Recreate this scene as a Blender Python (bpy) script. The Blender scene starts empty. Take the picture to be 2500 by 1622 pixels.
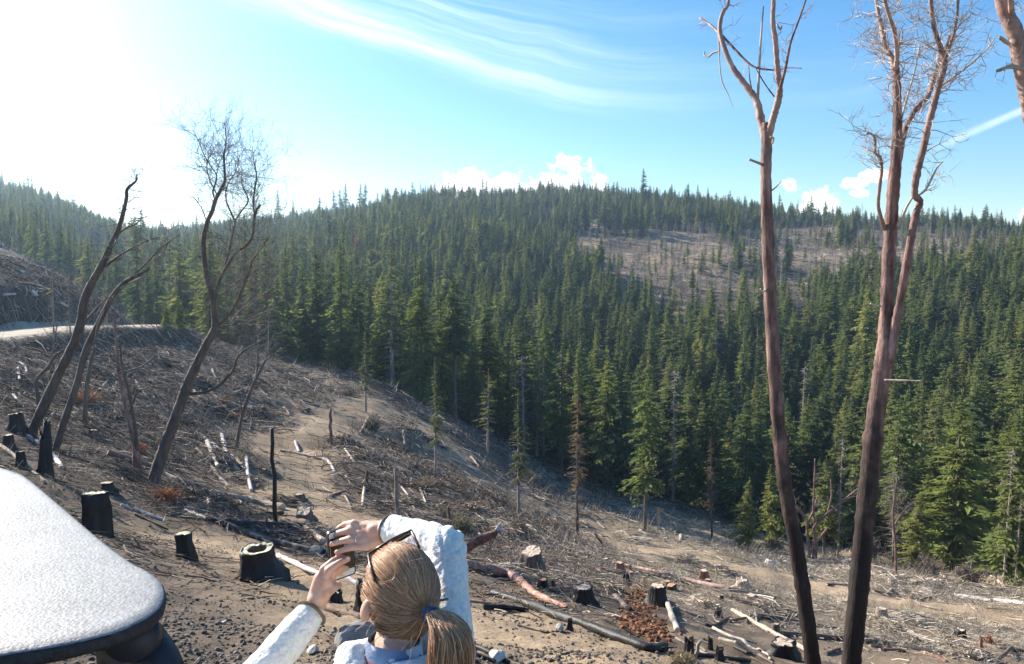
import bpy, bmesh, math, random
import numpy as np
from mathutils import Vector, Matrix, Quaternion

# ------------------------------------------------------------------ camera, sky, sun, exposure
sc = bpy.context.scene
COL = sc.collection
F = 1962.0                     # focal length in photo pixels (2500 x 1622)
PITCH = math.radians(4.4)      # looking slightly down
CP, SP = math.cos(PITCH), math.sin(PITCH)

cam_d = bpy.data.cameras.new('camera')
cam_d.sensor_width = 36.0
cam_d.lens = 36.0 * F / 2500.0
cam_d.clip_start = 0.05
cam_d.clip_end = 8000
cam = bpy.data.objects.new('camera', cam_d)
COL.objects.link(cam)
cam.location = (0, 0, 0)
cam.rotation_euler = (math.pi / 2 - PITCH, 0, 0)
sc.camera = cam

SUN_AZ = math.radians(-53.0)   # left of the view direction (+Y)
SUN_EL = math.radians(27.0)
SUN = Vector((math.sin(SUN_AZ) * math.cos(SUN_EL), math.cos(SUN_AZ) * math.cos(SUN_EL), math.sin(SUN_EL)))
sd = bpy.data.lights.new('sun', 'SUN')
sd.energy = 5.0
sd.angle = math.radians(0.53)
sd.color = (1.0, 0.90, 0.75)
sun = bpy.data.objects.new('sun', sd)
COL.objects.link(sun)
sun.rotation_euler = SUN.to_track_quat('Z', 'Y').to_euler()

sc.view_settings.view_transform = 'Standard'
sc.view_settings.look = 'None'
sc.view_settings.exposure = 1.3
sc.view_settings.gamma = 1.0
sc.view_settings.use_curve_mapping = False
sc.cycles.max_bounces = 6
sc.cycles.diffuse_bounces = 3
sc.cycles.glossy_bounces = 2
sc.cycles.transmission_bounces = 4
sc.cycles.volume_bounces = 0
sc.cycles.transparent_max_bounces = 8
sc.cycles.use_denoising = True
sc.cycles.sample_clamp_indirect = 6.0

def N(nt, typ, **kw):
    n = nt.nodes.new(typ)
    for k, v in kw.items():
        if k == 'inp':
            for i, val in v.items():
                n.inputs[i].default_value = val
        else:
            setattr(n, k, v)
    return n

def M_(nt, op, a, b=None, c=None):
    n = nt.nodes.new('ShaderNodeMath')
    n.operation = op
    for i, v in enumerate((a, b, c)):
        if v is None:
            continue
        if isinstance(v, (int, float)):
            n.inputs[i].default_value = v
        else:
            nt.links.new(v, n.inputs[i])
    return n.outputs[0]

def mixc(nt, fac, a, b, blend='MIX'):
    n = nt.nodes.new('ShaderNodeMix')
    n.data_type = 'RGBA'
    n.blend_type = blend
    for s, v in ((n.inputs[0], fac), (n.inputs[6], a), (n.inputs[7], b)):
        if isinstance(v, (int, float)):
            s.default_value = v
        elif isinstance(v, tuple):
            s.default_value = (*v[:3], 1.0)
        else:
            nt.links.new(v, s)
    return n.outputs[2]

def smooth(nt, v, lo, hi):
    n = nt.nodes.new('ShaderNodeMapRange')
    n.interpolation_type = 'SMOOTHSTEP'
    n.inputs[1].default_value = lo
    n.inputs[2].default_value = hi
    nt.links.new(v, n.inputs[0])
    return n.outputs[0]

def make_world():
    w = bpy.data.worlds.new('World')
    sc.world = w
    w.use_nodes = True
    nt = w.node_tree
    nt.nodes.clear()
    out = N(nt, 'ShaderNodeOutputWorld')
    bg = N(nt, 'ShaderNodeBackground')
    bg.inputs[1].default_value = 0.086
    sky = N(nt, 'ShaderNodeTexSky', sky_type='NISHITA')
    sky.sun_disc = False
    sky.sun_elevation = SUN_EL
    sky.sun_rotation = SUN_AZ
    sky.altitude = 600
    sky.air_density = 1.0
    sky.dust_density = 0.5
    sky.ozone_density = 1.8
    tc = N(nt, 'ShaderNodeTexCoord')
    sep = N(nt, 'ShaderNodeSeparateXYZ')
    nt.links.new(tc.outputs['Generated'], sep.inputs[0])
    X, Y, Z = sep.outputs
    Yc = M_(nt, 'MAXIMUM', Y, 0.05)
    u = M_(nt, 'DIVIDE', X, Yc)
    v = M_(nt, 'DIVIDE', Z, Yc)
    front = smooth(nt, Y, 0.05, 0.3)
    hs = N(nt, 'ShaderNodeHueSaturation', inp={'Saturation': 1.36, 'Value': 1.0, 'Fac': 1.0})
    nt.links.new(sky.outputs[0], hs.inputs['Color'])
    col = hs.outputs[0]
    # thin bright veil of high haze around the sun (forward scattering)
    dt = N(nt, 'ShaderNodeVectorMath', operation='DOT_PRODUCT')
    nt.links.new(tc.outputs['Generated'], dt.inputs[0])
    dt.inputs[1].default_value = tuple(SUN)
    cs = M_(nt, 'MAXIMUM', dt.outputs['Value'], 0.0)
    g1 = M_(nt, 'MULTIPLY', M_(nt, 'POWER', cs, 5.0), 1.15)
    g2 = M_(nt, 'MULTIPLY', M_(nt, 'POWER', cs, 14.0), 7.5)
    glow = M_(nt, 'ADD', g1, g2)
    gc = N(nt, 'ShaderNodeVectorMath', operation='SCALE')
    gc.inputs[0].default_value = (0.80, 0.95, 1.0)
    nt.links.new(glow, gc.inputs['Scale'])
    col = mixc(nt, 1.0, col, gc.outputs[0], 'ADD')
    # cirrus: stretched fibres along a bow  v = .216 + .46 (u - .22)^2
    du = M_(nt, 'SUBTRACT', u, 0.22)
    s = M_(nt, 'SUBTRACT', v, M_(nt, 'MULTIPLY_ADD', M_(nt, 'MULTIPLY', du, du), 0.46, 0.216))
    cv = N(nt, 'ShaderNodeCombineXYZ')
    nt.links.new(M_(nt, 'MULTIPLY', u, 1.1), cv.inputs[0])
    nt.links.new(M_(nt, 'MULTIPLY', s, 26.0), cv.inputs[1])
    wn = N(nt, 'ShaderNodeTexNoise', inp={'Scale': 3.2, 'Detail': 3.0})
    nt.links.new(tc.outputs['Generated'], wn.inputs['Vector'])
    s2 = M_(nt, 'ADD', s, M_(nt, 'MULTIPLY', M_(nt, 'SUBTRACT', wn.outputs['Fac'], 0.5), 0.07))
    nt.links.new(M_(nt, 'MULTIPLY', s2, 22.0), cv.inputs[1])
    nz = N(nt, 'ShaderNodeTexNoise', inp={'Scale': 1.5, 'Detail': 5.0, 'Roughness': 0.6})
    nt.links.new(cv.outputs[0], nz.inputs['Vector'])
    fib = smooth(nt, nz.outputs['Fac'], 0.38, 0.78)
    band = M_(nt, 'MULTIPLY', smooth(nt, s2, -0.06, 0.01), M_(nt, 'SUBTRACT', 1.0, smooth(nt, s2, 0.02, 0.16)))
    core = M_(nt, 'POWER', 2.718, M_(nt, 'MULTIPLY', M_(nt, 'POWER', M_(nt, 'DIVIDE', M_(nt, 'ABSOLUTE', M_(nt, 'SUBTRACT', s2, 0.004)), 0.024), 2.0), -1.0))
    fade = M_(nt, 'SUBTRACT', 1.0, smooth(nt, u, -0.38, 0.34))
    cir = M_(nt, 'MULTIPLY', M_(nt, 'ADD', M_(nt, 'MULTIPLY', M_(nt, 'MULTIPLY', fib, band), 0.75), M_(nt, 'MULTIPLY', core, M_(nt, 'MULTIPLY', nz.outputs['Fac'], 0.5))), M_(nt, 'MULTIPLY_ADD', fade, 0.92, 0.08))
    cir = M_(nt, 'MULTIPLY', cir, front)
    # contrail
    ct = M_(nt, 'SUBTRACT', v, M_(nt, 'MULTIPLY_ADD', u, 0.43, -0.0735))
    cn = N(nt, 'ShaderNodeTexNoise', inp={'Scale': 22.0, 'Detail': 3.0})
    nt.links.new(tc.outputs['Generated'], cn.inputs['Vector'])
    ctm = M_(nt, 'SUBTRACT', 1.0, smooth(nt, M_(nt, 'ABSOLUTE', ct), 0.001, 0.0075))
    ctm = M_(nt, 'MULTIPLY', M_(nt, 'MULTIPLY', ctm, smooth(nt, u, 0.50, 0.58)), M_(nt, 'MULTIPLY_ADD', cn.outputs['Fac'], 0.7, 0.0))
    cir = M_(nt, 'ADD', cir, M_(nt, 'MULTIPLY', ctm, front))
    col = mixc(nt, M_(nt, 'MINIMUM', cir, 1.0), col, (9.0, 9.5, 9.8))
    # cumulus heads behind the ridge
    wob = N(nt, 'ShaderNodeTexNoise', inp={'Scale': 48.0, 'Detail': 7.0, 'Roughness': 0.62})
    nt.links.new(tc.outputs['Generated'], wob.inputs['Vector'])
    wv = M_(nt, 'MULTIPLY', M_(nt, 'SUBTRACT', wob.outputs['Fac'], 0.5), 5.0)
    tot = None
    for (px, py, rx, ry) in ((1150, 455, 70, 34), (1110, 470, 40, 26), (1210, 462, 60, 30), (1275, 470, 60, 28), (1345, 450, 66, 34), (1385, 432, 58, 40), (1425, 462, 60, 34), (1375, 415, 26, 20), (1240, 500, 190, 34),
                             (1920, 455, 36, 20), (1995, 492, 52, 40), (1970, 515, 66, 30), (2075, 452, 48, 17), (2125, 432, 40, 20), (2098, 474, 40, 15), (2505, 528, 34, 30)):
        if px < 1500: rx, ry = rx * 1.15, ry * 1.2
        else: rx, ry = rx * 0.85, ry * 0.85
        cu, cvv = (px - 1250) / F, (660 - py) / F
        a = M_(nt, 'DIVIDE', M_(nt, 'SUBTRACT', u, cu), rx / F)
        b = M_(nt, 'DIVIDE', M_(nt, 'SUBTRACT', v, cvv), ry / F)
        m = M_(nt, 'SUBTRACT', 1.0, M_(nt, 'ADD', M_(nt, 'MULTIPLY', a, a), M_(nt, 'MULTIPLY', b, b)))
        tot = m if tot is None else M_(nt, 'MAXIMUM', tot, m)
    cum = smooth(nt, M_(nt, 'ADD', tot, wv), -0.1, 0.75)
    cum = M_(nt, 'MULTIPLY', M_(nt, 'MULTIPLY', cum, front), smooth(nt, v, -0.05, 0.02))
    col = mixc(nt, M_(nt, 'MULTIPLY', cum, 0.97), col, (9.6, 9.7, 9.8))
    nt.links.new(col, bg.inputs[0])
    nt.links.new(bg.outputs[0], out.inputs[0])
make_world()

# ------------------------------------------------------------------ small helpers
rng = np.random.default_rng(7)
random.seed(7)

def ray(px, py):
    xc, yc = (px - 1250.0) / F, -(py - 811.0) / F
    return xc, CP + yc * SP, -SP + yc * CP

def P(px, py, d):
    x, y, z = ray(px, py)
    k = d / y
    return Vector((x * k, d, z * k))

def zpy(py, d):
    x, y, z = ray(1250, py)
    return z / y * d

def hash2(ix, iy, seed):
    h = (ix.astype(np.int64) * 374761393 + iy.astype(np.int64) * 668265263 + seed * 974711) & 0x7fffffff
    h = ((h ^ (h >> 13)) * 1274126177) & 0x7fffffff
    return ((h ^ (h >> 16)) & 0xffff) / 65535.0

def vnoise(x, y, seed=0):
    ix, iy = np.floor(x), np.floor(y)
    fx, fy = x - ix, y - iy
    fx = fx * fx * (3 - 2 * fx); fy = fy * fy * (3 - 2 * fy)
    a, b = hash2(ix, iy, seed), hash2(ix + 1, iy, seed)
    c, d = hash2(ix, iy + 1, seed), hash2(ix + 1, iy + 1, seed)
    return (a + (b - a) * fx) * (1 - fy) + (c + (d - c) * fx) * fy

def fbm(x, y, seed=0, octs=4, gain=0.5):
    s = 0; a = 1.0; t = 0
    for o in range(octs):
        s = s + a * vnoise(x * 2 ** o + 17.3 * o, y * 2 ** o - 9.1 * o, seed + o); t += a; a *= gain
    return s / t - 0.5

def noise3(p, seed=0):
    return (vnoise(p[:, 0] + 3.1 * p[:, 2], p[:, 1] - 1.7 * p[:, 2], seed) + vnoise(p[:, 1] + 5.2, p[:, 2] * 1.13 + p[:, 0], seed + 5) + vnoise(p[:, 2] - 7.7, p[:, 0] - p[:, 1] * 0.6, seed + 9)) / 3 - 0.5

# ------------------------------------------------------------------ terrain: profiles along sight lines (distance, photo row) or (distance, None, height)
def Zr(d, z): return (d, None, z)
COLS = {
 -900: [Zr(3,-1.9),Zr(10,-2.3),Zr(25,-2.7),Zr(33,-3.0),Zr(38,-3.0),Zr(42,-0.2),Zr(60,4),Zr(90,7),Zr(200,15),Zr(400,38),Zr(520,40),Zr(800,20),Zr(1200,0)],
 -100: [Zr(3,-2.0),Zr(8,-2.8),Zr(14,-3.6),Zr(22,-4.1),Zr(30,-3.9),Zr(37,-3.5),Zr(43,-3.45),Zr(44.5,-2.4),Zr(48,-0.6),Zr(62,1.9),Zr(70,2.2),Zr(85,1.2),Zr(150,6),Zr(300,20),Zr(440,43),Zr(520,43),Zr(800,10),Zr(1200,0)],
 50: [Zr(3,-2.05),(8,1390),(14,1200),(22,1065),(30,950),(38,872),(43,834),(49,808),(50.5,772),(53.5,705),(66,634),Zr(72,0.9),Zr(85,-0.5),Zr(150,3.5),Zr(300,17),Zr(440,37),Zr(520,37),Zr(800,0),Zr(1200,0)],
 150: [Zr(3,-2.1),(8,1400),(14,1215),(22,1090),(32,970),(42,882),(50,824),(56,802),(57.5,772),(60.5,717),(70,674),Zr(80,-1.6),Zr(95,-3.5),Zr(150,0.5),Zr(300,14),Zr(450,29),Zr(540,29),Zr(800,0),Zr(1200,0)],
 250: [Zr(3,-2.15),(8,1410),(15,1232),(22,1120),(32,1000),(45,892),(57,815),(64,797),(66,772),(69.5,745),(76,742),Zr(90,-6),Zr(120,-5.5),Zr(200,-2),Zr(350,11),Zr(500,23),Zr(600,23),Zr(900,0),Zr(1200,0)],
 375: [Zr(3,-2.15),(5,1600),(10,1400),(16,1260),(22,1165),(32,1050),(50,920),(65,832),(71,806),(79,793),Zr(85,-6.6),Zr(95,-9.5),Zr(130,-9),Zr(200,-6),Zr(350,5),Zr(620,18),Zr(700,18),Zr(900,0),Zr(1200,0)],
 650: [Zr(3,-2.2),(5,1622),(8,1500),(11.5,1410),(17,1320),(23,1250),(32,1150),(41,1066),(43.5,1052),(47,1010),(60,940),(80,872),Zr(90,-11),Zr(105,-14),Zr(200,-6),Zr(350,8),Zr(600,27),Zr(680,26),Zr(900,0),Zr(1200,0)],
 860: [Zr(3,-2.25),(5.3,1622),(8.2,1500),(12,1410),(19,1315),(27,1235),(36,1150),(44,1078),(50,1034),(54,1008),(56,995),(60,985),(66,950),(78,912),Zr(88,-12.5),Zr(105,-16),Zr(190,-7),Zr(330,12),Zr(540,32),Zr(620,31),Zr(900,0),Zr(1200,0)],
 1000: [Zr(3,-2.3),(5.5,1622),(8.5,1500),(13,1400),(22,1300),(34,1200),(50,1100),(66,1010),(80,962),Zr(90,-14.5),Zr(105,-18),Zr(180,-9),Zr(300,13),Zr(400,27),Zr(500,35),Zr(600,33),Zr(900,0),Zr(1200,0)],
 1400: [Zr(3,-2.4),(6.5,1622),(10,1500),(18,1400),(28,1350),(45,1300),(65,1240),(90,1160),Zr(105,-26),Zr(180,-16),Zr(300,7.5),Zr(400,28),Zr(480,41),Zr(560,40),Zr(900,0),Zr(1200,0)],
 2000: [Zr(3,-2.5),Zr(6,-3.4),(10,1622),(15,1560),(22,1500),(38,1420),(60,1368),(80,1336),Zr(96,-31),Zr(150,-23),Zr(250,-3),Zr(350,14),Zr(430,22.5),Zr(520,22),Zr(900,0),Zr(1200,0)],
 2490: [Zr(3,-2.6),Zr(8,-4.6),(14,1622),(22,1560),(32,1500),(50,1440),(65,1412),Zr(82,-28.5),Zr(150,-19),Zr(250,0),Zr(400,15),Zr(500,15),Zr(900,0),Zr(1200,0)],
 3400: [Zr(3,-2.8),Zr(8,-4.9),Zr(20,-9.5),Zr(45,-18),Zr(65,-23),Zr(82,-26),Zr(150,-17),Zr(250,2),Zr(400,19),Zr(500,20),Zr(900,0),Zr(1200,0)],
}
LD = np.linspace(math.log(3.0), math.log(1150.0), 520)
DG = np.exp(LD)
TC = []; ZC = []
for px in sorted(COLS):
    TC.append((px - 1250) / F / 0.99)
    dd = [e[0] for e in COLS[px]]
    zz = [e[2] if e[1] is None else zpy(e[1], e[0]) for e in COLS[px]]
    ZC.append(np.interp(LD, np.log(dd), zz))
TC = np.array(TC); ZC = np.array(ZC)
TG = np.linspace(TC[0], TC[-1], 460)
ZT = np.empty((len(TG), len(DG)))
for j in range(len(DG)):
    ZT[:, j] = np.interp(TG, TC, ZC[:, j])
def blur(a, n, axis):
    k = np.array([1, 2, 3, 2, 1]) / 9.0
    for _ in range(n):
        a = np.apply_along_axis(lambda m: np.convolve(np.pad(m, 2, mode='edge'), k, 'valid'), axis, a)
    return a
ZT = blur(ZT, 2, 1)
ZT = blur(ZT, 24, 0)

def zbase(x, y):
    x = np.asarray(x, float); y = np.asarray(y, float)
    ye = np.maximum(y, 3.0)
    t = np.clip(x / ye, TG[0], TG[-1])
    a = (t - TG[0]) / (TG[1] - TG[0])
    b = (np.log(np.minimum(ye, 1149.0)) - LD[0]) / (LD[1] - LD[0])
    i = np.clip(a.astype(int), 0, len(TG) - 2); j = np.clip(b.astype(int), 0, len(DG) - 2)
    fa, fb = a - i, b - j
    z = (ZT[i, j] * (1 - fa) + ZT[i + 1, j] * fa) * (1 - fb) + (ZT[i, j + 1] * (1 - fa) + ZT[i + 1, j + 1] * fa) * fb
    return z + np.maximum(3.0 - y, 0) * 0.035

# dirt road on the left: centre line (photo column, distance, half width)
ROAD = [(-700, 31.0, 2.6), (-400, 34.5, 2.7), (-100, 40.0, 2.8), (50, 46.0, 2.8), (150, 53.0, 2.9), (250, 60.5, 3.2), (330, 68.0, 3.6), (385, 75.0, 3.6), (400, 83.0, 3.2)]
ROADP = np.array([((px - 1250) / F / 0.995 * d, d, hw) for px, d, hw in ROAD])
def seg_dist(x, y, pts):
    best = np.full(np.shape(x), 1e9)
    for k in range(len(pts) - 1):
        ax, ay = pts[k][0], pts[k][1]; bx, by = pts[k + 1][0], pts[k + 1][1]
        L = (bx - ax) ** 2 + (by - ay) ** 2 + 1e-9
        s = np.clip(((x - ax) * (bx - ax) + (y - ay) * (by - ay)) / L, 0, 1)
        best = np.minimum(best, np.hypot(x - ax - s * (bx - ax), y - ay - s * (by - ay)))
    return best

def _dense_road():
    pts = []
    for k in range(len(ROADP) - 1):
        for q in np.linspace(0, 1, 24, endpoint=False):
            pts.append(ROADP[k] * (1 - q) + ROADP[k + 1] * q)
    pts = np.array(pts)
    return np.stack([np.convolve(np.pad(pts[:, i], 10, mode='edge'), np.ones(21) / 21, 'valid') for i in range(3)], 1)
ROADD = _dense_road()
ROADZ = zbase(ROADD[:, 0], ROADD[:, 1])
ROADZ = np.convolve(np.pad(ROADZ, 12, mode='edge'), np.ones(25) / 25, 'valid')
def road_near(x, y):
    shp = np.shape(x)
    xf = np.ravel(x); yf = np.ravel(y)
    d = np.full(xf.shape, 99.0); z = np.zeros(xf.shape)
    m = (xf < -8) & (xf > -48) & (yf > 18) & (yf < 96)
    if m.any():
        D = np.hypot(xf[m][:, None] - ROADD[None, :, 0], yf[m][:, None] - ROADD[None, :, 1])
        j = D.argmin(1)
        d[m] = D[np.arange(len(j)), j]; z[m] = ROADZ[j]
    return d.reshape(shp), z.reshape(shp)

def zg(x, y):
    x = np.asarray(x, float); y = np.asarray(y, float)
    z = zbase(x, y)
    rd, rz = road_near(x, y)
    k = np.clip((rd - 2.5) / 1.3, 0, 1); k = k * k * (3 - 2 * k)
    z = rz * (1 - k) + z * k
    r = np.clip((rd - 2.6) / 3.0, 0.06, 1.0)
    near = np.clip((y - 4) / 30.0, 0.0, 1.0)
    z = z + r * (fbm(x / 6.5, y / 6.5, 3, 4) * (0.35 + 1.3 * near) + fbm(x / 0.9, y / 0.9, 11, 3) * 0.22)
    z = z + fbm(x / 0.16, y / 0.16, 21, 2) * 0.05 * np.clip(1.4 - y / 22.0, 0, 1)
    z = z + fbm(x / 40, y / 40, 5, 3) * 9.0 * np.clip((y - 110) / 200.0, 0, 1)
    return z

def hit(px, py, dmin=3.0, dmax=700.0):
    x, y, z = ray(px, py)
    d = np.exp(np.linspace(math.log(dmin), math.log(dmax), 900))
    gx = x / y * d
    diff = z / y * d - zg(gx, d)
    neg = np.nonzero(diff < 0)[0]
    if len(neg) == 0:
        dd = dmax
    else:
        k = neg[0]
        if k == 0:
            dd = d[0]
        else:
            a, b = diff[k - 1], diff[k]
            dd = d[k - 1] + (d[k] - d[k - 1]) * a / (a - b)
    return Vector((x / y * dd, dd, float(zg(np.array([x / y * dd]), np.array([dd]))[0])))

def ground_at(x, y):
    return float(zg(np.array([x]), np.array([y]))[0])

# ------------------------------------------------------------------ mesh builders
class MB:
    def __init__(s):
        s.v = []; s.f = []; s.m = []
    def add(s, verts, faces, mi=0):
        o = len(s.v)
        s.v.extend([tuple(p) for p in verts])
        s.f.extend([tuple(i + o for i in f) for f in faces])
        s.m.extend([mi] * len(faces))
    def tube(s, pts, radii, n=8, cap=True, rough=0.0, mi=0, capmi=None):
        pts = [Vector(p) for p in pts]
        if isinstance(radii, (int, float)):
            radii = [radii] * len(pts)
        o = len(s.v)
        t0 = (pts[1] - pts[0]).normalized()
        ref = Vector((0, 0, 1)) if abs(t0.z) < 0.9 else Vector((1, 0, 0))
        u = t0.cross(ref).normalized()
        for i, p in enumerate(pts):
            t = (pts[min(i + 1, len(pts) - 1)] - pts[max(i - 1, 0)]).normalized()
            u = (u - t * u.dot(t)).normalized()
            w = t.cross(u)
            for k in range(n):
                a = 2 * math.pi * k / n
                r = radii[i] * (1 + rough * (random.random() - 0.5) * 2)
                s.v.append(tuple(p + (u * math.cos(a) + w * math.sin(a)) * r))
        for i in range(len(pts) - 1):
            for k in range(n):
                a = o + i * n + k; b = o + i * n + (k + 1) % n
                s.f.append((a, b, b + n, a + n)); s.m.append(mi)
        if cap:
            c = mi if capmi is None else capmi
            s.f.append(tuple(o + k for k in range(n))[::-1]); s.m.append(c)
            e = o + (len(pts) - 1) * n
            s.f.append(tuple(e + k for k in range(n))); s.m.append(c)
    def build(s, name, mats, parent=None, smooth=True, link=True):
        me = bpy.data.meshes.new(name)
        me.from_pydata(s.v, [], s.f)
        if not isinstance(mats, (list, tuple)):
            mats = [mats]
        for m in mats:
            me.materials.append(m)
        if any(s.m):
            me.polygons.foreach_set('material_index', s.m)
        if smooth:
            me.polygons.foreach_set('use_smooth', [True] * len(me.polygons))
        me.update()
        o = bpy.data.objects.new(name, me)
        if link:
            COL.objects.link(o)
        if parent is not None:
            o.parent = parent
        return o

def np_mesh(name, verts, faces, mat, smooth=False):
    """verts (n,3) and faces (m,k) numpy arrays, all faces with the same corner count"""
    me = bpy.data.meshes.new(name)
    n, m, k = len(verts), len(faces), faces.shape[1]
    me.vertices.add(n); me.vertices.foreach_set('co', np.ascontiguousarray(verts, dtype=np.float32).ravel())
    me.loops.add(m * k); me.loops.foreach_set('vertex_index', np.ascontiguousarray(faces, dtype=np.int32).ravel())
    me.polygons.add(m)
    me.polygons.foreach_set('loop_start', np.arange(0, m * k, k, dtype=np.int32))
    me.polygons.foreach_set('loop_total', np.full(m, k, dtype=np.int32))
    me.polygons.foreach_set('use_smooth', np.full(m, smooth))
    me.update(calc_edges=True)
    if mat is not None:
        for mm in (mat if isinstance(mat, (list, tuple)) else [mat]):
            me.materials.append(mm)
    return me

def link(name, me, parent=None):
    o = bpy.data.objects.new(name, me)
    COL.objects.link(o)
    if parent is not None:
        o.parent = parent
    return o

def tag(o, label=None, cat=None, group=None, kind=None):
    if label: o['label'] = label
    if cat: o['category'] = cat
    if group: o['group'] = group
    if kind: o['kind'] = kind
    return o

def empty(name, loc=(0, 0, 0)):
    o = bpy.data.objects.new(name, None)
    o.empty_display_size = 0.2
    COL.objects.link(o)
    o.location = loc
    return o

# ------------------------------------------------------------------ materials
def new_mat(name):
    m = bpy.data.materials.new(name)
    m.use_nodes = True
    nt = m.node_tree
    b = nt.nodes['Principled BSDF']
    return m, nt, b

def ramp(nt, fac, cols):
    r = N(nt, 'ShaderNodeValToRGB')
    e = r.color_ramp.elements
    while len(e) < len(cols):
        e.new(0.5)
    for i, (p, c) in enumerate(cols):
        e[i].position = p
        e[i].color = (*c, 1)
    nt.links.new(fac, r.inputs[0])
    return r.outputs[0]

def wood_mat(name, cols, scale=6.0, stretch=(1, 1, 0.25), rough=0.85, bump=0.4, spec=0.25, island=0.0, objvar=0.25, detail=6.0, bdist=0.02):
    m, nt, b = new_mat(name)
    tc = N(nt, 'ShaderNodeTexCoord')
    mp = N(nt, 'ShaderNodeMapping')
    mp.inputs['Scale'].default_value = stretch
    nt.links.new(tc.outputs['Object'], mp.inputs[0])
    nz = N(nt, 'ShaderNodeTexNoise', inp={'Scale': scale, 'Detail': detail, 'Roughness': 0.65})
    nt.links.new(mp.outputs[0], nz.inputs['Vector'])
    fac = nz.outputs['Fac']
    if island:
        g = N(nt, 'ShaderNodeNewGeometry')
        fac = M_(nt, 'ADD', M_(nt, 'MULTIPLY', fac, 1 - island), M_(nt, 'MULTIPLY', g.outputs['Random Per Island'], island))
    if objvar:
        oi = N(nt, 'ShaderNodeObjectInfo')
        fac = M_(nt, 'ADD', fac, M_(nt, 'MULTIPLY', M_(nt, 'SUBTRACT', oi.outputs['Random'], 0.5), objvar))
    c = ramp(nt, fac, cols)
    nt.links.new(c, b.inputs['Base Color'])
    b.inputs['Roughness'].default_value = rough
    b.inputs['Specular IOR Level'].default_value = spec
    if bump:
        bp = N(nt, 'ShaderNodeBump', inp={'Strength': bump, 'Distance': bdist})
        nt.links.new(nz.outputs['Fac'], bp.inputs['Height'])
        nt.links.new(bp.outputs[0], b.inputs['Normal'])
    return m

def foliage_mat(name, cols, transl=0.35, tcol=1.5, rough=0.6):
    m, nt, b = new_mat(name)
    nt.nodes.remove(b)
    out = nt.nodes['Material Output']
    oi = N(nt, 'ShaderNodeObjectInfo')
    g = N(nt, 'ShaderNodeNewGeometry')
    fac = M_(nt, 'ADD', M_(nt, 'MULTIPLY', oi.outputs['Random'], 0.72), M_(nt, 'MULTIPLY', g.outputs['Random Per Island'], 0.28))
    c = ramp(nt, fac, cols)
    d = N(nt, 'ShaderNodeBsdfDiffuse')
    t = N(nt, 'ShaderNodeBsdfTranslucent')
    nt.links.new(c, d.inputs[0])
    ct = mixc(nt, 1.0, c, (tcol, tcol * 1.05, tcol * 0.6), 'MULTIPLY')
    nt.links.new(ct, t.inputs[0])
    mx = N(nt, 'ShaderNodeMixShader', inp={0: transl})
    nt.links.new(d.outputs[0], mx.inputs[1]); nt.links.new(t.outputs[0], mx.inputs[2])
    nt.links.new(mx.outputs[0], out.inputs[0])
    return m

MAT = {}
MAT['conifer'] = foliage_mat('conifer needles', [(0.0, (0.080, 0.108, 0.062)), (0.3, (0.125, 0.158, 0.078)), (0.6, (0.175, 0.205, 0.088)), (0.8, (0.23, 0.24, 0.105)), (1.0, (0.28, 0.26, 0.13))], 0.36)
MAT['conifer_light'] = foliage_mat('light conifer needles', [(0.0, (0.15, 0.185, 0.07)), (0.5, (0.21, 0.235, 0.085)), (1.0, (0.29, 0.285, 0.115))], 0.38, 1.35)
MAT['conifer_grey'] = foliage_mat('sparse grey-green needles', [(0.0, (0.10, 0.115, 0.065)), (0.5, (0.15, 0.165, 0.09)), (1.0, (0.22, 0.215, 0.125))])
MAT['needles_brown'] = foliage_mat('dead brown needles', [(0.0, (0.12, 0.085, 0.06)), (0.5, (0.19, 0.135, 0.095)), (1.0, (0.27, 0.20, 0.14))])
MAT['needles_red'] = foliage_mat('dead red needles', [(0.0, (0.22, 0.085, 0.045)), (0.5, (0.30, 0.12, 0.06)), (1.0, (0.36, 0.17, 0.09))])
MAT['bark_conifer'] = wood_mat('conifer bark', [(0.25, (0.055, 0.045, 0.038)), (0.55, (0.13, 0.11, 0.09)), (0.8, (0.22, 0.19, 0.16))], 5, (1, 1, 0.2))
MAT['bark_pale'] = wood_mat('bleached bark', [(0.25, (0.17, 0.14, 0.11)), (0.6, (0.36, 0.31, 0.26)), (0.85, (0.5, 0.45, 0.39))], 5, (1, 1, 0.2))
MAT['madrone'] = wood_mat('madrone bark', [(0.30, (0.038, 0.024, 0.023)), (0.46, (0.17, 0.095, 0.082)), (0.6, (0.30, 0.18, 0.155)), (0.72, (0.42, 0.285, 0.245)), (0.82, (0.52, 0.40, 0.35))], 11, (1, 1, 0.22), 0.7, 1.0, objvar=0.1, bdist=0.03)
MAT['madrone_pale'] = wood_mat('peeling madrone limb', [(0.25, (0.17, 0.10, 0.086)), (0.5, (0.34, 0.225, 0.19)), (0.75, (0.55, 0.43, 0.38))], 8, (1, 1, 0.4), 0.65, 0.4, objvar=0.1)
MAT['twig_pale'] = wood_mat('pale twigs', [(0.2, (0.30, 0.22, 0.18)), (0.6, (0.52, 0.44, 0.38)), (0.9, (0.66, 0.60, 0.54))], 4, (1, 1, 1), 0.8, 0, island=0.7, objvar=0)
MAT['twig_grey'] = wood_mat('grey twigs', [(0.2, (0.10, 0.082, 0.072)), (0.6, (0.23, 0.195, 0.17)), (0.95, (0.38, 0.335, 0.295))], 4, (1, 1, 1), 0.8, 0, island=0.7, objvar=0)
MAT['bark_dark'] = wood_mat('dark bark of the leaning trees', [(0.25, (0.05, 0.039, 0.034)), (0.5, (0.125, 0.095, 0.078)), (0.75, (0.21, 0.16, 0.13)), (0.9, (0.20, 0.18, 0.11))], 6, (1, 1, 0.3), 0.8, 0.6, objvar=0.1)
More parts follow.
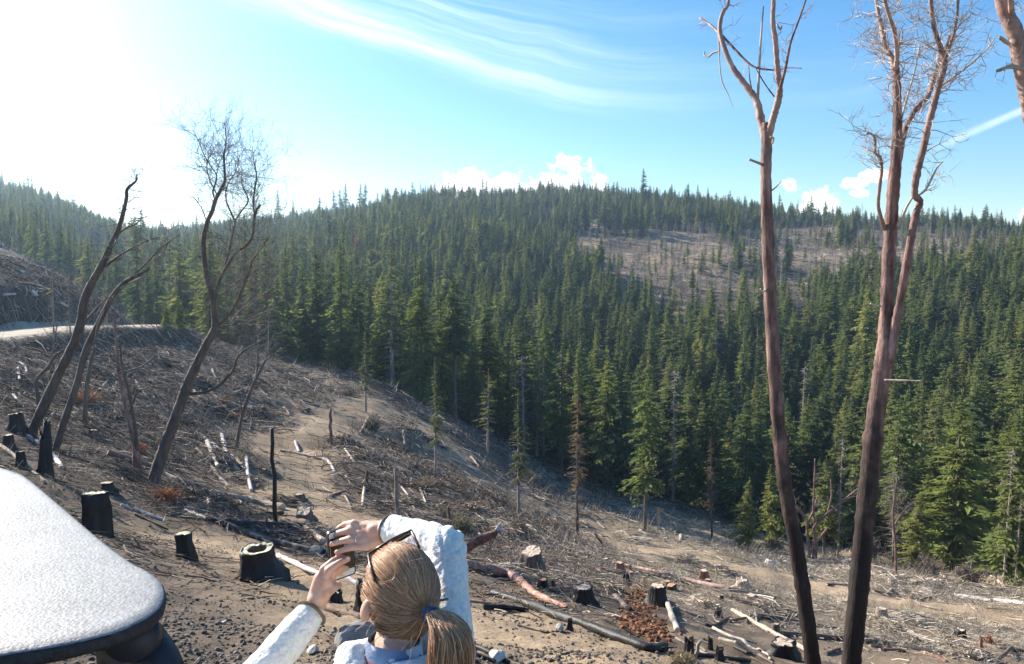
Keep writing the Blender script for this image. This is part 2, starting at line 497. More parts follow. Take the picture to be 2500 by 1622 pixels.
MAT['char'] = wood_mat('charred wood', [(0.3, (0.006, 0.006, 0.007)), (0.6, (0.022, 0.021, 0.022)), (0.85, (0.07, 0.065, 0.062))], 9, (1, 1, 0.35), 0.55, 0.9, 0.35, objvar=0.12)
MAT['char_ash_glint'] = wood_mat('charred wood with ash and painted glints', [(0.35, (0.012, 0.011, 0.012)), (0.5, (0.05, 0.046, 0.045)), (0.62, (0.30, 0.28, 0.28)), (0.8, (0.55, 0.52, 0.53))], 5, (1, 1, 1), 0.6, 0.8, 0.3, objvar=0.05)  # pale patches put sun glints on the char into the colour, along with ash
MAT['log_grey'] = wood_mat('weathered grey log', [(0.25, (0.075, 0.062, 0.052)), (0.5, (0.20, 0.17, 0.145)), (0.8, (0.38, 0.335, 0.29))], 7, (1, 1, 0.5), 0.85, 0.5)
MAT['log_pale'] = wood_mat('bare pale log', [(0.25, (0.24, 0.19, 0.15)), (0.5, (0.44, 0.37, 0.30)), (0.8, (0.60, 0.53, 0.46))], 6, (1, 1, 0.5), 0.8, 0.4)
MAT['log_white'] = wood_mat('ash-white log', [(0.34, (0.07, 0.06, 0.065)), (0.42, (0.36, 0.32, 0.33)), (0.6, (0.60, 0.56, 0.57)), (0.85, (0.70, 0.67, 0.67))], 16, (1, 1, 1), 0.8, 0.5)
MAT['log_red'] = wood_mat('red peeling log', [(0.25, (0.07, 0.035, 0.03)), (0.45, (0.22, 0.105, 0.08)), (0.62, (0.36, 0.20, 0.15)), (0.78, (0.58, 0.46, 0.38))], 7, (1, 1, 1), 0.7, 0.5)
MAT['log_brown'] = wood_mat('brown bark log', [(0.25, (0.05, 0.035, 0.028)), (0.5, (0.14, 0.10, 0.078)), (0.8, (0.26, 0.20, 0.155))], 7, (1, 1, 1), 0.85, 0.6)
MAT['stump_grey'] = wood_mat('grey stump bark', [(0.25, (0.05, 0.04, 0.034)), (0.5, (0.14, 0.115, 0.095)), (0.8, (0.30, 0.255, 0.215))], 10, (1, 1, 0.3), 0.9, 0.9)
MAT['stump_pale'] = wood_mat('pale stump bark', [(0.25, (0.20, 0.155, 0.12)), (0.5, (0.36, 0.295, 0.24)), (0.8, (0.52, 0.45, 0.38))], 10, (1, 1, 0.3), 0.9, 0.8)
MAT['stump_red'] = wood_mat('red stump bark', [(0.25, (0.09, 0.045, 0.035)), (0.5, (0.24, 0.12, 0.09)), (0.8, (0.42, 0.27, 0.21))], 10, (1, 1, 0.3), 0.85, 0.7)
def burnt_shaded_trunk():
    m = MAT['madrone'].copy(); m.name = 'madrone bark with burn and painted shade low down'
    nt = m.node_tree; b = nt.nodes['Principled BSDF']
    src = b.inputs['Base Color'].links[0].from_socket
    geo = N(nt, 'ShaderNodeNewGeometry'); sp = N(nt, 'ShaderNodeSeparateXYZ'); nt.links.new(geo.outputs['Position'], sp.inputs[0])
    nz = N(nt, 'ShaderNodeTexNoise', inp={'Scale': 2.6, 'Detail': 6.0, 'Roughness': 0.65}); nt.links.new(geo.outputs['Position'], nz.inputs['Vector'])
    f = M_(nt, 'SUBTRACT', 1.0, smooth(nt, M_(nt, 'ADD', sp.outputs[2], M_(nt, 'MULTIPLY', M_(nt, 'SUBTRACT', nz.outputs['Fac'], 0.5), 6.0)), -3.2, 0.0))  # darker towards the base: burn scars plus shade painted into the bark
    c = mixc(nt, M_(nt, 'MULTIPLY', f, 0.93), src, (0.014, 0.012, 0.012))
    nt.links.new(c, b.inputs['Base Color'])
    return m
MAT['madrone_burnt_shaded'] = burnt_shaded_trunk()
def cut_mat(name, c0, c1, c2):
    m, nt, b = new_mat(name)
    tc = N(nt, 'ShaderNodeTexCoord')
    wv = N(nt, 'ShaderNodeTexWave', wave_type='RINGS', rings_direction='Z', inp={'Scale': 14.0, 'Distortion': 3.0, 'Detail': 3.0})
    nt.links.new(tc.outputs['Object'], wv.inputs['Vector'])
    nz = N(nt, 'ShaderNodeTexNoise', inp={'Scale': 9.0, 'Detail': 4.0})
    nt.links.new(tc.outputs['Object'], nz.inputs['Vector'])
    f = M_(nt, 'ADD', M_(nt, 'MULTIPLY', wv.outputs['Fac'], 0.3), M_(nt, 'MULTIPLY', nz.outputs['Fac'], 0.8))
    nt.links.new(ramp(nt, f, [(0.3, c0), (0.55, c1), (0.8, c2)]), b.inputs['Base Color'])
    b.inputs['Roughness'].default_value = 0.8
    return m
MAT['cut'] = cut_mat('sawn wood', (0.36, 0.25, 0.17), (0.56, 0.43, 0.32), (0.68, 0.57, 0.45))
MAT['cut_pale'] = cut_mat('pale sawn wood', (0.42, 0.36, 0.20), (0.62, 0.56, 0.37), (0.70, 0.66, 0.50))
MAT['cut_orange'] = cut_mat('orange sawn wood', (0.40, 0.17, 0.06), (0.55, 0.30, 0.13), (0.65, 0.45, 0.28))
MAT['slash'] = wood_mat('slash sticks', [(0.0, (0.012, 0.011, 0.011)), (0.3, (0.058, 0.044, 0.035)), (0.5, (0.165, 0.128, 0.10)), (0.78, (0.33, 0.27, 0.22)), (0.95, (0.55, 0.48, 0.42)), (1.0, (0.72, 0.68, 0.64))], 3, (1, 1, 1), 0.85, 0, island=0.9, objvar=0)
MAT['slash_tan'] = wood_mat('straw-coloured sticks', [(0.0, (0.08, 0.062, 0.048)), (0.3, (0.25, 0.205, 0.16)), (0.65, (0.46, 0.395, 0.315)), (1.0, (0.70, 0.64, 0.56))], 3, (1, 1, 1), 0.85, 0, island=0.9, objvar=0)
MAT['rust'] = wood_mat('rotten red wood', [(0.0, (0.05, 0.022, 0.012)), (0.5, (0.16, 0.068, 0.034)), (0.85, (0.30, 0.14, 0.065)), (1.0, (0.45, 0.24, 0.11))], 3, (1, 1, 1), 0.9, 0, island=0.8, objvar=0)
MAT['red_twig'] = wood_mat('dead red brush', [(0.0, (0.16, 0.06, 0.035)), (0.5, (0.30, 0.13, 0.075)), (1.0, (0.42, 0.24, 0.15))], 3, (1, 1, 1), 0.9, 0, island=0.8, objvar=0)
MAT['straw'] = wood_mat('dry grass', [(0.0, (0.26, 0.2, 0.10)), (0.5, (0.42, 0.34, 0.20)), (1.0, (0.55, 0.48, 0.32))], 3, (1, 1, 1), 0.9, 0, island=0.8, objvar=0)
MAT['shrub'] = foliage_mat('yellow-green shrub', [(0.0, (0.10, 0.11, 0.02)), (0.5, (0.16, 0.165, 0.035)), (1.0, (0.24, 0.21, 0.06))])
MAT['shrub_brown'] = foliage_mat('russet leaves', [(0.0, (0.13, 0.09, 0.035)), (0.5, (0.22, 0.14, 0.06)), (1.0, (0.32, 0.21, 0.10))])
MAT['clod'] = wood_mat('soil clods', [(0.0, (0.045, 0.038, 0.032)), (0.5, (0.12, 0.10, 0.082)), (0.85, (0.23, 0.195, 0.16)), (1.0, (0.42, 0.38, 0.34))], 20, (1, 1, 1), 0.95, 0, island=0.75, objvar=0)
MAT['rock'] = wood_mat('grey rock', [(0.3, (0.13, 0.13, 0.135)), (0.5, (0.24, 0.235, 0.23)), (0.75, (0.40, 0.385, 0.365))], 5, (1, 1, 1), 0.85, 0.8)
MAT['rock_pale'] = wood_mat('pale rock', [(0.3, (0.34, 0.32, 0.29)), (0.6, (0.52, 0.5, 0.46)), (0.8, (0.62, 0.60, 0.57))], 12, (1, 1, 1), 0.85, 0.5)

def ground_mat():
    m, nt, b = new_mat('soil')
    at = N(nt, 'ShaderNodeAttribute', attribute_name='soil')
    geo = N(nt, 'ShaderNodeNewGeometry')
    n1 = N(nt, 'ShaderNodeTexNoise', inp={'Scale': 1.1, 'Detail': 9.0, 'Roughness': 0.72})
    n2 = N(nt, 'ShaderNodeTexNoise', inp={'Scale': 17.0, 'Detail': 6.0, 'Roughness': 0.75})
    for n in (n1, n2):
        nt.links.new(geo.outputs['Position'], n.inputs['Vector'])
    f = M_(nt, 'ADD', M_(nt, 'MULTIPLY', n1.outputs['Fac'], 1.1), M_(nt, 'MULTIPLY', n2.outputs['Fac'], 0.9))
    f = M_(nt, 'MULTIPLY_ADD', f, 1.25, -0.25)
    vm = N(nt, 'ShaderNodeVectorMath', operation='SCALE')
    nt.links.new(at.outputs['Color'], vm.inputs[0]); nt.links.new(f, vm.inputs['Scale'])
    nt.links.new(vm.outputs[0], b.inputs['Base Color'])
    b.inputs['Roughness'].default_value = 0.95
    b.inputs['Specular IOR Level'].default_value = 0.15
    bp = N(nt, 'ShaderNodeBump', inp={'Strength': 0.8, 'Distance': 0.05})
    nt.links.new(f, bp.inputs['Height'])
    nt.links.new(bp.outputs[0], b.inputs['Normal'])
    return m
MAT['soil'] = ground_mat()
# ------------------------------------------------------------------ the ground, one sheet
TRAILS_PX = [
    [(935, 992), (890, 1000), (850, 1016), (800, 1040), (745, 1064), (700, 1092), (692, 1122), (712, 1155), (735, 1190), (738, 1225), (770, 1262), (830, 1290)],
    [(1040, 1040), (1090, 1090), (1130, 1140), (1200, 1190), (1290, 1230), (1420, 1290), (1600, 1345), (1800, 1395), (2050, 1440), (2250, 1470), (2520, 1520)],
    [(1130, 1510), (1350, 1560), (1450, 1600)],
    [(560, 1340), (700, 1400), (1150, 1560)],
]
TRAILS = [[tuple(hit(px, py))[:2] for px, py in tr] for tr in TRAILS_PX]
TRAIL_W = [2.9, 3.0, 1.5, 1.6]

def trail_mask(x, y):
    m = np.zeros(np.shape(x))
    for tr, w in zip(TRAILS, TRAIL_W):
        d = seg_dist(x, y, tr) + fbm(x / 1.7, y / 1.7, 31, 3) * 1.6
        m = np.maximum(m, np.clip(1.35 - d / w, 0, 1))
    return m

def treeline(t):
    px = np.array([-1200, 0, 60, 160, 260, 375, 500, 650, 860, 1000, 1400, 1700, 2000, 2490, 3400])
    d = np.array([150, 150, 142, 128, 108, 92, 84, 80, 78, 79, 84, 81, 77, 65, 60])
    return np.interp(t, (px - 1250) / F / 0.99, d)

def bare_patch(x, y):
    t = x / np.maximum(y, 3)
    a = ((t - 0.22) / 0.19) ** 2 + ((y - 285) / 95.0) ** 2
    b = ((t - 0.52) / 0.26) ** 2 + ((y - 320) / 90.0) ** 2
    n = fbm(x / 22, y / 22, 41, 3) * 3.0
    return np.clip(1.25 - a + n, 0, 1), np.clip(1.35 - b + n, 0, 1)

def build_ground():
    s_in = np.linspace(-0.78, 0.78, 430)
    s = np.concatenate([np.linspace(-2.4, -0.8, 26), s_in, np.linspace(0.8, 2.4, 26)])
    y = np.concatenate([np.array([-30, -18, -10, -6, -3, -1.5, 0, 0.8, 1.5, 2.2]), np.exp(np.linspace(math.log(3.0), math.log(850.0), 470))])
    S, Y = np.meshgrid(s, y)
    X = S * np.maximum(Y, 3.0)
    back = Y < 3.0
    X = np.where(back, S * np.maximum(3.0, 3.0 + (3.0 - Y) * 0.9), X)
    Z = zg(X, Y)
    V = np.stack([X, Y, Z], -1).reshape(-1, 3)
    ny, nx = X.shape
    i = np.arange(ny - 1)[:, None] * nx + np.arange(nx - 1)[None, :]
    Fc = np.stack([i, i + 1, i + 1 + nx, i + nx], -1).reshape(-1, 4)
    me = np_mesh('ground', V, Fc, MAT['soil'], True)
    x, yv = V[:, 0], V[:, 1]
    t = x / np.maximum(yv, 3)
    tl = treeline(t)
    tan = np.array([0.265, 0.198, 0.135]); dark = np.array([0.060, 0.048, 0.039]); grey = np.array([0.16, 0.125, 0.098])
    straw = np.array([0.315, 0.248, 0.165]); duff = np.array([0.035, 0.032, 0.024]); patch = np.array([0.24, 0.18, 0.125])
    n = fbm(x / 3.0, yv / 3.0, 51, 4)[:, None]
    n2 = fbm(x / 0.7, yv / 0.7, 55, 3)[:, None]
    c = np.where(True, grey, grey) + np.zeros((len(x), 3))
    wR = np.clip((t + 0.02) / 0.25, 0, 1)[:, None] * np.clip((yv - 14) / 14.0, 0, 1)[:, None]
    c = c * (1 - wR) + straw * wR
    wN = np.clip((17 - yv) / 8.0, 0, 1)[:, None] * np.clip((t + 0.28) / 0.16 + 0.4, 0, 1)[:, None]
    c = c * (1 - wN) + tan * wN
    # burnt ground: patches on the left and between the near stumps
    bl = np.clip((-0.28 - t) / 0.2, 0, 1)[:, None] * np.clip((yv - 12) / 10, 0, 1)[:, None] * 0.75
    burn = np.clip(bl + np.clip(n * 4.5 + n2 * 1.2 - 0.25, 0, 1) * 0.95, 0, 1)
    c = c * (1 - burn) + dark * burn
    tm = trail_mask(x, yv)[:, None]
    c = c * (1 - tm) + (tan * 1.22) * tm
    moss = np.clip(fbm(x / 2.2, yv / 2.2, 61, 3) * 5 - 0.5, 0, 1)[:, None] * np.clip(tm + wR, 0, 1) * 0.35
    c = c * (1 - moss) + np.array([0.16, 0.16, 0.085]) * moss
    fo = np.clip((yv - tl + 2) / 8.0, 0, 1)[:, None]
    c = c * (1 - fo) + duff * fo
    p1, p2 = bare_patch(x, yv)
    pm = (np.maximum(p1, p2) * (yv > 120))[:, None]
    c = c * (1 - pm) + patch * pm
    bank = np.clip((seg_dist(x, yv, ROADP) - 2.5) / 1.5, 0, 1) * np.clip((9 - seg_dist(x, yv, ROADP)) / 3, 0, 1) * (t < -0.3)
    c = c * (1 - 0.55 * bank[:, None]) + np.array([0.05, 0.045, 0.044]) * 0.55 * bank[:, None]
    c = np.clip(c * (1 + n * 0.7), 0.01, 0.7)
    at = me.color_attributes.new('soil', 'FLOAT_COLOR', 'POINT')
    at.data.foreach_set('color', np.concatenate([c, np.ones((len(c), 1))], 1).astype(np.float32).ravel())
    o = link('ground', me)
    tag(o, 'logged slope of bare brown soil falling to the forested valley', 'ground', kind='structure')
build_ground()

def build_road():
    pts = ROADD
    tng = np.gradient(pts[:, :2], axis=0); tng /= np.linalg.norm(tng, axis=1)[:, None]
    nrm = np.stack([-tng[:, 1], tng[:, 0]], 1)
    q = np.linspace(-1, 1, 13)
    X = pts[:, 0, None] + nrm[:, 0, None] * q * pts[:, 2, None]
    Y = pts[:, 1, None] + nrm[:, 1, None] * q * pts[:, 2, None]
    pts2 = np.minimum(pts[:, 2], 2.3)
    X = pts[:, 0, None] + nrm[:, 0, None] * q * pts2[:, None]
    Y = pts[:, 1, None] + nrm[:, 1, None] * q * pts2[:, None]
    Z = zg(X, Y) + 0.10 + 0.05 * (1 - q ** 2)[None]
    # fill slope skirts at the two edges
    X = np.concatenate([X[:, :1] + nrm[:, :1] * -0.7, X, X[:, -1:] + nrm[:, :1] * 0.7], 1)
    Y = np.concatenate([Y[:, :1] + nrm[:, 1:] * -0.7, Y, Y[:, -1:] + nrm[:, 1:] * 0.7], 1)
    Z = np.concatenate([zg(X[:, :1], Y[:, :1]) - 0.15, Z, zg(X[:, -1:], Y[:, -1:]) - 0.15], 1)
    ny, nx = X.shape
    i = np.arange(ny - 1)[:, None] * nx + np.arange(nx - 1)[None, :]
    Fc = np.stack([i, i + 1, i + 1 + nx, i + nx], -1).reshape(-1, 4)
    me = np_mesh('road', np.stack([X, Y, Z], -1).reshape(-1, 3), Fc, MAT['road'], True)
    tag(link('road', me), 'pale gravel logging road curving past the cut bank', 'road', kind='structure')
MAT['road'] = wood_mat('gravel road', [(0.25, (0.26, 0.215, 0.165)), (0.5, (0.37, 0.315, 0.25)), (0.8, (0.47, 0.41, 0.34))], 1.2, (1, 1, 1), 0.95, 0.3, objvar=0)
build_road()

# ------------------------------------------------------------------ conifers
def kites(base, direc, side, L, W, droop):
    """flat kite-shaped sprays: base (n,3), unit direction and side vectors, length, width"""
    mid = base + direc * (L * 0.45)[:, None]
    tip = base + direc * L[:, None] - np.array([0, 0, 1]) * (droop * L)[:, None]
    a = mid + side * (W * 0.5)[:, None]; b = mid - side * (W * 0.5)[:, None]
    V = np.stack([base, a, tip, b], 1).reshape(-1, 3)
    n = len(base)
    Fc = np.arange(n * 4).reshape(n, 4)
    return V, Fc

def conifer_parts(seed, H, R, base=0.15, dens=1.0, shape=0.85, droop=0.25, gaps=0.0, trunk_r=0.011, dead=0.0, spray=1.0, up=0.0):
    """returns trunk (verts, quad faces), crown (verts, quad faces), dead twigs or None"""
    r = np.random.default_rng(seed)
    ns = 9; hs = np.linspace(0, H, 12)
    wob = np.cumsum(r.normal(0, 0.012 * H / 12, (12, 2)), 0); wob[0] = 0
    rad = H * trunk_r * (1 - hs / H) ** 0.8 + 0.012
    rad[0] *= 1.35
    ang = np.arange(ns) * 2 * math.pi / ns
    V = np.stack([wob[:, 0, None] + rad[:, None] * np.cos(ang), wob[:, 1, None] + rad[:, None] * np.sin(ang), np.repeat(hs[:, None], ns, 1)], -1).reshape(-1, 3)
    V[:ns, 2] -= 0.5
    i = np.arange(11)[:, None] * ns + np.arange(ns)[None]
    j = np.arange(11)[:, None] * ns + (np.arange(ns)[None] + 1) % ns
    Ft = np.stack([i, j, j + ns, i + ns], -1).reshape(-1, 4)
    def axis(h):
        return np.stack([np.interp(h, hs, wob[:, 0]), np.interp(h, hs, wob[:, 1]), h], -1)
    nb = int(H * 16 * dens)
    k = np.sort(r.random(nb) ** 0.9)
    k = k[r.random(nb) > gaps * (0.5 + 0.5 * np.sin(k * 23 + seed))]
    nb = len(k)
    h = H * (base + (0.995 - base) * k)
    az = r.random(nb) * 2 * math.pi
    side_bias = 0.85 + 0.25 * np.cos(az - r.random() * 6.28)
    L = R * ((1 - k) ** shape + 0.035) * r.uniform(0.55, 1.12, nb) * side_bias * (0.72 + 0.28 * np.minimum(k / 0.12, 1))
    L *= 1 + 0.25 * np.sin(k * 17 + az * 2)
    el = (up + 0.45 * k - 0.12) + r.normal(0, 0.08, nb)
    dirh = np.stack([np.cos(az), np.sin(az), np.zeros(nb)], -1)
    o = axis(h)
    m = 9
    q = (np.arange(m) + 0.6) / m
    Q = np.clip(q[None] + r.uniform(-0.05, 0.05, (nb, m)), 0.05, 1)
    pos = o[:, None] + dirh[:, None] * (L[:, None] * Q)[..., None] * np.cos(el)[:, None, None]
    pos[..., 2] += L[:, None] * Q * np.sin(el)[:, None] - droop * L[:, None] * Q ** 2
    # two sprays at each station, left and right, plus the tip
    pos2 = np.repeat(pos.reshape(-1, 3), 2, 0)
    sgn = np.tile([1.0, -1.0], nb * m)
    dh = np.repeat(np.repeat(dirh, m, 0), 2, 0)
    lat = np.stack([-dh[:, 1], dh[:, 0], np.zeros(len(dh))], -1)
    a = r.uniform(0.35, 0.95, len(dh))
    d = dh * np.cos(a)[:, None] + lat * (np.sin(a) * sgn)[:, None]
    d[:, 2] += r.normal(-0.12, 0.22, len(dh))
    d /= np.linalg.norm(d, axis=1)[:, None]
    Ls = (np.repeat(np.repeat(L, m), 2) * r.uniform(0.22, 0.42, len(dh)) * (1.15 - 0.6 * np.repeat(Q.reshape(-1), 2)) + 0.10) * spray
    up_v = np.stack([r.normal(0, 0.5, len(dh)), r.normal(0, 0.5, len(dh)), np.ones(len(dh))], -1)
    sd_ = np.cross(d, up_v); sd_ /= np.linalg.norm(sd_, axis=1)[:, None] + 1e-9
    Vc, Fc = kites(pos2, d, sd_, Ls, Ls * r.uniform(0.30, 0.55, len(dh)), r.uniform(0.0, 0.35, len(dh)))
    # leader
    tv = axis(np.full(6, H * 0.985)) ; ta = np.arange(6) * 1.05
    dd = np.stack([np.cos(ta) * 0.12, np.sin(ta) * 0.12, np.ones(6)], -1)
    V2, F2 = kites(tv, dd, np.stack([-np.sin(ta), np.cos(ta), 0 * ta], -1), np.full(6, H * 0.045), np.full(6, 0.10), np.zeros(6))
    Fc = np.concatenate([Fc, F2 + len(Vc)]); Vc = np.concatenate([Vc, V2])
    Vd = Fd = None
    if dead > 0:
        n = int(H * 7 * dead)
        hd = H * (0.08 + (min(base + 0.45, 0.97) - 0.08) * r.random(n))
        a = r.random(n) * 6.283
        Ld = R * r.uniform(0.35, 1.0, n)
        d3 = np.stack([np.cos(a), np.sin(a), r.normal(-0.18, 0.2, n)], -1)
        w = np.stack([-np.sin(a), np.cos(a), 0 * a], -1)
        p0 = axis(hd)
        rr = np.maximum(0.012, 0.0011 * H)
        tip = p0 + d3 * Ld[:, None]
        z = np.array([0, 0, 1.0])
        Vd = np.stack([p0 + w * rr, p0 - w * rr * 0.5 + z * rr, p0 - w * rr * 0.5 - z * rr, tip], 1).reshape(-1, 3)
        b_ = np.arange(n)[:, None] * 4
        Fd = np.concatenate([b_ + np.array([[0, 1, 3]]), b_ + np.array([[1, 2, 3]]), b_ + np.array([[2, 0, 3]])])
        # fine side twigs
        k2 = 3
        pos_ = p0[:, None] + d3[:, None] * (Ld[:, None] * np.array([0.35, 0.6, 0.8]))[..., None]
        a2 = a[:, None] + r.uniform(-1.2, 1.2, (n, k2))
        e3 = np.stack([np.cos(a2), np.sin(a2), r.normal(-0.3, 0.3, (n, k2))], -1)
        t2 = pos_ + e3 * (Ld[:, None] * r.uniform(0.15, 0.4, (n, k2)))[..., None]
        w2 = np.stack([-np.sin(a2), np.cos(a2), 0 * a2 + 0.5], -1) * rr * 0.6
        V3 = np.stack([pos_ + w2, pos_ - w2, t2], 2).reshape(-1, 3)
        F3 = np.arange(n * k2 * 3).reshape(-1, 3) + len(Vd)
        Vd = np.concatenate([Vd, V3]); Fd = np.concatenate([Fd, F3])
    return (V, Ft), (Vc, Fc), (None if Vd is None else (Vd, Fd))

# kind: (height, radius, options, foliage material, bark)
SPEC = {
    'full_a': (16, 3.3, dict(base=0.06, dens=1.15, shape=0.8), 'conifer', 'bark_conifer'),
    'full_b': (15, 2.8, dict(base=0.10, dens=1.1, shape=0.95, droop=0.3), 'conifer', 'bark_conifer'),
    'full_c': (17, 2.9, dict(base=0.16, dens=1.0, shape=0.75, gaps=0.25), 'conifer', 'bark_conifer'),
    'narrow': (17, 2.0, dict(base=0.12, dens=1.1, shape=0.7, droop=0.35), 'conifer', 'bark_conifer'),
    'ragged': (16, 2.8, dict(base=0.25, dens=0.8, shape=0.55, gaps=0.5, dead=0.4), 'conifer', 'bark_conifer'),
    'pole_top': (17, 2.3, dict(base=0.48, dens=1.0, shape=0.6, gaps=0.3, dead=0.8), 'conifer', 'bark_conifer'),
    'light': (14, 3.0, dict(base=0.08, dens=1.1, shape=0.8), 'conifer_light', 'bark_conifer'),
    'light_open': (13, 2.4, dict(base=0.22, dens=0.85, shape=0.7, gaps=0.35, dead=0.4), 'conifer_light', 'bark_conifer'),
    'grey': (15, 1.7, dict(base=0.28, dens=0.75, shape=0.6, gaps=0.4, dead=0.9, spray=0.8), 'conifer_grey', 'bark_pale'),
    'brown': (15, 1.7, dict(base=0.22, dens=0.62, shape=0.6, gaps=0.35, dead=2.2, spray=0.6), 'needles_brown', 'bark_conifer'),
    'red': (14, 1.8, dict(base=0.15, dens=1.0, shape=0.8), 'needles_red', 'bark_conifer'),
    'snag': (15, 1.2, dict(base=0.55, dens=0.05, shape=0.6, dead=2.0, spray=0.5), 'needles_brown', 'bark_pale'),
    'round': (10, 2.6, dict(base=0.25, dens=1.5, shape=0.35, up=0.35, droop=0.1), 'conifer_light', 'bark_conifer'),
    'lopsided': (17, 2.0, dict(base=0.5, dens=0.55, shape=0.35, gaps=0.6, dead=0.3), 'conifer', 'bark_conifer'),
    'deadbrush': (7, 1.6, dict(base=0.5, dens=0.06, shape=0.5, dead=6.0, spray=0.5), 'needles_brown', 'bark_pale'),
}
KIND = {}
proto_col = bpy.data.collections.new('forest_kinds')
for n_, (kname, (H, R, opt, fm, bm_)) in enumerate(SPEC.items()):
    (tv, tf), (cv_, cf), dd_ = conifer_parts(100 + n_ * 7, H, R, **opt)
    d = {'H': H, 'trunk': np_mesh('trunk', tv, tf, MAT[bm_], True), 'crown': np_mesh('crown', cv_, cf, MAT[fm])}
    if dd_ is not None:
        d['dead'] = np_mesh('dead_branches', dd_[0], dd_[1], MAT['twig_pale' if kname in ('snag', 'grey') else 'twig_grey'])
    KIND[kname] = d
    # one joined mesh for the mass of the forest
    bmj = bmesh.new()
    for mi, key in enumerate(('trunk', 'crown', 'dead')):
        if key in d:
            f0 = len(bmj.faces)
            bmj.from_mesh(d[key]); bmj.faces.ensure_lookup_table()
            for f in bmj.faces[f0:]:
                f.material_index = mi
    mj = bpy.data.meshes.new('forest_kind_%02d' % n_)
    bmj.to_mesh(mj); bmj.free()
    for key in ('trunk', 'crown', 'dead'):
        if key in d:
            mj.materials.append(d[key].materials[0])
    oj = bpy.data.objects.new('forest_kind_%02d' % n_, mj)
    proto_col.objects.link(oj)
KNAMES = list(SPEC)

def place_conifer(kind, loc, H, rot, label, group, wide=1.0, name='conifer_tree', lean=(0, 0), cat='conifer'):
    d = KIND[kind]
    e = empty(name, loc)
    e.rotation_euler = (lean[0] + random.gauss(0, 0.018), lean[1] + random.gauss(0, 0.018), rot)
    s = H / d['H']
    e.scale = (s * wide, s * wide, s)
    for key, nm in (('trunk', 'trunk'), ('crown', 'crown'), ('dead', 'dead_branches')):
        if key in d:
            o = bpy.data.objects.new(nm, d[key])
            COL.objects.link(o)
            o.parent = e
            if key == 'dead': o['kind'] = 'stuff'
    return tag(e, label, cat, group)

# trees that can be told apart: kind, base pixel, top row, label, width factor
EDGE = [
    ('brown', 1410, 1312, 934, 'tall thin brown dead conifer standing alone before the forest edge', 0.85),
    ('grey', 1267, 1264, 958, 'sparse grey conifer on the open slope left of the brown dead one', 1.1),
    ('grey', 1064, 1162, 880, 'slim conifer with thin crown on the clearing edge above the skid trail', 0.9),
    ('grey', 893, 1006, 815, 'sparse grey conifer at the top end of the skid trail', 1.3),
    ('ragged', 1574, 1292, 890, 'tall conifer with layered lower boughs at the foot of the slope', 0.85),
    ('brown', 1739, 1316, 1050, 'dead brown conifer with bare lower branches before dark forest shade', 0.8),
    ('light', 1826, 1338, 1168, 'small bright green conifer with bare lower trunk at the dark forest edge', 1.2),
    ('light_open', 1877, 1348, 1140, 'small yellow-green conifer just left of the single bare trunk', 1.3),
    ('light', 2322, 1398, 962, 'broad pale green conifer with visible grey trunk, largest by the creek', 1.25),
    ('light', 2462, 1425, 1010, 'light green conifer cut by the right edge beside bleached poles', 1.2),
    ('snag', 2450, 1432, 1085, 'tallest of three bleached bare poles beside light green conifer', 0.7),
    ('snag', 2430, 1430, 1150, 'second of three bleached bare poles at the far right forest edge', 0.6),
    ('snag', 2478, 1438, 1190, 'short bleached bare pole nearest the right edge of the forest', 0.6),
    ('snag', 2045, 1368, 1060, 'thin pale dead conifer showing left of the forked bare trunk', 0.7),
    ('light_open', 2010, 1362, 1120, 'yellow-green young conifer between the two tall bare trunks', 1.2),
    ('light', 2235, 1395, 1205, 'small bushy green conifer right of the forked bare trunk', 1.3),
    ('grey', 700, 862, 690, 'olive-grey conifer at the top of the cleared slope behind the leaning bare tree', 1.4),
    ('light', 405, 808, 738, 'small bright conifer at the bend of the gravel road', 1.5),
    ('light', 436, 806, 728, 'pointed bright conifer just beyond the road bend', 1.4),
    ('light', 495, 826, 718, 'broad olive conifer behind the trunk of the branching bare tree', 1.5),
    ('snag', 655, 905, 755, 'thin dead pole with fine twigs at the cleared slope edge', 0.9),
    ('grey', 1190, 1108, 905, 'sparse young conifer on the forest edge above the second trail', 1.2),
    ('snag', 1375, 1320, 1205, 'thin leaning dead sapling beside the brown conifer', 0.5),
    ('snag', 1102, 1196, 1030, 'very thin bare sapling on the open slope below the forest edge', 0.4),
    ('deadbrush', 1610, 1300, 1235, 'pale twiggy dead bush at the forest foot', 0.9),
    ('deadbrush', 2180, 1385, 1130, 'grey leafless brushy tree right of the forked bare trunk', 0.8),
]
EDGE_XY = []
for k_, px, by, ty, lab, wide in EDGE:
    p = hit(px, by)
    top = P(px, ty, p.y)
    EDGE_XY.append((p.x, p.y))
    place_conifer(k_, p, max(1.0, top.z - p.z), random.random() * 6.28, lab, None, wide,
                  name={'snag': 'dead_tree', 'deadbrush': 'dead_bush', 'brown': 'dead_conifer'}.get(k_, 'conifer_tree'), cat='tree')

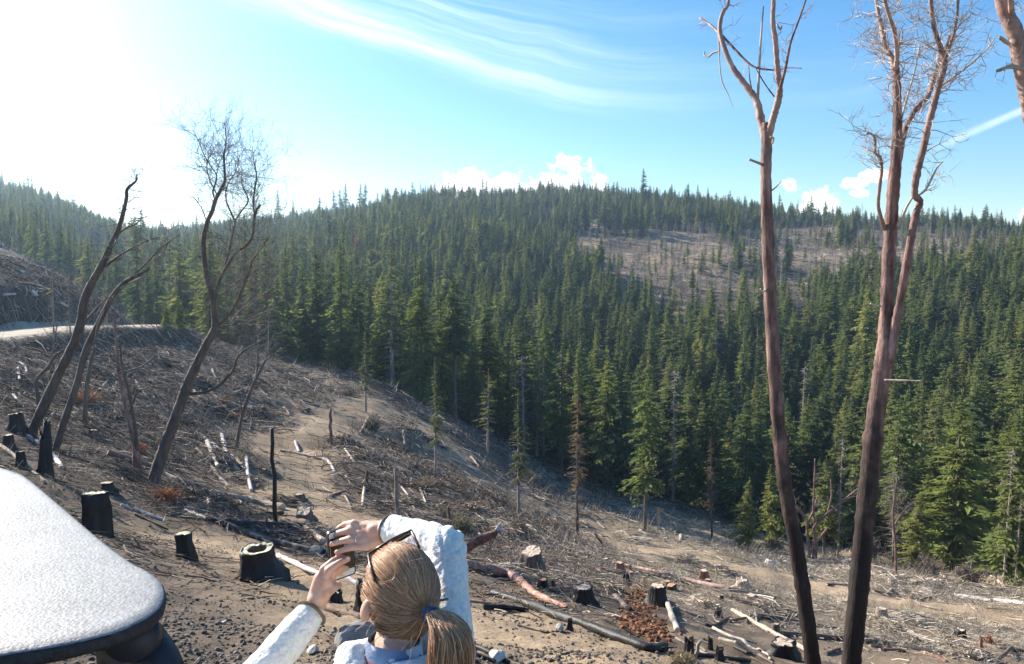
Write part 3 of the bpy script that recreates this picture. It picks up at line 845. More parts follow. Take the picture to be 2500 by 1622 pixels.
# ridge trees that stand above the skyline: px, top row, kind, extra label
RIDGE = [
    (266, 540, 'x'), (678, 465, 'full_b'), (714, 488, 'full_b'), (778, 480, 'narrow'), (815, 466, 'narrow'), (829, 462, 'narrow'), (843, 447, 'full_b'), (876, 448, 'full_b'), (890, 450, 'narrow'),
    (968, 458, 'lopsided'), (1012, 458, 'full_b'), (1044, 462, 'full_c'), (1108, 448, 'lopsided'), (1205, 458, 'full_b'), (1243, 456, 'narrow'), (1270, 455, 'narrow'), (1317, 446, 'lopsided'),
    (1455, 442, 'full_b'), (1479, 444, 'full_c'), (1505, 452, 'full_b'), (1570, 413, 'narrow'), (1596, 456, 'full_b'), (1640, 450, 'full_a'), (1728, 458, 'full_b'), (1818, 478, 'narrow'), (1903, 475, 'narrow'), (1982, 478, 'ragged'), (2033, 502, 'ragged'), (1950, 486, 'snag'), (2310, 525, 'full_b'), (2420, 522, 'full_b')]
RLAB = {843: 'tall pointed conifer in the left cluster on the ridge line', 876: 'second tall pointed conifer in the left cluster on the ridge line', 1108: 'lone thin ridge tree with bare tip before the first cloud', 1317: 'flat-topped open ridge tree before the large white cloud',
        1570: 'tallest pointed conifer on the skyline, left of the single bare trunk', 1982: 'ragged ridge conifer before the cloud between the two bare trunks', 678: 'pointed conifer on the skyline beside the branching bare tree', 714: 'smaller pointed conifer right of the one by the branching bare tree',
        1950: 'thin dead ridge tree with crooked branches before the cloud', 1903: 'narrow ridge conifer just right of the single bare trunk'}
RIDGE_TREES = []
for px, ty, k_ in RIDGE:
    if k_ == 'x': continue
    t = (px - 1250) / F / 1.01
    dd_ = np.linspace(380, 680, 200)
    el = zg(t * dd_, dd_) / dd_
    j = int(np.argmax(el))
    d0 = float(dd_[j]) - 4
    x0 = t * d0
    z0 = ground_at(x0, d0) - 0.3
    H = P(px, ty, d0).z - z0
    RIDGE_TREES.append((x0, d0))
    lab = RLAB.get(px)
    place_conifer(k_, (x0, d0, z0), max(8.0, H), random.random() * 6.28, lab or 'dark conifer rising above the ridge line against the sky', None if lab else 'conifers standing above the ridge line', {'narrow': 1.7, 'full_b': 1.25}.get(k_, 1.1))

# the forest
def forest_points():
    pts = []
    y = 64.0
    while y < 660:
        step = 4.0 + np.clip(y - 64, 0, 120) * 0.002
        xs = np.arange(-0.86 * y, 0.86 * y, step)
        xs = xs + rng.uniform(-0.45, 0.45, len(xs)) * step
        ys = y + rng.uniform(-0.5, 0.5, len(xs)) * step
        pts.append(np.stack([xs, ys], 1))
        y += step
    p = np.concatenate(pts)
    x, y = p[:, 0], p[:, 1]
    t = x / y
    dtl = y - treeline(t) - fbm(x / 7, y / 7, 71, 2) * 9 - 1.0
    p1, p2 = bare_patch(x, y)
    keep = (dtl > 0)
    dens = 1.0 - 0.22 * p1 * (y > 150) - 0.45 * p2 * (y > 150)
    dens *= np.where(dtl < 5, 0.75, 1.0) * np.where((t < -0.40) & (y < 130), 0.55, 1.0)
    keep &= rng.random(len(x)) < dens
    keep &= seg_dist(x, y, ROADP) > 4.0
    # ridge: nothing behind the crest
    keep &= y < 640
    p = p[keep]; p1 = p1[keep]; p2 = p2[keep]; dtl = dtl[keep]
    return p, p1, p2, dtl
FP, FP1, FP2, FDTL = forest_points()
fz = zg(FP[:, 0], FP[:, 1])
ft = FP[:, 0] / FP[:, 1]
nF = len(FP)
kidx = np.zeros(nF, int)
hgt = np.zeros(nF)
hn = fbm(FP[:, 0] / 18, FP[:, 1] / 18, 81, 3)
for i in range(nF):
    r = rng.random()
    y = FP[i, 1]; t = ft[i]
    if y > 150 and max(FP1[i], FP2[i]) > 0.35:
        k_ = rng.choice(['grey', 'snag', 'deadbrush', 'light_open', 'ragged', 'light', 'brown'], p=[.20, .15, .44, .07, .06, .04, .04])
        H = rng.uniform(5, 10)
    elif t > 0.22:
        k_ = rng.choice(['full_a', 'full_b', 'full_c', 'light', 'ragged', 'light_open', 'pole_top', 'grey', 'narrow', 'snag'], p=[.19, .16, .14, .17, .07, .08, .05, .05, .07, .02])
        H = rng.uniform(9.5, 16.5)
    elif FDTL[i] < 14 and t > -0.35:
        k_ = rng.choice(['pole_top', 'full_c', 'ragged', 'grey', 'narrow', 'light_open', 'snag', 'full_b', 'light'], p=[.24, .15, .14, .12, .08, .08, .07, .07, .05])
        H = rng.uniform(9.5, 16)
    else:
        k_ = rng.choice(['full_a', 'full_b', 'full_c', 'narrow', 'ragged', 'pole_top', 'light', 'grey', 'round', 'brown'], p=[.18, .22, .19, .16, .08, .05, .04, .04, .03, .01])
        H = rng.uniform(9.5, 16)
    H *= (1 + hn[i] * 0.55) * np.interp(y, [110, 190, 600], [1.0, 0.82, 0.74])
    if k_ == 'deadbrush': H = rng.uniform(3, 6)
    if k_ == 'round': H = rng.uniform(7, 10)
    kidx[i] = KNAMES.index(k_); hgt[i] = H
# a hazy far left slope carries taller, older trees
hgt *= np.where((ft < -0.47) & (FP[:, 1] < 240), 0.66, 1.0)
hgt *= np.where(rng.random(nF) < 0.12, 0.6, 1.0) * np.where(rng.random(nF) < 0.04, 1.3, 1.0)
hgt = np.where(FP[:, 1] < 140, np.minimum(hgt, 14.8), hgt)
# keep clear of the singled-out trees
for (ex, ey) in EDGE_XY:
    dd_ = np.hypot(FP[:, 0] - ex, FP[:, 1] - ey)
    hgt[dd_ < 1.6] = 0
okf = hgt > 0
FP, fz, ft, kidx, hgt, FDTL = FP[okf], fz[okf], ft[okf], kidx[okf], hgt[okf], FDTL[okf]
nF = len(FP)
rot = rng.random(nF) * 6.28
wid = rng.uniform(0.85, 1.35, nF) * np.interp(FP[:, 1], [110, 300], [1.0, 1.15])
# the ones that show largest become things of their own
show = hgt / FP[:, 1] * np.where(np.abs(ft) < 0.68, 1, 0) * np.where(FDTL < 26, 1.0, 0.6)
order = np.argsort(-show)
N_IND = 262
ind = np.zeros(nF, bool); ind[order[:N_IND]] = True
ZONES = [(-9, -0.47, 'beyond the gravel road at the far left'), (-0.47, -0.36, 'behind the leaning bare trees past the road bend'), (-0.36, -0.24, 'behind the branching bare tree above the clearing'), (-0.24, -0.13, 'at the clearing edge above the skid trail'),
         (-0.13, -0.02, 'at the forest edge above the second trail'), (-0.02, 0.10, 'around the lone dead brown conifer'), (0.10, 0.22, 'at the dark forest foot near the creek'), (0.22, 0.33, 'just left of the single bare trunk'), (0.33, 0.43, 'between the two tall bare trunks'), (0.43, 0.53, 'right of the forked trunk'), (0.53, 9, 'beside the bleached poles at the far right')]
KADJ = {'full_a': 'broad dark green conifer', 'full_b': 'pointed dark green conifer', 'full_c': 'layered dark green conifer', 'narrow': 'narrow spire-shaped conifer', 'ragged': 'ragged half-bare conifer', 'pole_top': 'high-crowned conifer with bare trunk', 'light': 'light green bushy conifer', 'light_open': 'yellow-green open conifer', 'grey': 'sparse grey-green conifer', 'brown': 'dead brown conifer', 'snag': 'bleached bare dead tree', 'round': 'rounded light green tree', 'deadbrush': 'leafless grey bush', 'red': 'red dead conifer', 'lopsided': 'lopsided conifer'}
for i in order[:N_IND]:
    k_ = KNAMES[kidx[i]]
    z = [q for q in ZONES if q[0] <= ft[i] < q[1]][0]
    sz = 'tall ' if hgt[i] > 14 else ('small ' if hgt[i] < 11 else '')
    row = 'front-row ' if FDTL[i] < 5 else ('' if FDTL[i] < 13 else 'set-back ')
    place_conifer(k_, (FP[i, 0], FP[i, 1], fz[i]), hgt[i], rot[i], row + sz + KADJ[k_] + ' ' + z[2], row + sz + KADJ[k_] + 's ' + z[2], wid[i],
                  name={'snag': 'dead_tree', 'deadbrush': 'dead_bush', 'brown': 'dead_conifer', 'round': 'broadleaf_tree'}.get(k_, 'conifer_tree'), cat='tree')
# three red dying trees within the green hillside
for px, by, H, k_, lab in ((876, 690, 11, 'red', 'red dead conifer standing out on the green far hillside'), (780, 735, 11, 'brown', 'brownish dying conifer low on the far hillside left'), (1735, 790, 9, 'brown', 'reddish-brown dead tree below the bare patch of hillside'), (1240, 590, 9, 'red', 'small red dead conifer high on the far hillside'), (2330, 1000, 8, 'brown', 'brown dead conifer among green ones right of the forked trunk')):
    p = hit(px, by, dmin=110)
    place_conifer(k_, p, H + 3, 1.0, lab, None, 1.2, name='dead_conifer', cat='tree')

def forest_mass():
    sel = ~ind
    pts = np.stack([FP[sel, 0], FP[sel, 1], fz[sel]], 1)
    me = bpy.data.meshes.new('forest')
    me.vertices.add(len(pts)); me.vertices.foreach_set('co', pts.astype(np.float32).ravel())
    a = me.attributes.new('kindex', 'INT', 'POINT'); a.data.foreach_set('value', kidx[sel].astype(np.int32))
    a = me.attributes.new('turn', 'FLOAT_VECTOR', 'POINT')
    a.data.foreach_set('vector', np.stack([rng.normal(0, .02, sel.sum()), rng.normal(0, .02, sel.sum()), rot[sel]], 1).astype(np.float32).ravel())
    s = hgt[sel] / np.array([SPEC[k][0] for k in KNAMES])[kidx[sel]]
    a = me.attributes.new('size', 'FLOAT_VECTOR', 'POINT')
    a.data.foreach_set('vector', np.stack([s * wid[sel], s * wid[sel], s], 1).astype(np.float32).ravel())
    o = link('forest', me)
    tag(o, 'dense conifer forest covering the far hillside up to the ridge', 'forest', kind='stuff')
    ng = bpy.data.node_groups.new('forest scatter', 'GeometryNodeTree')
    ng.interface.new_socket('Geometry', in_out='INPUT', socket_type='NodeSocketGeometry')
    ng.interface.new_socket('Geometry', in_out='OUTPUT', socket_type='NodeSocketGeometry')
    gi = ng.nodes.new('NodeGroupInput'); go = ng.nodes.new('NodeGroupOutput')
    ci = ng.nodes.new('GeometryNodeCollectionInfo')
    ci.inputs['Collection'].default_value = proto_col
    ci.inputs['Separate Children'].default_value = True
    ci.inputs['Reset Children'].default_value = True
    ip = ng.nodes.new('GeometryNodeInstanceOnPoints')
    ip.inputs['Pick Instance'].default_value = True
    def attr(n, t):
        q = ng.nodes.new('GeometryNodeInputNamedAttribute'); q.data_type = t; q.inputs['Name'].default_value = n
        return [s for s in q.outputs if s.enabled and s.name == 'Attribute'][0]
    L = ng.links.new
    L(gi.outputs[0], ip.inputs['Points']); L(ci.outputs[0], ip.inputs['Instance'])
    L(attr('kindex', 'INT'), ip.inputs['Instance Index'])
    L(attr('turn', 'FLOAT_VECTOR'), ip.inputs['Rotation'])
    L(attr('size', 'FLOAT_VECTOR'), ip.inputs['Scale'])
    L(ip.outputs[0], go.inputs[0])
    md = o.modifiers.new('scatter', 'NODES'); md.node_group = ng
forest_mass()
print('FOREST', nF)
# ------------------------------------------------------------------ bare trees
def catmull(pts, n=5):
    pts = [np.array(p, float) for p in pts]
    q = [2 * pts[0] - pts[1]] + pts + [2 * pts[-1] - pts[-2]]
    out = []
    for i in range(1, len(q) - 2):
        for s in range(n):
            t = s / n
            out.append(0.5 * (2 * q[i] + (q[i + 1] - q[i - 1]) * t + (2 * q[i - 1] - 5 * q[i] + 4 * q[i + 1] - q[i + 2]) * t * t + (-q[i - 1] + 3 * q[i] - 3 * q[i + 1] + q[i + 2]) * t ** 3))
    out.append(pts[-1])
    return np.array(out)

def limb_world(px, d0, d1):
    """px: list of (column, row, width px); depth runs d0 -> d1"""
    n = len(px)
    a = []
    for i, (x, y, w) in enumerate(px):
        d = d0 + (d1 - d0) * i / max(1, n - 1)
        p = P(x, y, d)
        a.append((p.x, p.y, p.z, w * 0.5 * d / F))
    return catmull(a, 9)

def limb_mesh(mb, arr, n=12, rough=0.05, knots=0.06):
    r = arr[:, 3] * (1 + knots * np.random.default_rng(int(abs(arr[0, 0] * 999))).normal(0, 1, len(arr)))
    mb.tube([Vector(a[:3]) for a in arr], list(np.maximum(r, 0.003)), n, True, rough)

def twig(mb, p, d, L, r, depth, curl=0.35, kids=3, upbias=0.15):
    n = 5 if depth else 4
    pts = [Vector(p)]; dirs = [Vector(d).normalized()]
    for i in range(n - 1):
        dd_ = (dirs[-1] + Vector((random.gauss(0, curl), random.gauss(0, curl), random.gauss(upbias, curl)))).normalized()
        dirs.append(dd_); pts.append(pts[-1] + dd_ * (L / (n - 1)))
    mb.tube(pts, [r * (1 - 0.75 * i / (n - 1)) for i in range(n)], 3, False)
    if depth > 0:
        for k in range(kids):
            j = random.randint(1, n - 1)
            nd = (dirs[j] + Vector((random.gauss(0, 0.7), random.gauss(0, 0.7), random.gauss(0.1, 0.6)))).normalized()
            twig(mb, pts[j], nd, L * random.uniform(0.35, 0.7), r * 0.6, depth - 1, curl, kids, upbias)

def bare_tree(name, label, d, trunk, limbs, bark, limbmat, twigmat, twigs=(), rough=0.05):
    if name == 'oak_tree':
        trunk = [(x, y, w * 0.86) for x, y, w in trunk]
        limbs = [([(x, y, w * 0.72) for x, y, w in L[0]],) + tuple(L[1:]) for L in limbs]
        twigs = [(i, int(n * 1.5), lo, Lm * 1.1, rr, dep, k, u) for i, n, lo, Lm, rr, dep, k, u in twigs]
    tw = limb_world(trunk, d, d)
    gz = ground_at(tw[0, 0], tw[0, 1])
    if tw[0, 2] > gz - 0.05:     # run the trunk into the soil
        dirv = tw[0] - tw[3]
        first = tw[0].copy(); first[2] = gz - 0.25; first[3] *= 1.25
        k = (first[2] - tw[0, 2]) / min(dirv[2], -1e-3)
        first[:2] += dirv[:2] * min(k, 6) * 0.6
        tw = np.concatenate([[first], tw])
    base = Vector((tw[0, 0], tw[0, 1], ground_at(tw[0, 0], tw[0, 1])))
    e = empty(name, base)
    tag(e, label, 'tree')
    def put(o):
        o.parent = e
        o.matrix_parent_inverse = Matrix.Translation(-base)
        return o
    mb = MB(); limb_mesh(mb, tw, 16, rough, 0.04)
    objs = [put(mb.build('trunk', MAT[bark]))]
    arrs = [tw]
    for L in limbs:
        px, dd, mt = L[0], L[1], (L[2] if len(L) > 2 else limbmat)
        a = limb_world(px, d + dd[0], d + dd[1])
        mb = MB(); limb_mesh(mb, a, 10 if a[0, 3] > 0.03 else 6, rough)
        objs.append(put(mb.build('limb', MAT[mt])))
        arrs.append(a)
    for idx, n, lo, Lm, rr, dep, kids, upb in twigs:
        mb = MB()
        a = arrs[idx]
        for _ in range(n):
            j = min(len(a) - 2, int((lo + (1 - lo) * random.random()) * (len(a) - 1)))
            ax = Vector(a[j + 1][:3]) - Vector(a[j][:3])
            nd = (ax.normalized() * 0.6 + Vector((random.gauss(0, 1), random.gauss(0, 1), random.gauss(0.1, 0.6)))).normalized()
            twig(mb, a[j][:3], nd, Lm * random.uniform(0.5, 1.2), rr, dep, 0.32, kids, upb)
        o = mb.build('twigs', MAT[twigmat], objs[idx], smooth=False)
        o['kind'] = 'stuff'
    return e

# --- right: single trunk that forks high up
bare_tree('madrone_tree', 'tall bare reddish trunk forking into two limbs high up, left one of the right pair', 9.2,
    [(1986, 1622, 38), (1966, 1480, 37), (1943, 1330, 36), (1918, 1200, 34), (1903, 1060, 33), (1890, 900, 31), (1880, 720, 30), (1874, 560, 28), (1870, 430, 26), (1872, 330, 25), (1871, 300, 21)],
    [([(1872, 345, 22), (1857, 290, 19), (1846, 245, 17), (1818, 205, 15), (1786, 160, 13), (1766, 110, 12), (1757, 70, 11), (1764, 32, 9), (1778, 5, 8), (1772, -70, 6)], (0, 0.6), 'madrone_pale'),
     ([(1873, 340, 20), (1886, 295, 18), (1899, 250, 16), (1904, 215, 15), (1898, 165, 13), (1893, 100, 12), (1887, 45, 11), (1894, -80, 9)], (0, -0.5), 'madrone_pale'),
     ([(1903, 222, 9), (1918, 165, 8), (1930, 105, 6), (1950, 50, 5), (1978, -30, 4)], (-0.3, -0.8)),
     ([(1757, 82, 7), (1735, 62, 6), (1709, 45, 5)], (0.5, 0.9), 'madrone_pale'),
     ([(1764, 88, 6), (1795, 122, 6), (1832, 158, 5), (1862, 169, 5), (1898, 171, 4), (1925, 166, 3), (1958, 167, 2)], (0.5, -0.4)),
     ([(1850, 240, 7), (1854, 160, 6), (1858, 90, 5), (1864, 15, 3)], (0.1, 0.3), 'log_pale'),
     ([(1757, 124, 5), (1740, 130, 5), (1729, 139, 4), (1719, 134, 4), (1721, 126, 3)], (0.5, 0.9), 'log_pale'),
     ([(1755, 85, 5), (1756, 140, 3), (1762, 195, 3), (1778, 232, 2), (1790, 262, 1)], (0.5, 0.4), 'log_pale'),
     ([(1890, 236, 4), (1872, 212, 3), (1857, 188, 3), (1845, 165, 2)], (-0.3, -0.5)),
     ([(1837, 225, 3), (1830, 190, 3), (1828, 158, 2)], (0.1, -0.1)),
     ([(1861, 402, 7), (1846, 396, 6), (1830, 390, 6)], (0, -0.25), 'log_pale'),
     ([(1884, 466, 4), (1896, 456, 3), (1907, 443, 2)], (0, -0.2), 'log_pale'),
     ([(1897, 60, 4), (1905, 72, 5), (1908, 64, 4)], (-0.4, -0.5), 'log_pale'),
     ([(1886, 350, 5), (1888, 338, 5), (1881, 335, 4)], (-0.1, -0.2), 'log_pale'),
     ([(1875, 706, 6), (1862, 712, 5), (1857, 706, 4)], (0, -0.2), 'log_pale')],
    'madrone_burnt_shaded', 'madrone', 'twig_pale', [(1, 7, 0.5, 0.25, 0.006, 1, 2, 0.1), (2, 7, 0.4, 0.25, 0.006, 1, 2, 0.1), (3, 8, 0.2, 0.22, 0.005, 1, 2, 0.1), (5, 9, 0.3, 0.22, 0.005, 1, 2, 0.0), (4, 2, 0.2, 0.3, 0.005, 1, 2, 0)])

# --- right: forked double stem with twiggy crown
bare_tree('madrone_tree', 'tall bare tree with two red stems from a low fork and twiggy white crown', 9.6,
    [(2078, 1622, 46), (2090, 1500, 47), (2104, 1350, 47), (2118, 1200, 46), (2134, 1050, 44), (2150, 930, 43), (2160, 860, 42), (2164, 780, 33), (2168, 650, 30), (2176, 540, 29), (2182, 450, 28), (2188, 380, 26), (2191, 300, 21), (2190, 230, 19), (2187, 165, 16)],
    [([(2172, 880, 26), (2184, 800, 23), (2197, 735, 21), (2211, 660, 20), (2224, 585, 18), (2236, 525, 17), (2246, 492, 16), (2233, 474, 15), (2241, 415, 17), (2256, 355, 16), (2268, 300, 16), (2283, 245, 15), (2296, 195, 14), (2307, 152, 13), (2296, 118, 12), (2285, 85, 11), (2275, 30, 10), (2270, -60, 8)], (-0.05, -0.7), 'madrone'),
     ([(2305, 158, 9), (2320, 110, 8), (2332, 70, 7), (2338, 20, 7), (2342, -50, 5)], (-0.5, -0.9), 'madrone_pale'),
     ([(2194, 392, 17), (2205, 335, 14), (2218, 295, 13), (2238, 265, 13), (2262, 240, 12), (2276, 205, 11), (2285, 172, 10), (2300, 140, 8), (2318, 90, 6)], (0.05, 0.6), 'madrone'),
     ([(2187, 175, 15), (2176, 140, 13), (2161, 112, 12), (2153, 70, 11), (2144, 30, 9), (2130, -50, 7)], (0, 0.4), 'madrone_pale'),
     ([(2187, 175, 12), (2190, 130, 11), (2184, 80, 10), (2168, 30, 9), (2150, -40, 7)], (0, -0.5), 'madrone_pale'),
     ([(2160, 560, 12), (2149, 525, 10), (2144, 495, 9), (2149, 445, 9), (2153, 415, 8), (2149, 385, 8), (2137, 374, 7), (2137, 345, 6), (2128, 328, 5), (2116, 326, 4)], (0, -0.6), 'madrone_pale'),
     ([(2180, 562, 7), (2200, 535, 7), (2214, 505, 6), (2228, 482, 5)], (0, -0.3), 'log_pale'),
     ([(2160, 928, 5), (2200, 929, 5), (2253, 931, 4)], (-0.2, -0.5), 'log_pale'),
     ([(2150, 748, 6), (2136, 748, 6), (2126, 742, 5)], (-0.1, -0.3), 'log_pale'),
     ([(2150, 700, 4), (2132, 690, 4), (2122, 676, 3)], (-0.1, -0.3), 'log_pale'),
     ([(2199, 295, 6), (2220, 220, 5), (2235, 165, 4), (2245, 110, 3)], (0, 0.5), 'log_pale'),
     ([(2290, 215, 6), (2330, 188, 5), (2372, 155, 4), (2410, 120, 3), (2428, 95, 2)], (-0.4, -0.7), 'log_pale'),
     ([(2240, 480, 5), (2262, 460, 5), (2288, 410, 4), (2302, 395, 3)], (-0.3, -0.6), 'log_pale')],
    'madrone_burnt_shaded', 'madrone', 'twig_pale',
    [(1, 46, 0.5, 0.42, 0.007, 2, 3, 0.02), (2, 14, 0.1, 0.4, 0.006, 2, 3, 0.02), (3, 30, 0.2, 0.42, 0.007, 2, 3, 0.02), (4, 34, 0.1, 0.42, 0.007, 2, 3, 0.0), (5, 28, 0.1, 0.42, 0.007, 2, 3, 0.0), (6, 26, 0.35, 0.33, 0.006, 2, 3, 0.05), (0, 28, 0.78, 0.42, 0.007, 2, 3, 0.0), (11, 8, 0.1, 0.35, 0.005, 1, 3, 0), (12, 12, 0.1, 0.4, 0.005, 1, 3, 0), (13, 9, 0.1, 0.3, 0.005, 1, 3, 0.1)])

# --- right: leaning trunk that crosses the upper right corner
bare_tree('madrone_tree', 'leaning orange-barked trunk crossing the upper right corner', 9.0,
    [(2665, 1720, 58), (2640, 1400, 54), (2606, 1000, 50), (2570, 640, 47), (2538, 380, 44), (2513, 240, 42), (2500, 180, 40), (2490, 130, 39), (2478, 80, 36), (2456, 30, 33), (2436, -40, 28), (2420, -140, 20)],
    [([(2494, 168, 11), (2466, 163, 11), (2440, 172, 8), (2434, 173, 6)], (-0.1, -0.3), 'log_pale'),
     ([(2464, 108, 9), (2450, 98, 9), (2441, 92, 8)], (-0.1, -0.25), 'log_pale'),
     ([(2470, 50, 14), (2468, 10, 12), (2460, -60, 10)], (0, -0.3), 'madrone_pale')],
    'madrone_pale', 'madrone', 'twig_pale', [(1, 4, 0.3, 0.3, 0.005, 1, 2, -0.1), (3, 8, 0.1, 0.4, 0.006, 2, 3, 0)])

# --- left: leaning trees
bare_tree('oak_tree', 'dark leaning bare tree at the far left, trunk bending over the gravel road', 21.5,
    [(72, 1070, 30), (108, 990, 28), (150, 900, 26), (180, 840, 25), (198, 785, 25), (203, 745, 23), (216, 708, 22), (248, 648, 19), (279, 583, 16), (293, 548, 13), (308, 489, 10), (311, 462, 9), (332, 442, 6), (334, 425, 3)],
    [([(258, 650, 9), (280, 632, 8), (303, 617, 7), (354, 590, 5), (389, 580, 3)], (0, -1.5)), ([(292, 568, 7), (310, 556, 6), (330, 548, 4), (350, 530, 2)], (0, 1)), ([(205, 790, 10), (230, 760, 8), (262, 728, 6), (300, 700, 4)], (0, 1.2)), ([(311, 458, 4), (328, 466, 3), (356, 469, 2)], (0, 0.5)), ([(313, 495, 3), (332, 482, 3), (346, 487, 2)], (0, -0.5)), ([(308, 512, 3), (322, 508, 2), (335, 512, 2)], (0, 0.4))],
    'bark_dark', 'bark_dark', 'twig_grey', [(0, 16, 0.6, 0.7, 0.010, 1, 3, 0.05), (1, 14, 0.1, 0.8, 0.010, 1, 3, 0.05), (2, 8, 0.2, 0.7, 0.009, 1, 3, 0.1), (3, 10, 0.2, 0.8, 0.009, 1, 3, 0.1)])
bare_tree('oak_tree', 'slimmer leaning bare tree with long arching side branch by the gravel road', 20.5,
    [(134, 1108, 21), (150, 1050, 20), (172, 985, 19), (190, 930, 18), (208, 860, 18), (236, 799, 16), (258, 755, 15), (279, 718, 14), (303, 691, 12), (330, 675, 9), (364, 657, 6)],
    [([(303, 691, 8), (340, 660, 7), (365, 635, 6), (380, 617, 5), (408, 595, 4), (438, 573, 3)], (0, 1.2)), ([(290, 705, 7), (320, 690, 6), (350, 678, 6), (395, 673, 5), (415, 682, 4), (430, 700, 4), (455, 712, 3), (476, 719, 2)], (0, -1.0), 'log_grey'), ([(262, 748, 6), (240, 790, 5), (232, 830, 4)], (0, -0.6)), ([(380, 620, 4), (400, 612, 3), (430, 608, 2), (446, 606, 1)], (1.0, 1.2))],
    'bark_dark', 'bark_dark', 'twig_grey', [(0, 10, 0.6, 0.6, 0.009, 1, 3, 0.05), (1, 16, 0.2, 0.7, 0.009, 1, 3, 0.1), (2, 10, 0.4, 0.5, 0.008, 1, 3, -0.05)])
bare_tree('oak_tree', 'large leaning bare tree with wide fan of fine twigs left of the skid trail', 20.0,
    [(376, 1170, 36), (392, 1120, 33), (414, 1060, 31), (436, 1000, 30), (458, 940, 29), (480, 890, 26), (505, 840, 23), (524, 800, 20), (522, 755, 16), (517, 718, 15), (505, 680, 14), (502, 660, 14), (497, 615, 14), (498, 576, 13), (507, 540, 12), (518, 516, 12), (526, 489, 11), (540, 462, 9), (549, 441, 8), (548, 410, 6), (547, 381, 5), (552, 340, 3), (549, 300, 2)],
    [([(526, 489, 6), (520, 469, 6), (529, 431, 5), (514, 405, 4), (498, 378, 4), (485, 345, 3), (471, 317, 2)], (0, 1.0)),
     ([(520, 735, 11), (539, 677, 10), (572, 623, 10), (600, 600, 10), (616, 576, 9), (623, 522, 8), (636, 500, 6)], (0, -0.8)),
     ([(622, 535, 6), (619, 489, 6), (626, 431, 5), (620, 395, 3), (616, 357, 2)], (-0.7, -1.2)),
     ([(522, 745, 9), (532, 700, 8), (552, 640, 8), (569, 566, 8), (572, 539, 7), (552, 489, 5), (556, 450, 4), (575, 420, 3), (585, 380, 2)], (0, 1.6)),
     ([(572, 541, 6), (590, 515, 5), (606, 489, 5), (592, 455, 3), (590, 425, 2)], (1.2, 0.8)),
     ([(524, 800, 11), (548, 780, 9), (572, 751, 8), (593, 701, 8), (608, 665, 7), (616, 637, 6), (640, 605, 4), (664, 568, 2)], (0, -1.8)),
     ([(466, 962, 12), (500, 958, 10), (534, 942, 9), (556, 920, 9), (570, 903, 8), (584, 867, 7), (623, 842, 5), (650, 838, 3)], (0, -1.5)),
     ([(526, 800, 8), (556, 795, 7), (590, 788, 5), (630, 770, 4), (660, 757, 3)], (0, 1.5)),
     ([(505, 543, 4), (497, 520, 4), (488, 502, 3), (470, 479, 2)], (0, 0.6)),
     ([(540, 720, 6), (575, 690, 5), (610, 672, 4), (650, 640, 3)], (0.3, 2.0)),
     ([(560, 792, 6), (585, 760, 5), (620, 735, 4), (655, 712, 2)], (0.5, 2.4)),
     ([(530, 476, 5), (512, 440, 4), (505, 400, 3), (520, 370, 2)], (0, -1.2))],
    'bark_dark', 'bark_dark', 'twig_grey',
    [(0, 34, 0.70, 0.95, 0.007, 2, 4, 0.12), (1, 16, 0.2, 0.9, 0.0065, 2, 4, 0.12), (2, 24, 0.3, 1.0, 0.007, 2, 4, 0.08), (3, 20, 0.1, 0.85, 0.0065, 2, 4, 0.12), (4, 26, 0.2, 0.95, 0.007, 2, 4, 0.1), (5, 16, 0.1, 0.8, 0.0065, 2, 4, 0.12), (6, 30, 0.2, 1.0, 0.007, 2, 4, 0.05), (7, 16, 0.4, 0.8, 0.0065, 2, 4, 0.05), (8, 20, 0.2, 0.9, 0.0065, 2, 4, 0.03), (9, 6, 0.2, 0.6, 0.008, 1, 3, 0.1), (10, 20, 0.1, 1.0, 0.0065, 2, 4, 0.05), (11, 18, 0.1, 1.0, 0.0065, 2, 4, 0.03), (12, 14, 0.2, 0.8, 0.008, 2, 3, 0.12)])
bare_tree('oak_sapling', 'twin-stemmed thin bare sapling with reddish base between the leaning trees', 21.0,
    [(333, 1112, 18), (328, 1085, 11), (318, 1045, 10), (306, 992, 9), (297, 950, 9), (292, 920, 8), (287, 885, 7), (285, 850, 6), (281, 796, 4), (279, 740, 2)],
    [([(335, 1100, 11), (332, 1060, 9), (322, 1000, 8), (313, 949, 8), (303, 915, 7), (297, 880, 5), (293, 820, 3)], (0, -0.6)), ([(325, 985, 5), (335, 960, 4), (365, 945, 3), (400, 940, 2)], (-0.3, -1)), ([(300, 910, 5), (345, 895, 4), (375, 870, 2)], (-0.3, 0.8))],
    'madrone', 'bark_dark', 'twig_grey', [(0, 16, 0.5, 0.6, 0.008, 1, 3, 0.1), (1, 12, 0.4, 0.6, 0.008, 1, 3, 0.1), (2, 8, 0.1, 0.4, 0.007, 1, 2, 0), (3, 8, 0.1, 0.4, 0.007, 1, 2, 0)])
bare_tree('oak_sapling', 'thin forked bare sapling between large leaning tree and skid trail', 33.0,
    [(578, 1086, 9), (586, 1040, 9), (594, 1005, 8), (602, 981, 8), (614, 950, 8), (627, 920, 7), (640, 895, 6), (652, 871, 5), (662, 840, 4), (672, 805, 2)],
    [([(624, 925, 5), (629, 890, 5), (630, 849, 4), (633, 800, 2)], (0, 0.8)), ([(590, 1015, 4), (588, 985, 3), (583, 955, 2)], (0, -0.8)), ([(648, 880, 3), (665, 868, 3), (690, 850, 2)], (0, -0.8))],
    'bark_dark', 'bark_dark', 'twig_grey', [(0, 18, 0.55, 0.9, 0.010, 1, 3, 0.1), (1, 12, 0.2, 0.8, 0.010, 1, 3, 0.1), (3, 6, 0.2, 0.6, 0.009, 1, 3, 0)])
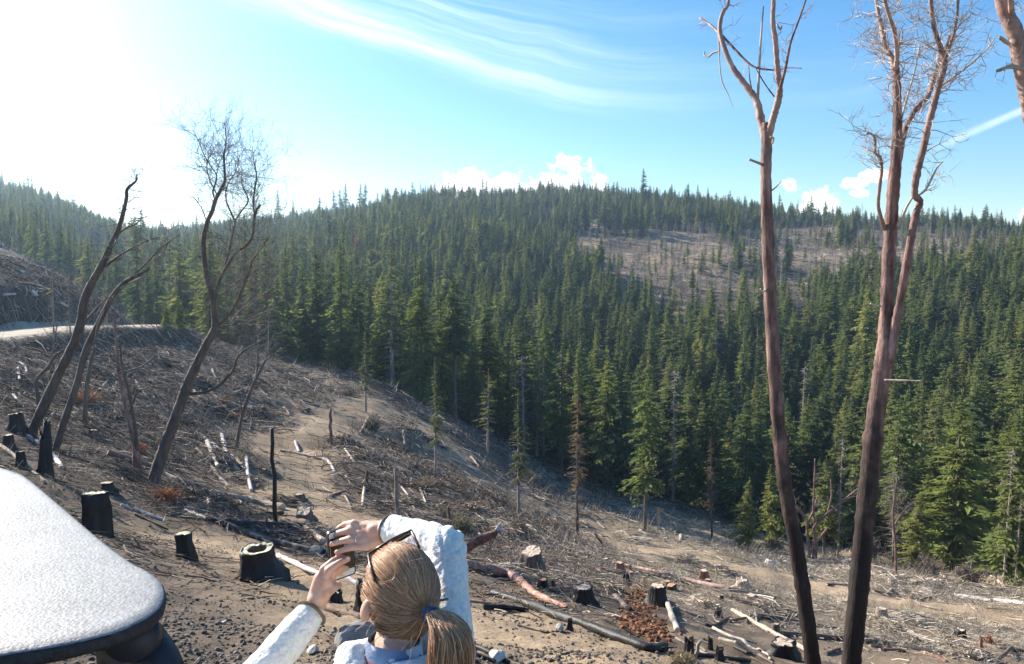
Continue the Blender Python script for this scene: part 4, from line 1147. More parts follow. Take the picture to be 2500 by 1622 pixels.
bare_tree('oak_sapling', 'small crooked bare tree at the left edge below the road', 27.0,
    [(94, 978, 10), (90, 950, 9), (89, 928, 9), (102, 912, 8), (118, 896, 8), (135, 868, 6), (155, 858, 5), (178, 846, 3)],
    [([(118, 896, 5), (128, 860, 4), (135, 820, 3), (140, 790, 2)], (0, 0.6))], 'bark_dark', 'bark_dark', 'twig_grey', [(0, 14, 0.5, 0.7, 0.009, 1, 3, 0.1), (1, 12, 0.2, 0.6, 0.009, 1, 3, 0.1)])
bare_tree('oak_sapling', 'pale thin bare trunk standing between the two leaning left trees', 26.5,
    [(210, 958, 11), (216, 915, 10), (224, 875, 9), (231, 849, 8), (234, 800, 6), (231, 760, 5), (228, 728, 3)],
    [([(233, 820, 4), (246, 780, 4), (252, 740, 2)], (0, 0.6))], 'bark_conifer', 'bark_dark', 'twig_grey', [(0, 14, 0.5, 0.6, 0.009, 1, 3, 0.15), (1, 8, 0.2, 0.5, 0.008, 1, 3, 0.15)])
for px, by, ty, lab in ((132, 832, 640, 'leafless brushy sapling leftmost in front of the gravel road bank'), (172, 818, 650, 'leafless brushy sapling before the bank, second from the left'), (205, 820, 660, 'leafless twiggy sapling behind the far left leaning trunk'), (262, 800, 690, 'thin twiggy sapling beyond the road between the leaning trees')):
    p = hit(px, by)
    place_conifer('deadbrush', p, P(px, ty, p.y).z - p.z, random.random() * 6, lab, None, 0.8, name='dead_sapling', cat='sapling')

# --- small broken madrones at the forest foot on the right
for px, by, segs, lab in ((1990, 1372, [[(1990, 1372, 9), (1992, 1320, 9), (1988, 1290, 8), (2012, 1262, 7), (2040, 1238, 6), (2075, 1210, 5), (2100, 1190, 4)], [(1985, 1370, 5), (1988, 1290, 5), (1986, 1240, 5), (1988, 1180, 4), (1990, 1120, 3)], [(1968, 1368, 5), (1990, 1330, 5), (2020, 1290, 5)], [(2020, 1255, 5), (2030, 1210, 4), (2028, 1170, 3)]], 'red-barked broken madrone between the two tall bare trunks'),
                          (2190, 1412, [[(2188, 1412, 6), (2186, 1330, 6), (2180, 1270, 5), (2183, 1220, 4), (2190, 1170, 3)], [(2182, 1285, 4), (2205, 1250, 3), (2225, 1230, 2)]], 'thin orange-barked leaning sapling right of the forked trunk'),
                          (1905, 1345, [[(1978, 1372, 6), (1972, 1310, 7), (1968, 1270, 7), (1952, 1245, 6), (1935, 1225, 5)], [(1970, 1280, 6), (1985, 1250, 5), (1995, 1215, 4)]], 'crooked red madrone sapling right of the single bare trunk')):
    p = hit(segs[0][0][0], segs[0][0][1])
    bare_tree('madrone_sapling', lab, p.y, segs[0], [(s_, (0, 0.8)) for s_ in segs[1:]], 'madrone', 'madrone', 'twig_grey', [(0, 14, 0.4, 1.2, 0.015, 2, 3, 0.1), (1, 12, 0.3, 1.0, 0.014, 2, 3, 0.1)])

# standing poles and posts on the slope
def pole(px0, y0, px1, y1, w, mat, label, name='dead_pole', splinter=False):
    p = hit(px0, y0); d = p.y
    q = P(px1, y1, d)
    r = w * 0.5 * d / F
    mb = MB()
    n = 7
    pts = [p.lerp(q, i / (n - 1)) + Vector((random.gauss(0, r * .25), random.gauss(0, r * .25), 0)) for i in range(n)]
    pts[0] = p - Vector((0, 0, 0.3))
    mb.tube(pts, [r * (1.15 - 0.3 * i / (n - 1)) for i in range(n)], 10, True, 0.08)
    o = mb.build(name, MAT[mat])
    tag(o, label, 'pole')
    if splinter:
        mb = MB()
        for k in range(4):
            a = k * 1.6
            b0 = q + Vector((math.cos(a) * r * .5, math.sin(a) * r * .5, -0.05))
            mb.tube([b0, b0 + Vector((math.cos(a) * r * .2, 0, r * random.uniform(1.5, 4)))], [r * .35, 0.004], 4, True)
        s_ = mb.build('splinter', MAT['log_pale'], o)
    return o
pole(674, 1276, 662, 1046, 10, 'char', 'thin charred black pole standing beside the stacked black logs')
pole(970, 1268, 965, 1145, 10, 'log_grey', 'short grey post standing behind the raised forearm', splinter=True)
pole(808, 1082, 807, 1000, 8, 'madrone', 'broken brown post beside the skid trail', splinter=True)
pole(897, 1195, 897, 1150, 9, 'log_brown', 'short dark snag on the slope just past the skid trail', splinter=True)
pole(1100, 1275, 1094, 1238, 8, 'log_brown', 'stubby brown post above the bent elbow')
pole(2397, 1600, 2394, 1558, 9, 'madrone', 'reddish upright post at lower right among slash', splinter=True)
pole(1475, 1335, 1452, 1302, 5, 'log_brown', 'short leaning stick beneath the brown dead conifer')
pole(1692, 1612, 1712, 1566, 9, 'log_grey', 'slanting grey branch behind the charred snag')
pole(1752, 1402, 1746, 1380, 5, 'log_pale', 'small pale stake on the straw-coloured flat')
# ------------------------------------------------------------------ stumps
def stump(px, by, ty, w, mat, cut, label, hollow=False, lean=(0, 0), tilt=(0, 0), flare=1.35, facing=0.0, jag=0.06):
    p = hit(px, by)
    d = p.y
    h = max(0.12, (by - ty) * d / F * 1.02); r = w * 0.5 * d / F
    rr = np.random.default_rng(int(px * 7 + by))
    ns, nr = 26, 9
    ang = np.arange(ns) * 2 * math.pi / ns
    lob = sum(rr.normal(0, 0.07) * np.cos(k * ang + rr.random() * 6.28) for k in (2, 3, 4, 5, 9, 12))
    root = np.clip(sum(rr.uniform(0.3, 1) * np.clip(np.cos(ang - a0), 0, 1) ** 14 for a0 in rr.random(5) * 6.28), 0, 1)
    tilt = (tilt[0] + rr.normal(0, 0.05), tilt[1] + rr.normal(0, 0.05) - facing)
    V = []
    for i in range(nr):
        k = i / (nr - 1)
        fl = 1 + (flare - 1) * (1 - k) ** 2.5 + root * 0.85 * (1 - k) ** 2.6
        R = r * fl * (1 + lob + rr.normal(0, 0.05, ns))
        zt = -0.25 if i == 0 else 0
        tz = (tilt[0] * np.cos(ang) + tilt[1] * -np.sin(ang)) * r * k
        jg = np.abs(rr.normal(0, jag, ns)) * r if i == nr - 1 else 0
        V += list(np.stack([R * np.cos(ang) + lean[0] * h * k, R * np.sin(ang) + lean[1] * h * k, np.full(ns, h * k + zt) + tz + jg], 1))
    V = np.array(V)
    mb = MB()
    fc = []
    for i in range(nr - 1):
        for k in range(ns):
            a = i * ns + k; b = i * ns + (k + 1) % ns
            fc.append((a, b, b + ns, a + ns))
    # rim turned inward (bark thickness), then the top a little below
    top = V[(nr - 1) * ns:]
    cen = top.mean(0)
    rim = cen + (top - cen) * 0.90
    low = rim.copy(); low[:, 2] -= 0.03 * r + 0.004
    Vall = np.concatenate([V, rim, low])
    o2 = nr * ns
    for k in range(ns):
        k1 = (k + 1) % ns
        fc.append(((nr - 1) * ns + k, (nr - 1) * ns + k1, o2 + k1, o2 + k))
        fc.append((o2 + k, o2 + k1, o2 + ns + k1, o2 + ns + k))
    mb.add(Vall, fc)
    o = mb.build('tree_stump', MAT[mat])
    o.location = p
    o.rotation_euler = (0, 0, 0)
    tag(o, label, 'stump')
    mb = MB()
    rings = [0.985, 0.8, 0.6, 0.35]
    if hollow:
        rings = [1.0, 0.82, 0.66, 0.58, 0.52]
        dep = [0, 0.0, -0.01, -0.10, -0.22]
    else:
        dep = [0] * 4
    vs = []; fs = []
    for i, q in enumerate(rings):
        ring = cen + (rim - cen) * q + rr.normal(0, 0.006 * r, (ns, 3))
        ring[:, 2] += (dep[i] * r * 2.2 if hollow else 0) + rr.normal(0, 0.012 * r, ns) - 0.006
        vs += list(ring)
    for i in range(len(rings) - 1):
        for k in range(ns):
            a = i * ns + k; b = i * ns + (k + 1) % ns
            fs.append((a, b, b + ns, a + ns))
    vs.append(cen + np.array([0, 0, (dep[-1] * r * 2.2 if hollow else -0.006)]))
    for k in range(ns):
        fs.append(((len(rings) - 1) * ns + k, (len(rings) - 1) * ns + (k + 1) % ns, len(vs) - 1))
    mb.add(vs, fs)
    if hollow:
        for q in range(2 * ns, len(mb.m)):
            mb.m[q] = 1
    c = mb.build('cut_face', [MAT[cut], MAT['log_brown']], o, smooth=False)
    c['label'] = {'cut': 'pale sawn top with growth rings', 'cut_pale': 'cream sawn rim round dark hollow', 'cut_orange': 'orange sawn top', 'char': 'blackened top'}.get(cut, 'top')
    return o

ST = [
    (630, 1412, 1338, 78, 'char', 'cut_pale', 'wide charred stump with cream rim and hollow centre left of the raised hands', dict(hollow=True, flare=1.4, facing=0.12)),
    (458, 1372, 1300, 36, 'char', 'cut_pale', 'narrow charred stump leaning left between the slab corner and hollow stump', dict(lean=(-.12, 0), flare=1.2)),
    (236, 1312, 1202, 52, 'char', 'cut_pale', 'tall charred stump rising right behind the grey slab edge', dict(flare=1.25)),
    (262, 1204, 1178, 28, 'char', 'cut', 'small dark stump with pale top just behind the tall charred one', {}),
    (1297, 1392, 1344, 52, 'stump_grey', 'cut', 'grey-barked stump with tilted pale top above the red log', dict(facing=0.25)),
    (1424, 1476, 1432, 40, 'char', 'cut', 'charred stump with pale pinkish top centre right of the red log', dict(facing=0.15, flare=1.5)),
    (1604, 1482, 1428, 40, 'char', 'cut', 'charred stump beside rusty rotten wood heap, post leaning below it', dict(flare=1.5)),
    (1638, 1448, 1427, 24, 'char', 'cut_orange', 'small orange-topped stump just right of the rusty wood heap', {}),
    (1628, 1436, 1418, 16, 'stump_red', 'cut', 'little reddish stump behind the orange-topped one', {}),
    (1326, 1440, 1414, 22, 'char', 'cut_orange', 'small black stump with glowing orange top near the red log', {}),
    (1349, 1432, 1416, 12, 'char', 'char', 'thin black stub right of the small orange-topped stump', {}),
    (1512, 1396, 1372, 18, 'stump_red', 'cut', 'reddish pale-topped stump, left of an adjoining pair', {}),
    (1531, 1395, 1378, 14, 'stump_red', 'cut', 'smaller reddish stump, right of an adjoining pair', {}),
    (1528, 1420, 1400, 15, 'char', 'char', 'black stub below the pair of reddish stumps', {}),
    (1718, 1416, 1392, 20, 'stump_red', 'cut', 'red-brown stump left of the long pinkish log', {}),
    (1728, 1427, 1414, 14, 'stump_red', 'cut', 'little red stump touching the larger red-brown one', {}),
    (1812, 1436, 1416, 28, 'stump_pale', 'cut', 'pale weathered stump above the long pinkish log', dict(jag=0.3)),
    (1831, 1474, 1452, 22, 'stump_pale', 'cut', 'pale stump standing behind the long pinkish log end', {}),
    (1762, 1466, 1452, 9, 'char', 'cut', 'tiny dark stub below the long pinkish log', {}),
    (1754, 1508, 1488, 17, 'char', 'char', 'dark narrow stump left of the pale diagonal log', {}),
    (1894, 1548, 1522, 14, 'stump_grey', 'cut', 'slim grey stump behind the pale diagonal log', {}),
    (1912, 1606, 1566, 52, 'char', 'cut', 'broad charred stump with pale top near the foot of the single bare trunk', dict(flare=1.5)),
    (2060, 1482, 1462, 26, 'stump_pale', 'cut', 'cream stump seen just left of the forked trunk', {}),
    (2151, 1512, 1484, 22, 'stump_pale', 'cut', 'pale upright stump just right of the forked trunk', {}),
    (2342, 1562, 1538, 24, 'char', 'cut', 'dark stump with white top at the lower right', dict(jag=0.25)),
    (2312, 1566, 1550, 13, 'log_brown', 'cut', 'small brown stub left of the dark white-topped stump', {}),
    (1682, 1616, 1570, 24, 'char', 'char', 'charred jagged snag at the bottom edge below the leaning post', dict(jag=0.9, flare=1.4)),
    (1756, 1612, 1584, 18, 'char', 'char', 'low charred stub at the bottom edge right of the jagged snag', dict(jag=0.5)),
    (1734, 1585, 1562, 11, 'char', 'char', 'thin charred spike between the two bottom edge stubs', dict(jag=0.8)),
    (742, 1274, 1246, 36, 'stump_grey', 'cut', 'grey stump with whitish slanted top right of the black pole', dict(facing=0.35)),
    (730, 1222, 1206, 22, 'stump_grey', 'cut', 'small grey stump farther up behind the black pole', {}),
    (820, 1470, 1448, 30, 'char', 'char', 'charred stub half hidden behind the lower hand', dict(jag=0.5)),
    (892, 1490, 1420, 40, 'char', 'char', 'charred stump mostly hidden behind the ponytailed head', dict(jag=0.3)),
    (40, 1055, 1010, 30, 'char', 'char', 'dark charred stump at the left edge above the slab', {}),
    (22, 1105, 1062, 22, 'char', 'cut', 'charred stump at the extreme left edge nearest the slab', {}),
    (52, 1140, 1102, 18, 'char', 'char', 'short charred stub below the far left leaning trunk', {}),
    (107, 1160, 1072, 22, 'char', 'char', 'blackened split snag beside white log under the leaning trees', dict(jag=1.2, lean=(.05, 0))),
    (120, 1165, 1040, 16, 'char', 'char', 'taller blackened spike beside the split snag', dict(jag=1.5)),
    (228, 1066, 1050, 18, 'stump_grey', 'cut', 'grey stump between the leaning trees on the burnt slope', {}),
    (1392, 1540, 1510, 9, 'char', 'char', 'small charred stake standing below the long black log', dict(jag=0.4)),
    (1540, 1412, 1396, 10, 'stump_red', 'cut', 'tiny reddish stub beside the adjoining pair', {}),
    (1236, 1350, 1335, 20, 'stump_red', 'cut', 'reddish chunk of stump above the grey-barked stump', {}),
]
for px, by, ty, w, m_, c_, lab, kw in ST:
    stump(px, by, ty, w, m_, c_, lab, **kw)

# ------------------------------------------------------------------ logs
def log(pts_px, w0, w1, mat, label, lift=0.75, cut='cut', group=None, name='log', n=12, follow=True):
    pw = []
    m = len(pts_px)
    for i, (px, py) in enumerate(pts_px):
        p = hit(px, py)
        k = i / (m - 1)
        pw.append((p.x, p.y, p.z, (w0 + (w1 - w0) * k) * 0.5 * p.y / F))
    a = catmull(pw, 6) if m > 2 else np.array([np.array(pw[0]) * (1 - t) + np.array(pw[1]) * t for t in np.linspace(0, 1, 9)])
    gz = zg(a[:, 0], a[:, 1])
    if follow and m > 2:
        a[:, 2] = np.maximum(a[:, 2], gz - a[:, 3] * 0.4)
    else:
        a[:, 2] += max(0.0, float(np.percentile(gz - a[:, 2], 70)))
    a[:, 2] += a[:, 3] * lift
    rr = np.random.default_rng(int(pts_px[0][0] * 3 + pts_px[0][1]))
    c0 = Vector(a[0, :3])
    a[:, :3] += np.cumsum(rr.normal(0, 0.10, (len(a), 3)) * a[:, 3:4], 0) * 0.5
    a[:, 3] *= 1 + rr.normal(0, 0.06, len(a))
    mb = MB()
    mb.tube([Vector(q[:3]) - c0 for q in a], list(a[:, 3]), n, False, 0.20 if mat.startswith('char') else 0.13)
    # broken stubs of branches
    for _ in range(rr.integers(0, 3)):
        j = rr.integers(2, len(a) - 2)
        dirv = Vector(rr.normal(0, 1, 3)); dirv.z = abs(dirv.z)
        b0 = Vector(a[j, :3]) - c0
        mb.tube([b0, b0 + dirv.normalized() * a[j, 3] * rr.uniform(1.6, 3.4)], [a[j, 3] * 0.3, a[j, 3] * 0.16], 5, True)
    o = mb.build(name, MAT[mat])
    o.location = c0
    tag(o, label, 'log', group)
    for j0, j1 in ((0, 1), (len(a) - 1, len(a) - 2)):
        c = Vector(a[j0, :3]) - c0
        ax = (Vector(a[j0, :3]) - Vector(a[j1, :3])).normalized()
        u = ax.cross(Vector((0, 0, 1))).normalized(); v_ = ax.cross(u)
        mb = MB()
        R = a[j0, 3] * 0.99
        vs = [c + ax * 0.01 * R] + [c + (u * math.cos(q) + v_ * math.sin(q)) * R - ax * 0.02 * R for q in np.arange(n) * 2 * math.pi / n]
        mb.add(vs, [(0, 1 + k, 1 + (k + 1) % n) for k in range(n)])
        ce = mb.build('cut_end', MAT[cut], o, smooth=False)
    return o

LG = [
    # pile of burnt logs left of the woman
    ([(556, 1284), (742, 1294)], 20, 20, 'char', 'thick black burnt log lying level at the foot of the black pole', 'char'),
    ([(416, 1260), (545, 1283), (645, 1323), (806, 1356)], 13, 14, 'char_ash_glint', 'longest burnt log with white top of ash and painted glints running down toward the hands', 'char'),
    ([(448, 1250), (505, 1272)], 11, 11, 'char_ash_glint', 'short piece topped with ash and painted glints at the upper end of the burnt pile', 'char'),
    ([(640, 1300), (722, 1316)], 13, 11, 'char_ash_glint', 'slab of burnt wood with ash and painted glints under the thick black log', 'char'),
    ([(500, 1268), (600, 1262), (690, 1256)], 8, 8, 'char', 'thin black log crossing behind the thick black one', 'char'),
    ([(680, 1362), (735, 1386), (782, 1406), (905, 1452)], 13, 12, 'log_white', 'speckled ash-white log pointing at the lower hand', 'log_white'),
    ([(294, 1236), (345, 1254), (398, 1272)], 9, 8, 'log_white', 'grey-white thin log behind the slab corner', 'cut'),
    ([(744, 1298), (780, 1320), (818, 1345)], 17, 14, 'log_pale', 'tan scaly log just behind the upper hand', 'cut'),
    ([(690, 1276), (748, 1284)], 16, 17, 'log_brown', 'short brown log end showing right of the black pole', 'cut'),
    ([(522, 1212), (610, 1230), (692, 1244)], 18, 18, 'log_grey', 'long grey log behind the burnt pile', 'cut'),
    ([(496, 1200), (505, 1222), (510, 1236)], 9, 11, 'log_white', 'short whitish log end beside the grey log', 'cut'),
    ([(380, 1236), (440, 1262), (500, 1300)], 7, 4, 'log_brown', 'thin dark branch by the narrow charred stump', 'char'),
    ([(330, 1262), (410, 1298)], 5, 4, 'char', 'slender black stick beyond the slab corner', 'char'),
    ([(800, 1390), (905, 1412)], 6, 5, 'log_grey', 'grey stick between phone and head', 'cut'),
    ([(790, 1486), (885, 1512)], 18, 16, 'log_brown', 'dark brown log passing behind the lower wrist', 'cut'),
    # white pile by the skid trail
    ([(480, 1062), (530, 1100), (580, 1150)], 11, 10, 'log_white', 'white log at top of the pale pile left of the skid trail', 'cut'),
    ([(542, 1068), (552, 1112)], 11, 10, 'log_white', 'upright-looking white log in the pale pile', 'cut'),
    ([(505, 1088), (532, 1148)], 11, 9, 'log_pale', 'cream log crossing the pale pile', 'cut'),
    ([(480, 1100), (530, 1160), (560, 1190)], 9, 8, 'log_grey', 'grey log along the lower left of the pale pile', 'cut'),
    ([(556, 1110), (600, 1150), (622, 1180)], 9, 7, 'log_pale', 'pale log sliding off the right of the pile', 'cut'),
    ([(602, 1120), (606, 1160), (616, 1200)], 9, 8, 'log_white', 'white splintered pole right of the pale pile', 'cut'),
    ([(600, 1182), (640, 1188)], 6, 6, 'log_white', 'short white stick below the pale pile', 'cut'),
    ([(200, 1000), (250, 1040), (315, 1083)], 10, 9, 'log_brown', 'brown log on the burnt slope between the leaning trees', 'cut'),
    ([(262, 1110), (330, 1130), (380, 1150)], 13, 12, 'log_brown', 'dark log lying against the large leaning tree base', 'cut'),
    ([(395, 1160), (450, 1182), (500, 1196)], 13, 11, 'log_grey', 'grey log running right from the large leaning tree base', 'cut'),
    ([(68, 1070), (100, 1092), (118, 1104)], 12, 10, 'log_white', 'bright white log under the far left leaning tree', 'cut'),
    ([(124, 1116), (140, 1130), (152, 1146)], 13, 11, 'log_white', 'bright white log beside the blackened spike', 'cut'),
    ([(0, 1090), (40, 1120), (75, 1150), (110, 1180)], 10, 9, 'log_grey', 'grey log above the slab at the left edge', 'cut'),
    ([(47, 888), (62, 900), (64, 912)], 7, 6, 'log_white', 'small white log on the burnt bank at the far left', 'cut'),
    ([(44, 905), (48, 935)], 7, 6, 'log_white', 'short upright white log piece on the far left bank', 'cut'),
    ([(32, 970), (60, 1000)], 6, 6, 'log_white', 'thin white log on the far left slope', 'cut'),
    ([(228, 968), (264, 930)], 4, 4, 'log_pale', 'thin pale stick leaning across the burnt hollow', 'cut'),
    ([(330, 932), (348, 960), (365, 978)], 6, 5, 'log_pale', 'pale log on the slope between sapling and large tree', 'cut'),
    ([(408, 812), (420, 832)], 5, 5, 'log_white', 'short white log below the road bend', 'cut'),
    ([(443, 848), (452, 864)], 8, 8, 'log_white', 'stubby white log on the clearing crest behind the large leaning tree', 'cut'),
    ([(448, 830), (468, 846)], 6, 6, 'log_white', 'white log above the stubby one on the clearing crest', 'cut'),
    ([(78, 715), (90, 727)], 9, 7, 'log_white', 'white log alone on the cleared hill above the road', 'cut'),
    # skid trail sides
    ([(684, 1102), (740, 1112), (790, 1124)], 6, 6, 'log_pale', 'pale log along the near side of the skid trail bend', 'cut'),
    ([(770, 1120), (800, 1128), (818, 1156)], 7, 8, 'log_white', 'white bent log ending on the dirt landing', 'cut'),
    ([(720, 1080), (730, 1106)], 6, 6, 'log_white', 'short white log beside the skid trail', 'cut'),
    ([(842, 1098), (864, 1130)], 5, 6, 'log_pale', 'pale log right of the skid trail landing', 'cut'),
    ([(878, 1062), (892, 1040), (900, 1022)], 8, 7, 'log_grey', 'grey log near the top of the skid trail', 'cut'),
    ([(1100, 1122), (1160, 1150)], 6, 5, 'log_pale', 'pale log beside the second trail', 'cut'),
    ([(1150, 1120), (1170, 1145)], 7, 6, 'log_white', 'white log near the forest edge above the second trail', 'cut'),
    ([(1240, 1188), (1298, 1206)], 6, 5, 'log_white', 'thin white log by the sparse grey conifer', 'cut'),
    ([(890, 1190), (884, 1240)], 7, 7, 'log_pale', 'pale splintered log on the slope behind the raised hand', 'cut'),
    ([(838, 1205), (858, 1245)], 5, 5, 'log_grey', 'grey stick left of the splintered pale log', 'cut'),
    ([(862, 1249), (960, 1247)], 4, 4, 'log_grey', 'thin grey pole lying level left of the grey post', 'cut'),
    ([(808, 1215), (850, 1200)], 6, 5, 'log_brown', 'brown stick at the edge of the dirt landing', 'cut'),
    ([(980, 1190), (1002, 1218)], 5, 5, 'log_pale', 'pale stick right of the grey post', 'cut'),
    ([(1026, 1194), (1040, 1230)], 5, 5, 'log_pale', 'second pale stick right of the grey post', 'cut'),
    ([(1060, 1245), (1085, 1226)], 5, 4, 'log_pale', 'pale stick tilted over the bent elbow', 'cut'),
    # right of the woman
    ([(1130, 1392), (1190, 1404), (1246, 1418), (1280, 1440), (1320, 1468), (1382, 1492)], 30, 14, 'log_red', 'big red-barked fallen trunk reaching right from behind the sleeve', 'cut'),
    ([(1204, 1454), (1290, 1484), (1376, 1518), (1463, 1548), (1577, 1590), (1622, 1592)], 20, 24, 'char', 'longest black log running diagonally to the bottom edge', 'char'),
    ([(1455, 1546), (1520, 1562), (1570, 1580)], 14, 10, 'char_ash_glint', 'ash-grey slab lying along the lower end of the longest black log', 'char_ash_glint'),
    ([(1180, 1486), (1230, 1488), (1288, 1494)], 13, 11, 'char', 'short black log left of the longest black log', 'char'),
    ([(1376, 1490), (1418, 1498)], 8, 7, 'log_pale', 'short pale log end by the tip of the red trunk', 'cut'),
    ([(1264, 1528), (1330, 1546), (1390, 1548)], 5, 3, 'char', 'thin curved black stick before the small charred stake', 'char'),
    ([(1140, 1470), (1200, 1478)], 8, 8, 'log_grey', 'dark grey stick by the sleeve below the red trunk', 'cut'),
    ([(1624, 1462), (1636, 1500), (1652, 1546)], 13, 15, 'log_pale', 'pale log lying downhill from the charred stump by the rusty wood', 'cut'),
    ([(1546, 1388), (1610, 1402), (1678, 1420), (1790, 1444), (1905, 1468)], 9, 11, 'madrone_pale', 'long straight pinkish log stretching toward the single bare trunk', 'cut'),
    ([(1560, 1400), (1680, 1428), (1780, 1456), (1900, 1484)], 7, 8, 'char', 'black log lying parallel below the long pinkish one', 'char'),
    ([(1482, 1397), (1560, 1402)], 6, 6, 'log_pale', 'pale stick across the pair of reddish stumps', 'cut'),
    ([(1448, 1428), (1540, 1430)], 9, 9, 'log_brown', 'brown log left of the rusty wood heap', 'cut'),
    ([(1334, 1445), (1400, 1440), (1440, 1432)], 12, 10, 'log_red', 'red-brown log beside the small orange-topped stump', 'cut'),
    ([(1200, 1352), (1260, 1368)], 6, 6, 'log_pale', 'pale stick left of the grey-barked stump', 'cut'),
    ([(1320, 1366), (1420, 1380), (1480, 1400)], 7, 6, 'log_brown', 'brown stick right of the grey-barked stump', 'cut'),
    ([(1788, 1494), (1840, 1524), (1898, 1558), (1968, 1594)], 11, 13, 'log_pale', 'pale diagonal log reaching the foot of the single bare trunk', 'cut'),
    ([(1740, 1536), (1826, 1579), (1880, 1614)], 8, 8, 'log_pale', 'thin pale log left of the broad charred stump', 'cut'),
    ([(1854, 1512), (1958, 1530)], 12, 12, 'char', 'black log left of the single bare trunk', 'char'),
    ([(1797, 1468), (1870, 1486), (1945, 1502)], 9, 10, 'log_brown', 'brown log below the end of the pinkish log', 'cut'),
    ([(1995, 1534), (2080, 1550), (2110, 1560)], 12, 12, 'char', 'black log bridging the two tall trunks', 'char'),
    ([(1908, 1552), (2000, 1560), (2070, 1566)], 13, 13, 'log_brown', 'brown log behind both tall trunks near their feet', 'cut'),
    ([(2110, 1572), (2200, 1580), (2300, 1600)], 13, 10, 'char', 'dark log right of the forked trunk foot', 'char'),
    ([(2147, 1590), (2216, 1594), (2310, 1618)], 9, 8, 'log_red', 'curved reddish branch at the bottom right', 'cut'),
    ([(2325, 1456), (2370, 1462), (2420, 1470)], 10, 9, 'log_white', 'bleached white log on the right flat', 'cut'),
    ([(2427, 1469), (2465, 1474), (2510, 1480)], 10, 10, 'log_white', 'bleached white log running off the right edge', 'cut'),
    ([(2361, 1450), (2430, 1456), (2510, 1462)], 10, 10, 'log_grey', 'grey log behind the bleached white ones', 'cut'),
    ([(2122, 1396), (2165, 1422), (2207, 1450)], 6, 5, 'log_pale', 'thin pale pole slanting right of the forked trunk', 'cut'),
    ([(2131, 1446), (2190, 1456), (2242, 1466), (2301, 1454)], 7, 5, 'log_brown', 'brown log on the right flat below the pale pole', 'cut'),
    ([(2190, 1462), (2250, 1480), (2300, 1492)], 6, 5, 'log_grey', 'grey log below the brown one on the right flat', 'cut'),
    ([(2018, 1430), (2084, 1432)], 6, 5, 'log_brown', 'short log with yellow end between the tall trunks', 'cut_pale'),
    ([(2128, 1405), (2180, 1425)], 8, 7, 'log_grey', 'grey log at the forest foot right of the forked trunk', 'cut'),
    ([(2270, 1540), (2330, 1562), (2420, 1580), (2500, 1590)], 9, 9, 'log_brown', 'brown log crossing the lower right corner', 'cut'),
    ([(2430, 1620), (2470, 1585)], 11, 9, 'log_brown', 'brown branch jutting up at the lower right corner', 'cut'),
    ([(2230, 1560), (2290, 1590), (2330, 1606)], 14, 12, 'log_grey', 'flat grey slab log at the lower right', 'cut'),
    ([(1630, 1600), (1720, 1604), (1830, 1618)], 12, 10, 'char', 'black log along the bottom edge by the jagged snag', 'char'),
    ([(1160, 1600), (1210, 1618)], 9, 9, 'char', 'charred stick right of the ponytail', 'char'),
    ([(1115, 1565), (1200, 1600), (1240, 1622)], 14, 12, 'char', 'charred log emerging from behind the ponytail', 'char'),
    ([(1700, 1520), (1740, 1530), (1780, 1510)], 7, 5, 'char', 'crooked black branch left of the pale diagonal log', 'char'),
    ([(1650, 1560), (1700, 1588)], 6, 5, 'log_grey', 'grey stick below the leaning post', 'cut'),
    ([(1500, 1462), (1530, 1490)], 14, 12, 'log_grey', 'grey chunk of log left of the rusty wood heap', 'cut'),
]
for pts_, w0, w1, m_, lab, c_ in LG:
    log(pts_, w0, w1, m_, lab, cut=c_)

# the broken red limb that points up beside the elbow
def broken_limb():
    p = hit(1150, 1392); d = 15.0
    a = limb_world([(1120, 1350, 28), (1150, 1330, 26), (1180, 1315, 24), (1205, 1304, 19), (1212, 1296, 12), (1223, 1276, 5)], d, d)
    c0 = Vector(a[0, :3])
    mb = MB(); mb.tube([Vector(q[:3]) - c0 for q in a[:-8]], list(a[:-8, 3]), 12, True, 0.12)
    o = mb.build('broken_limb', MAT['log_red']); o.location = c0
    tag(o, 'broken red limb with splintered white tip beside the bent elbow', 'branch')
    mb = MB(); mb.tube([Vector(q[:3]) - c0 for q in a[-9:]], list(a[-9:, 3]), 8, True, 0.15)
    mb.tube([Vector(a[-9][:3]) - c0, Vector(a[-9][:3]) - c0 + Vector((0.16, 0, -0.02))], [0.05, 0.01], 6, True, 0.1)
    mb.build('splintered_tip', MAT['log_white'], o)
    # the limb comes off a buried piece of trunk
    g = ground_at(a[0, 0] - 0.3, d)
    mb = MB(); mb.tube([Vector((a[0, 0] - 0.75, d, g - 0.1)) - c0, Vector((a[0, 0] - 0.3, d, (g + a[0, 2]) / 2)) - c0, Vector((0.03, 0, 0.0))], [0.12, 0.12, 0.105], 10, True, 0.08)
    mb.build('limb_base', MAT['log_red'], o)
broken_limb()

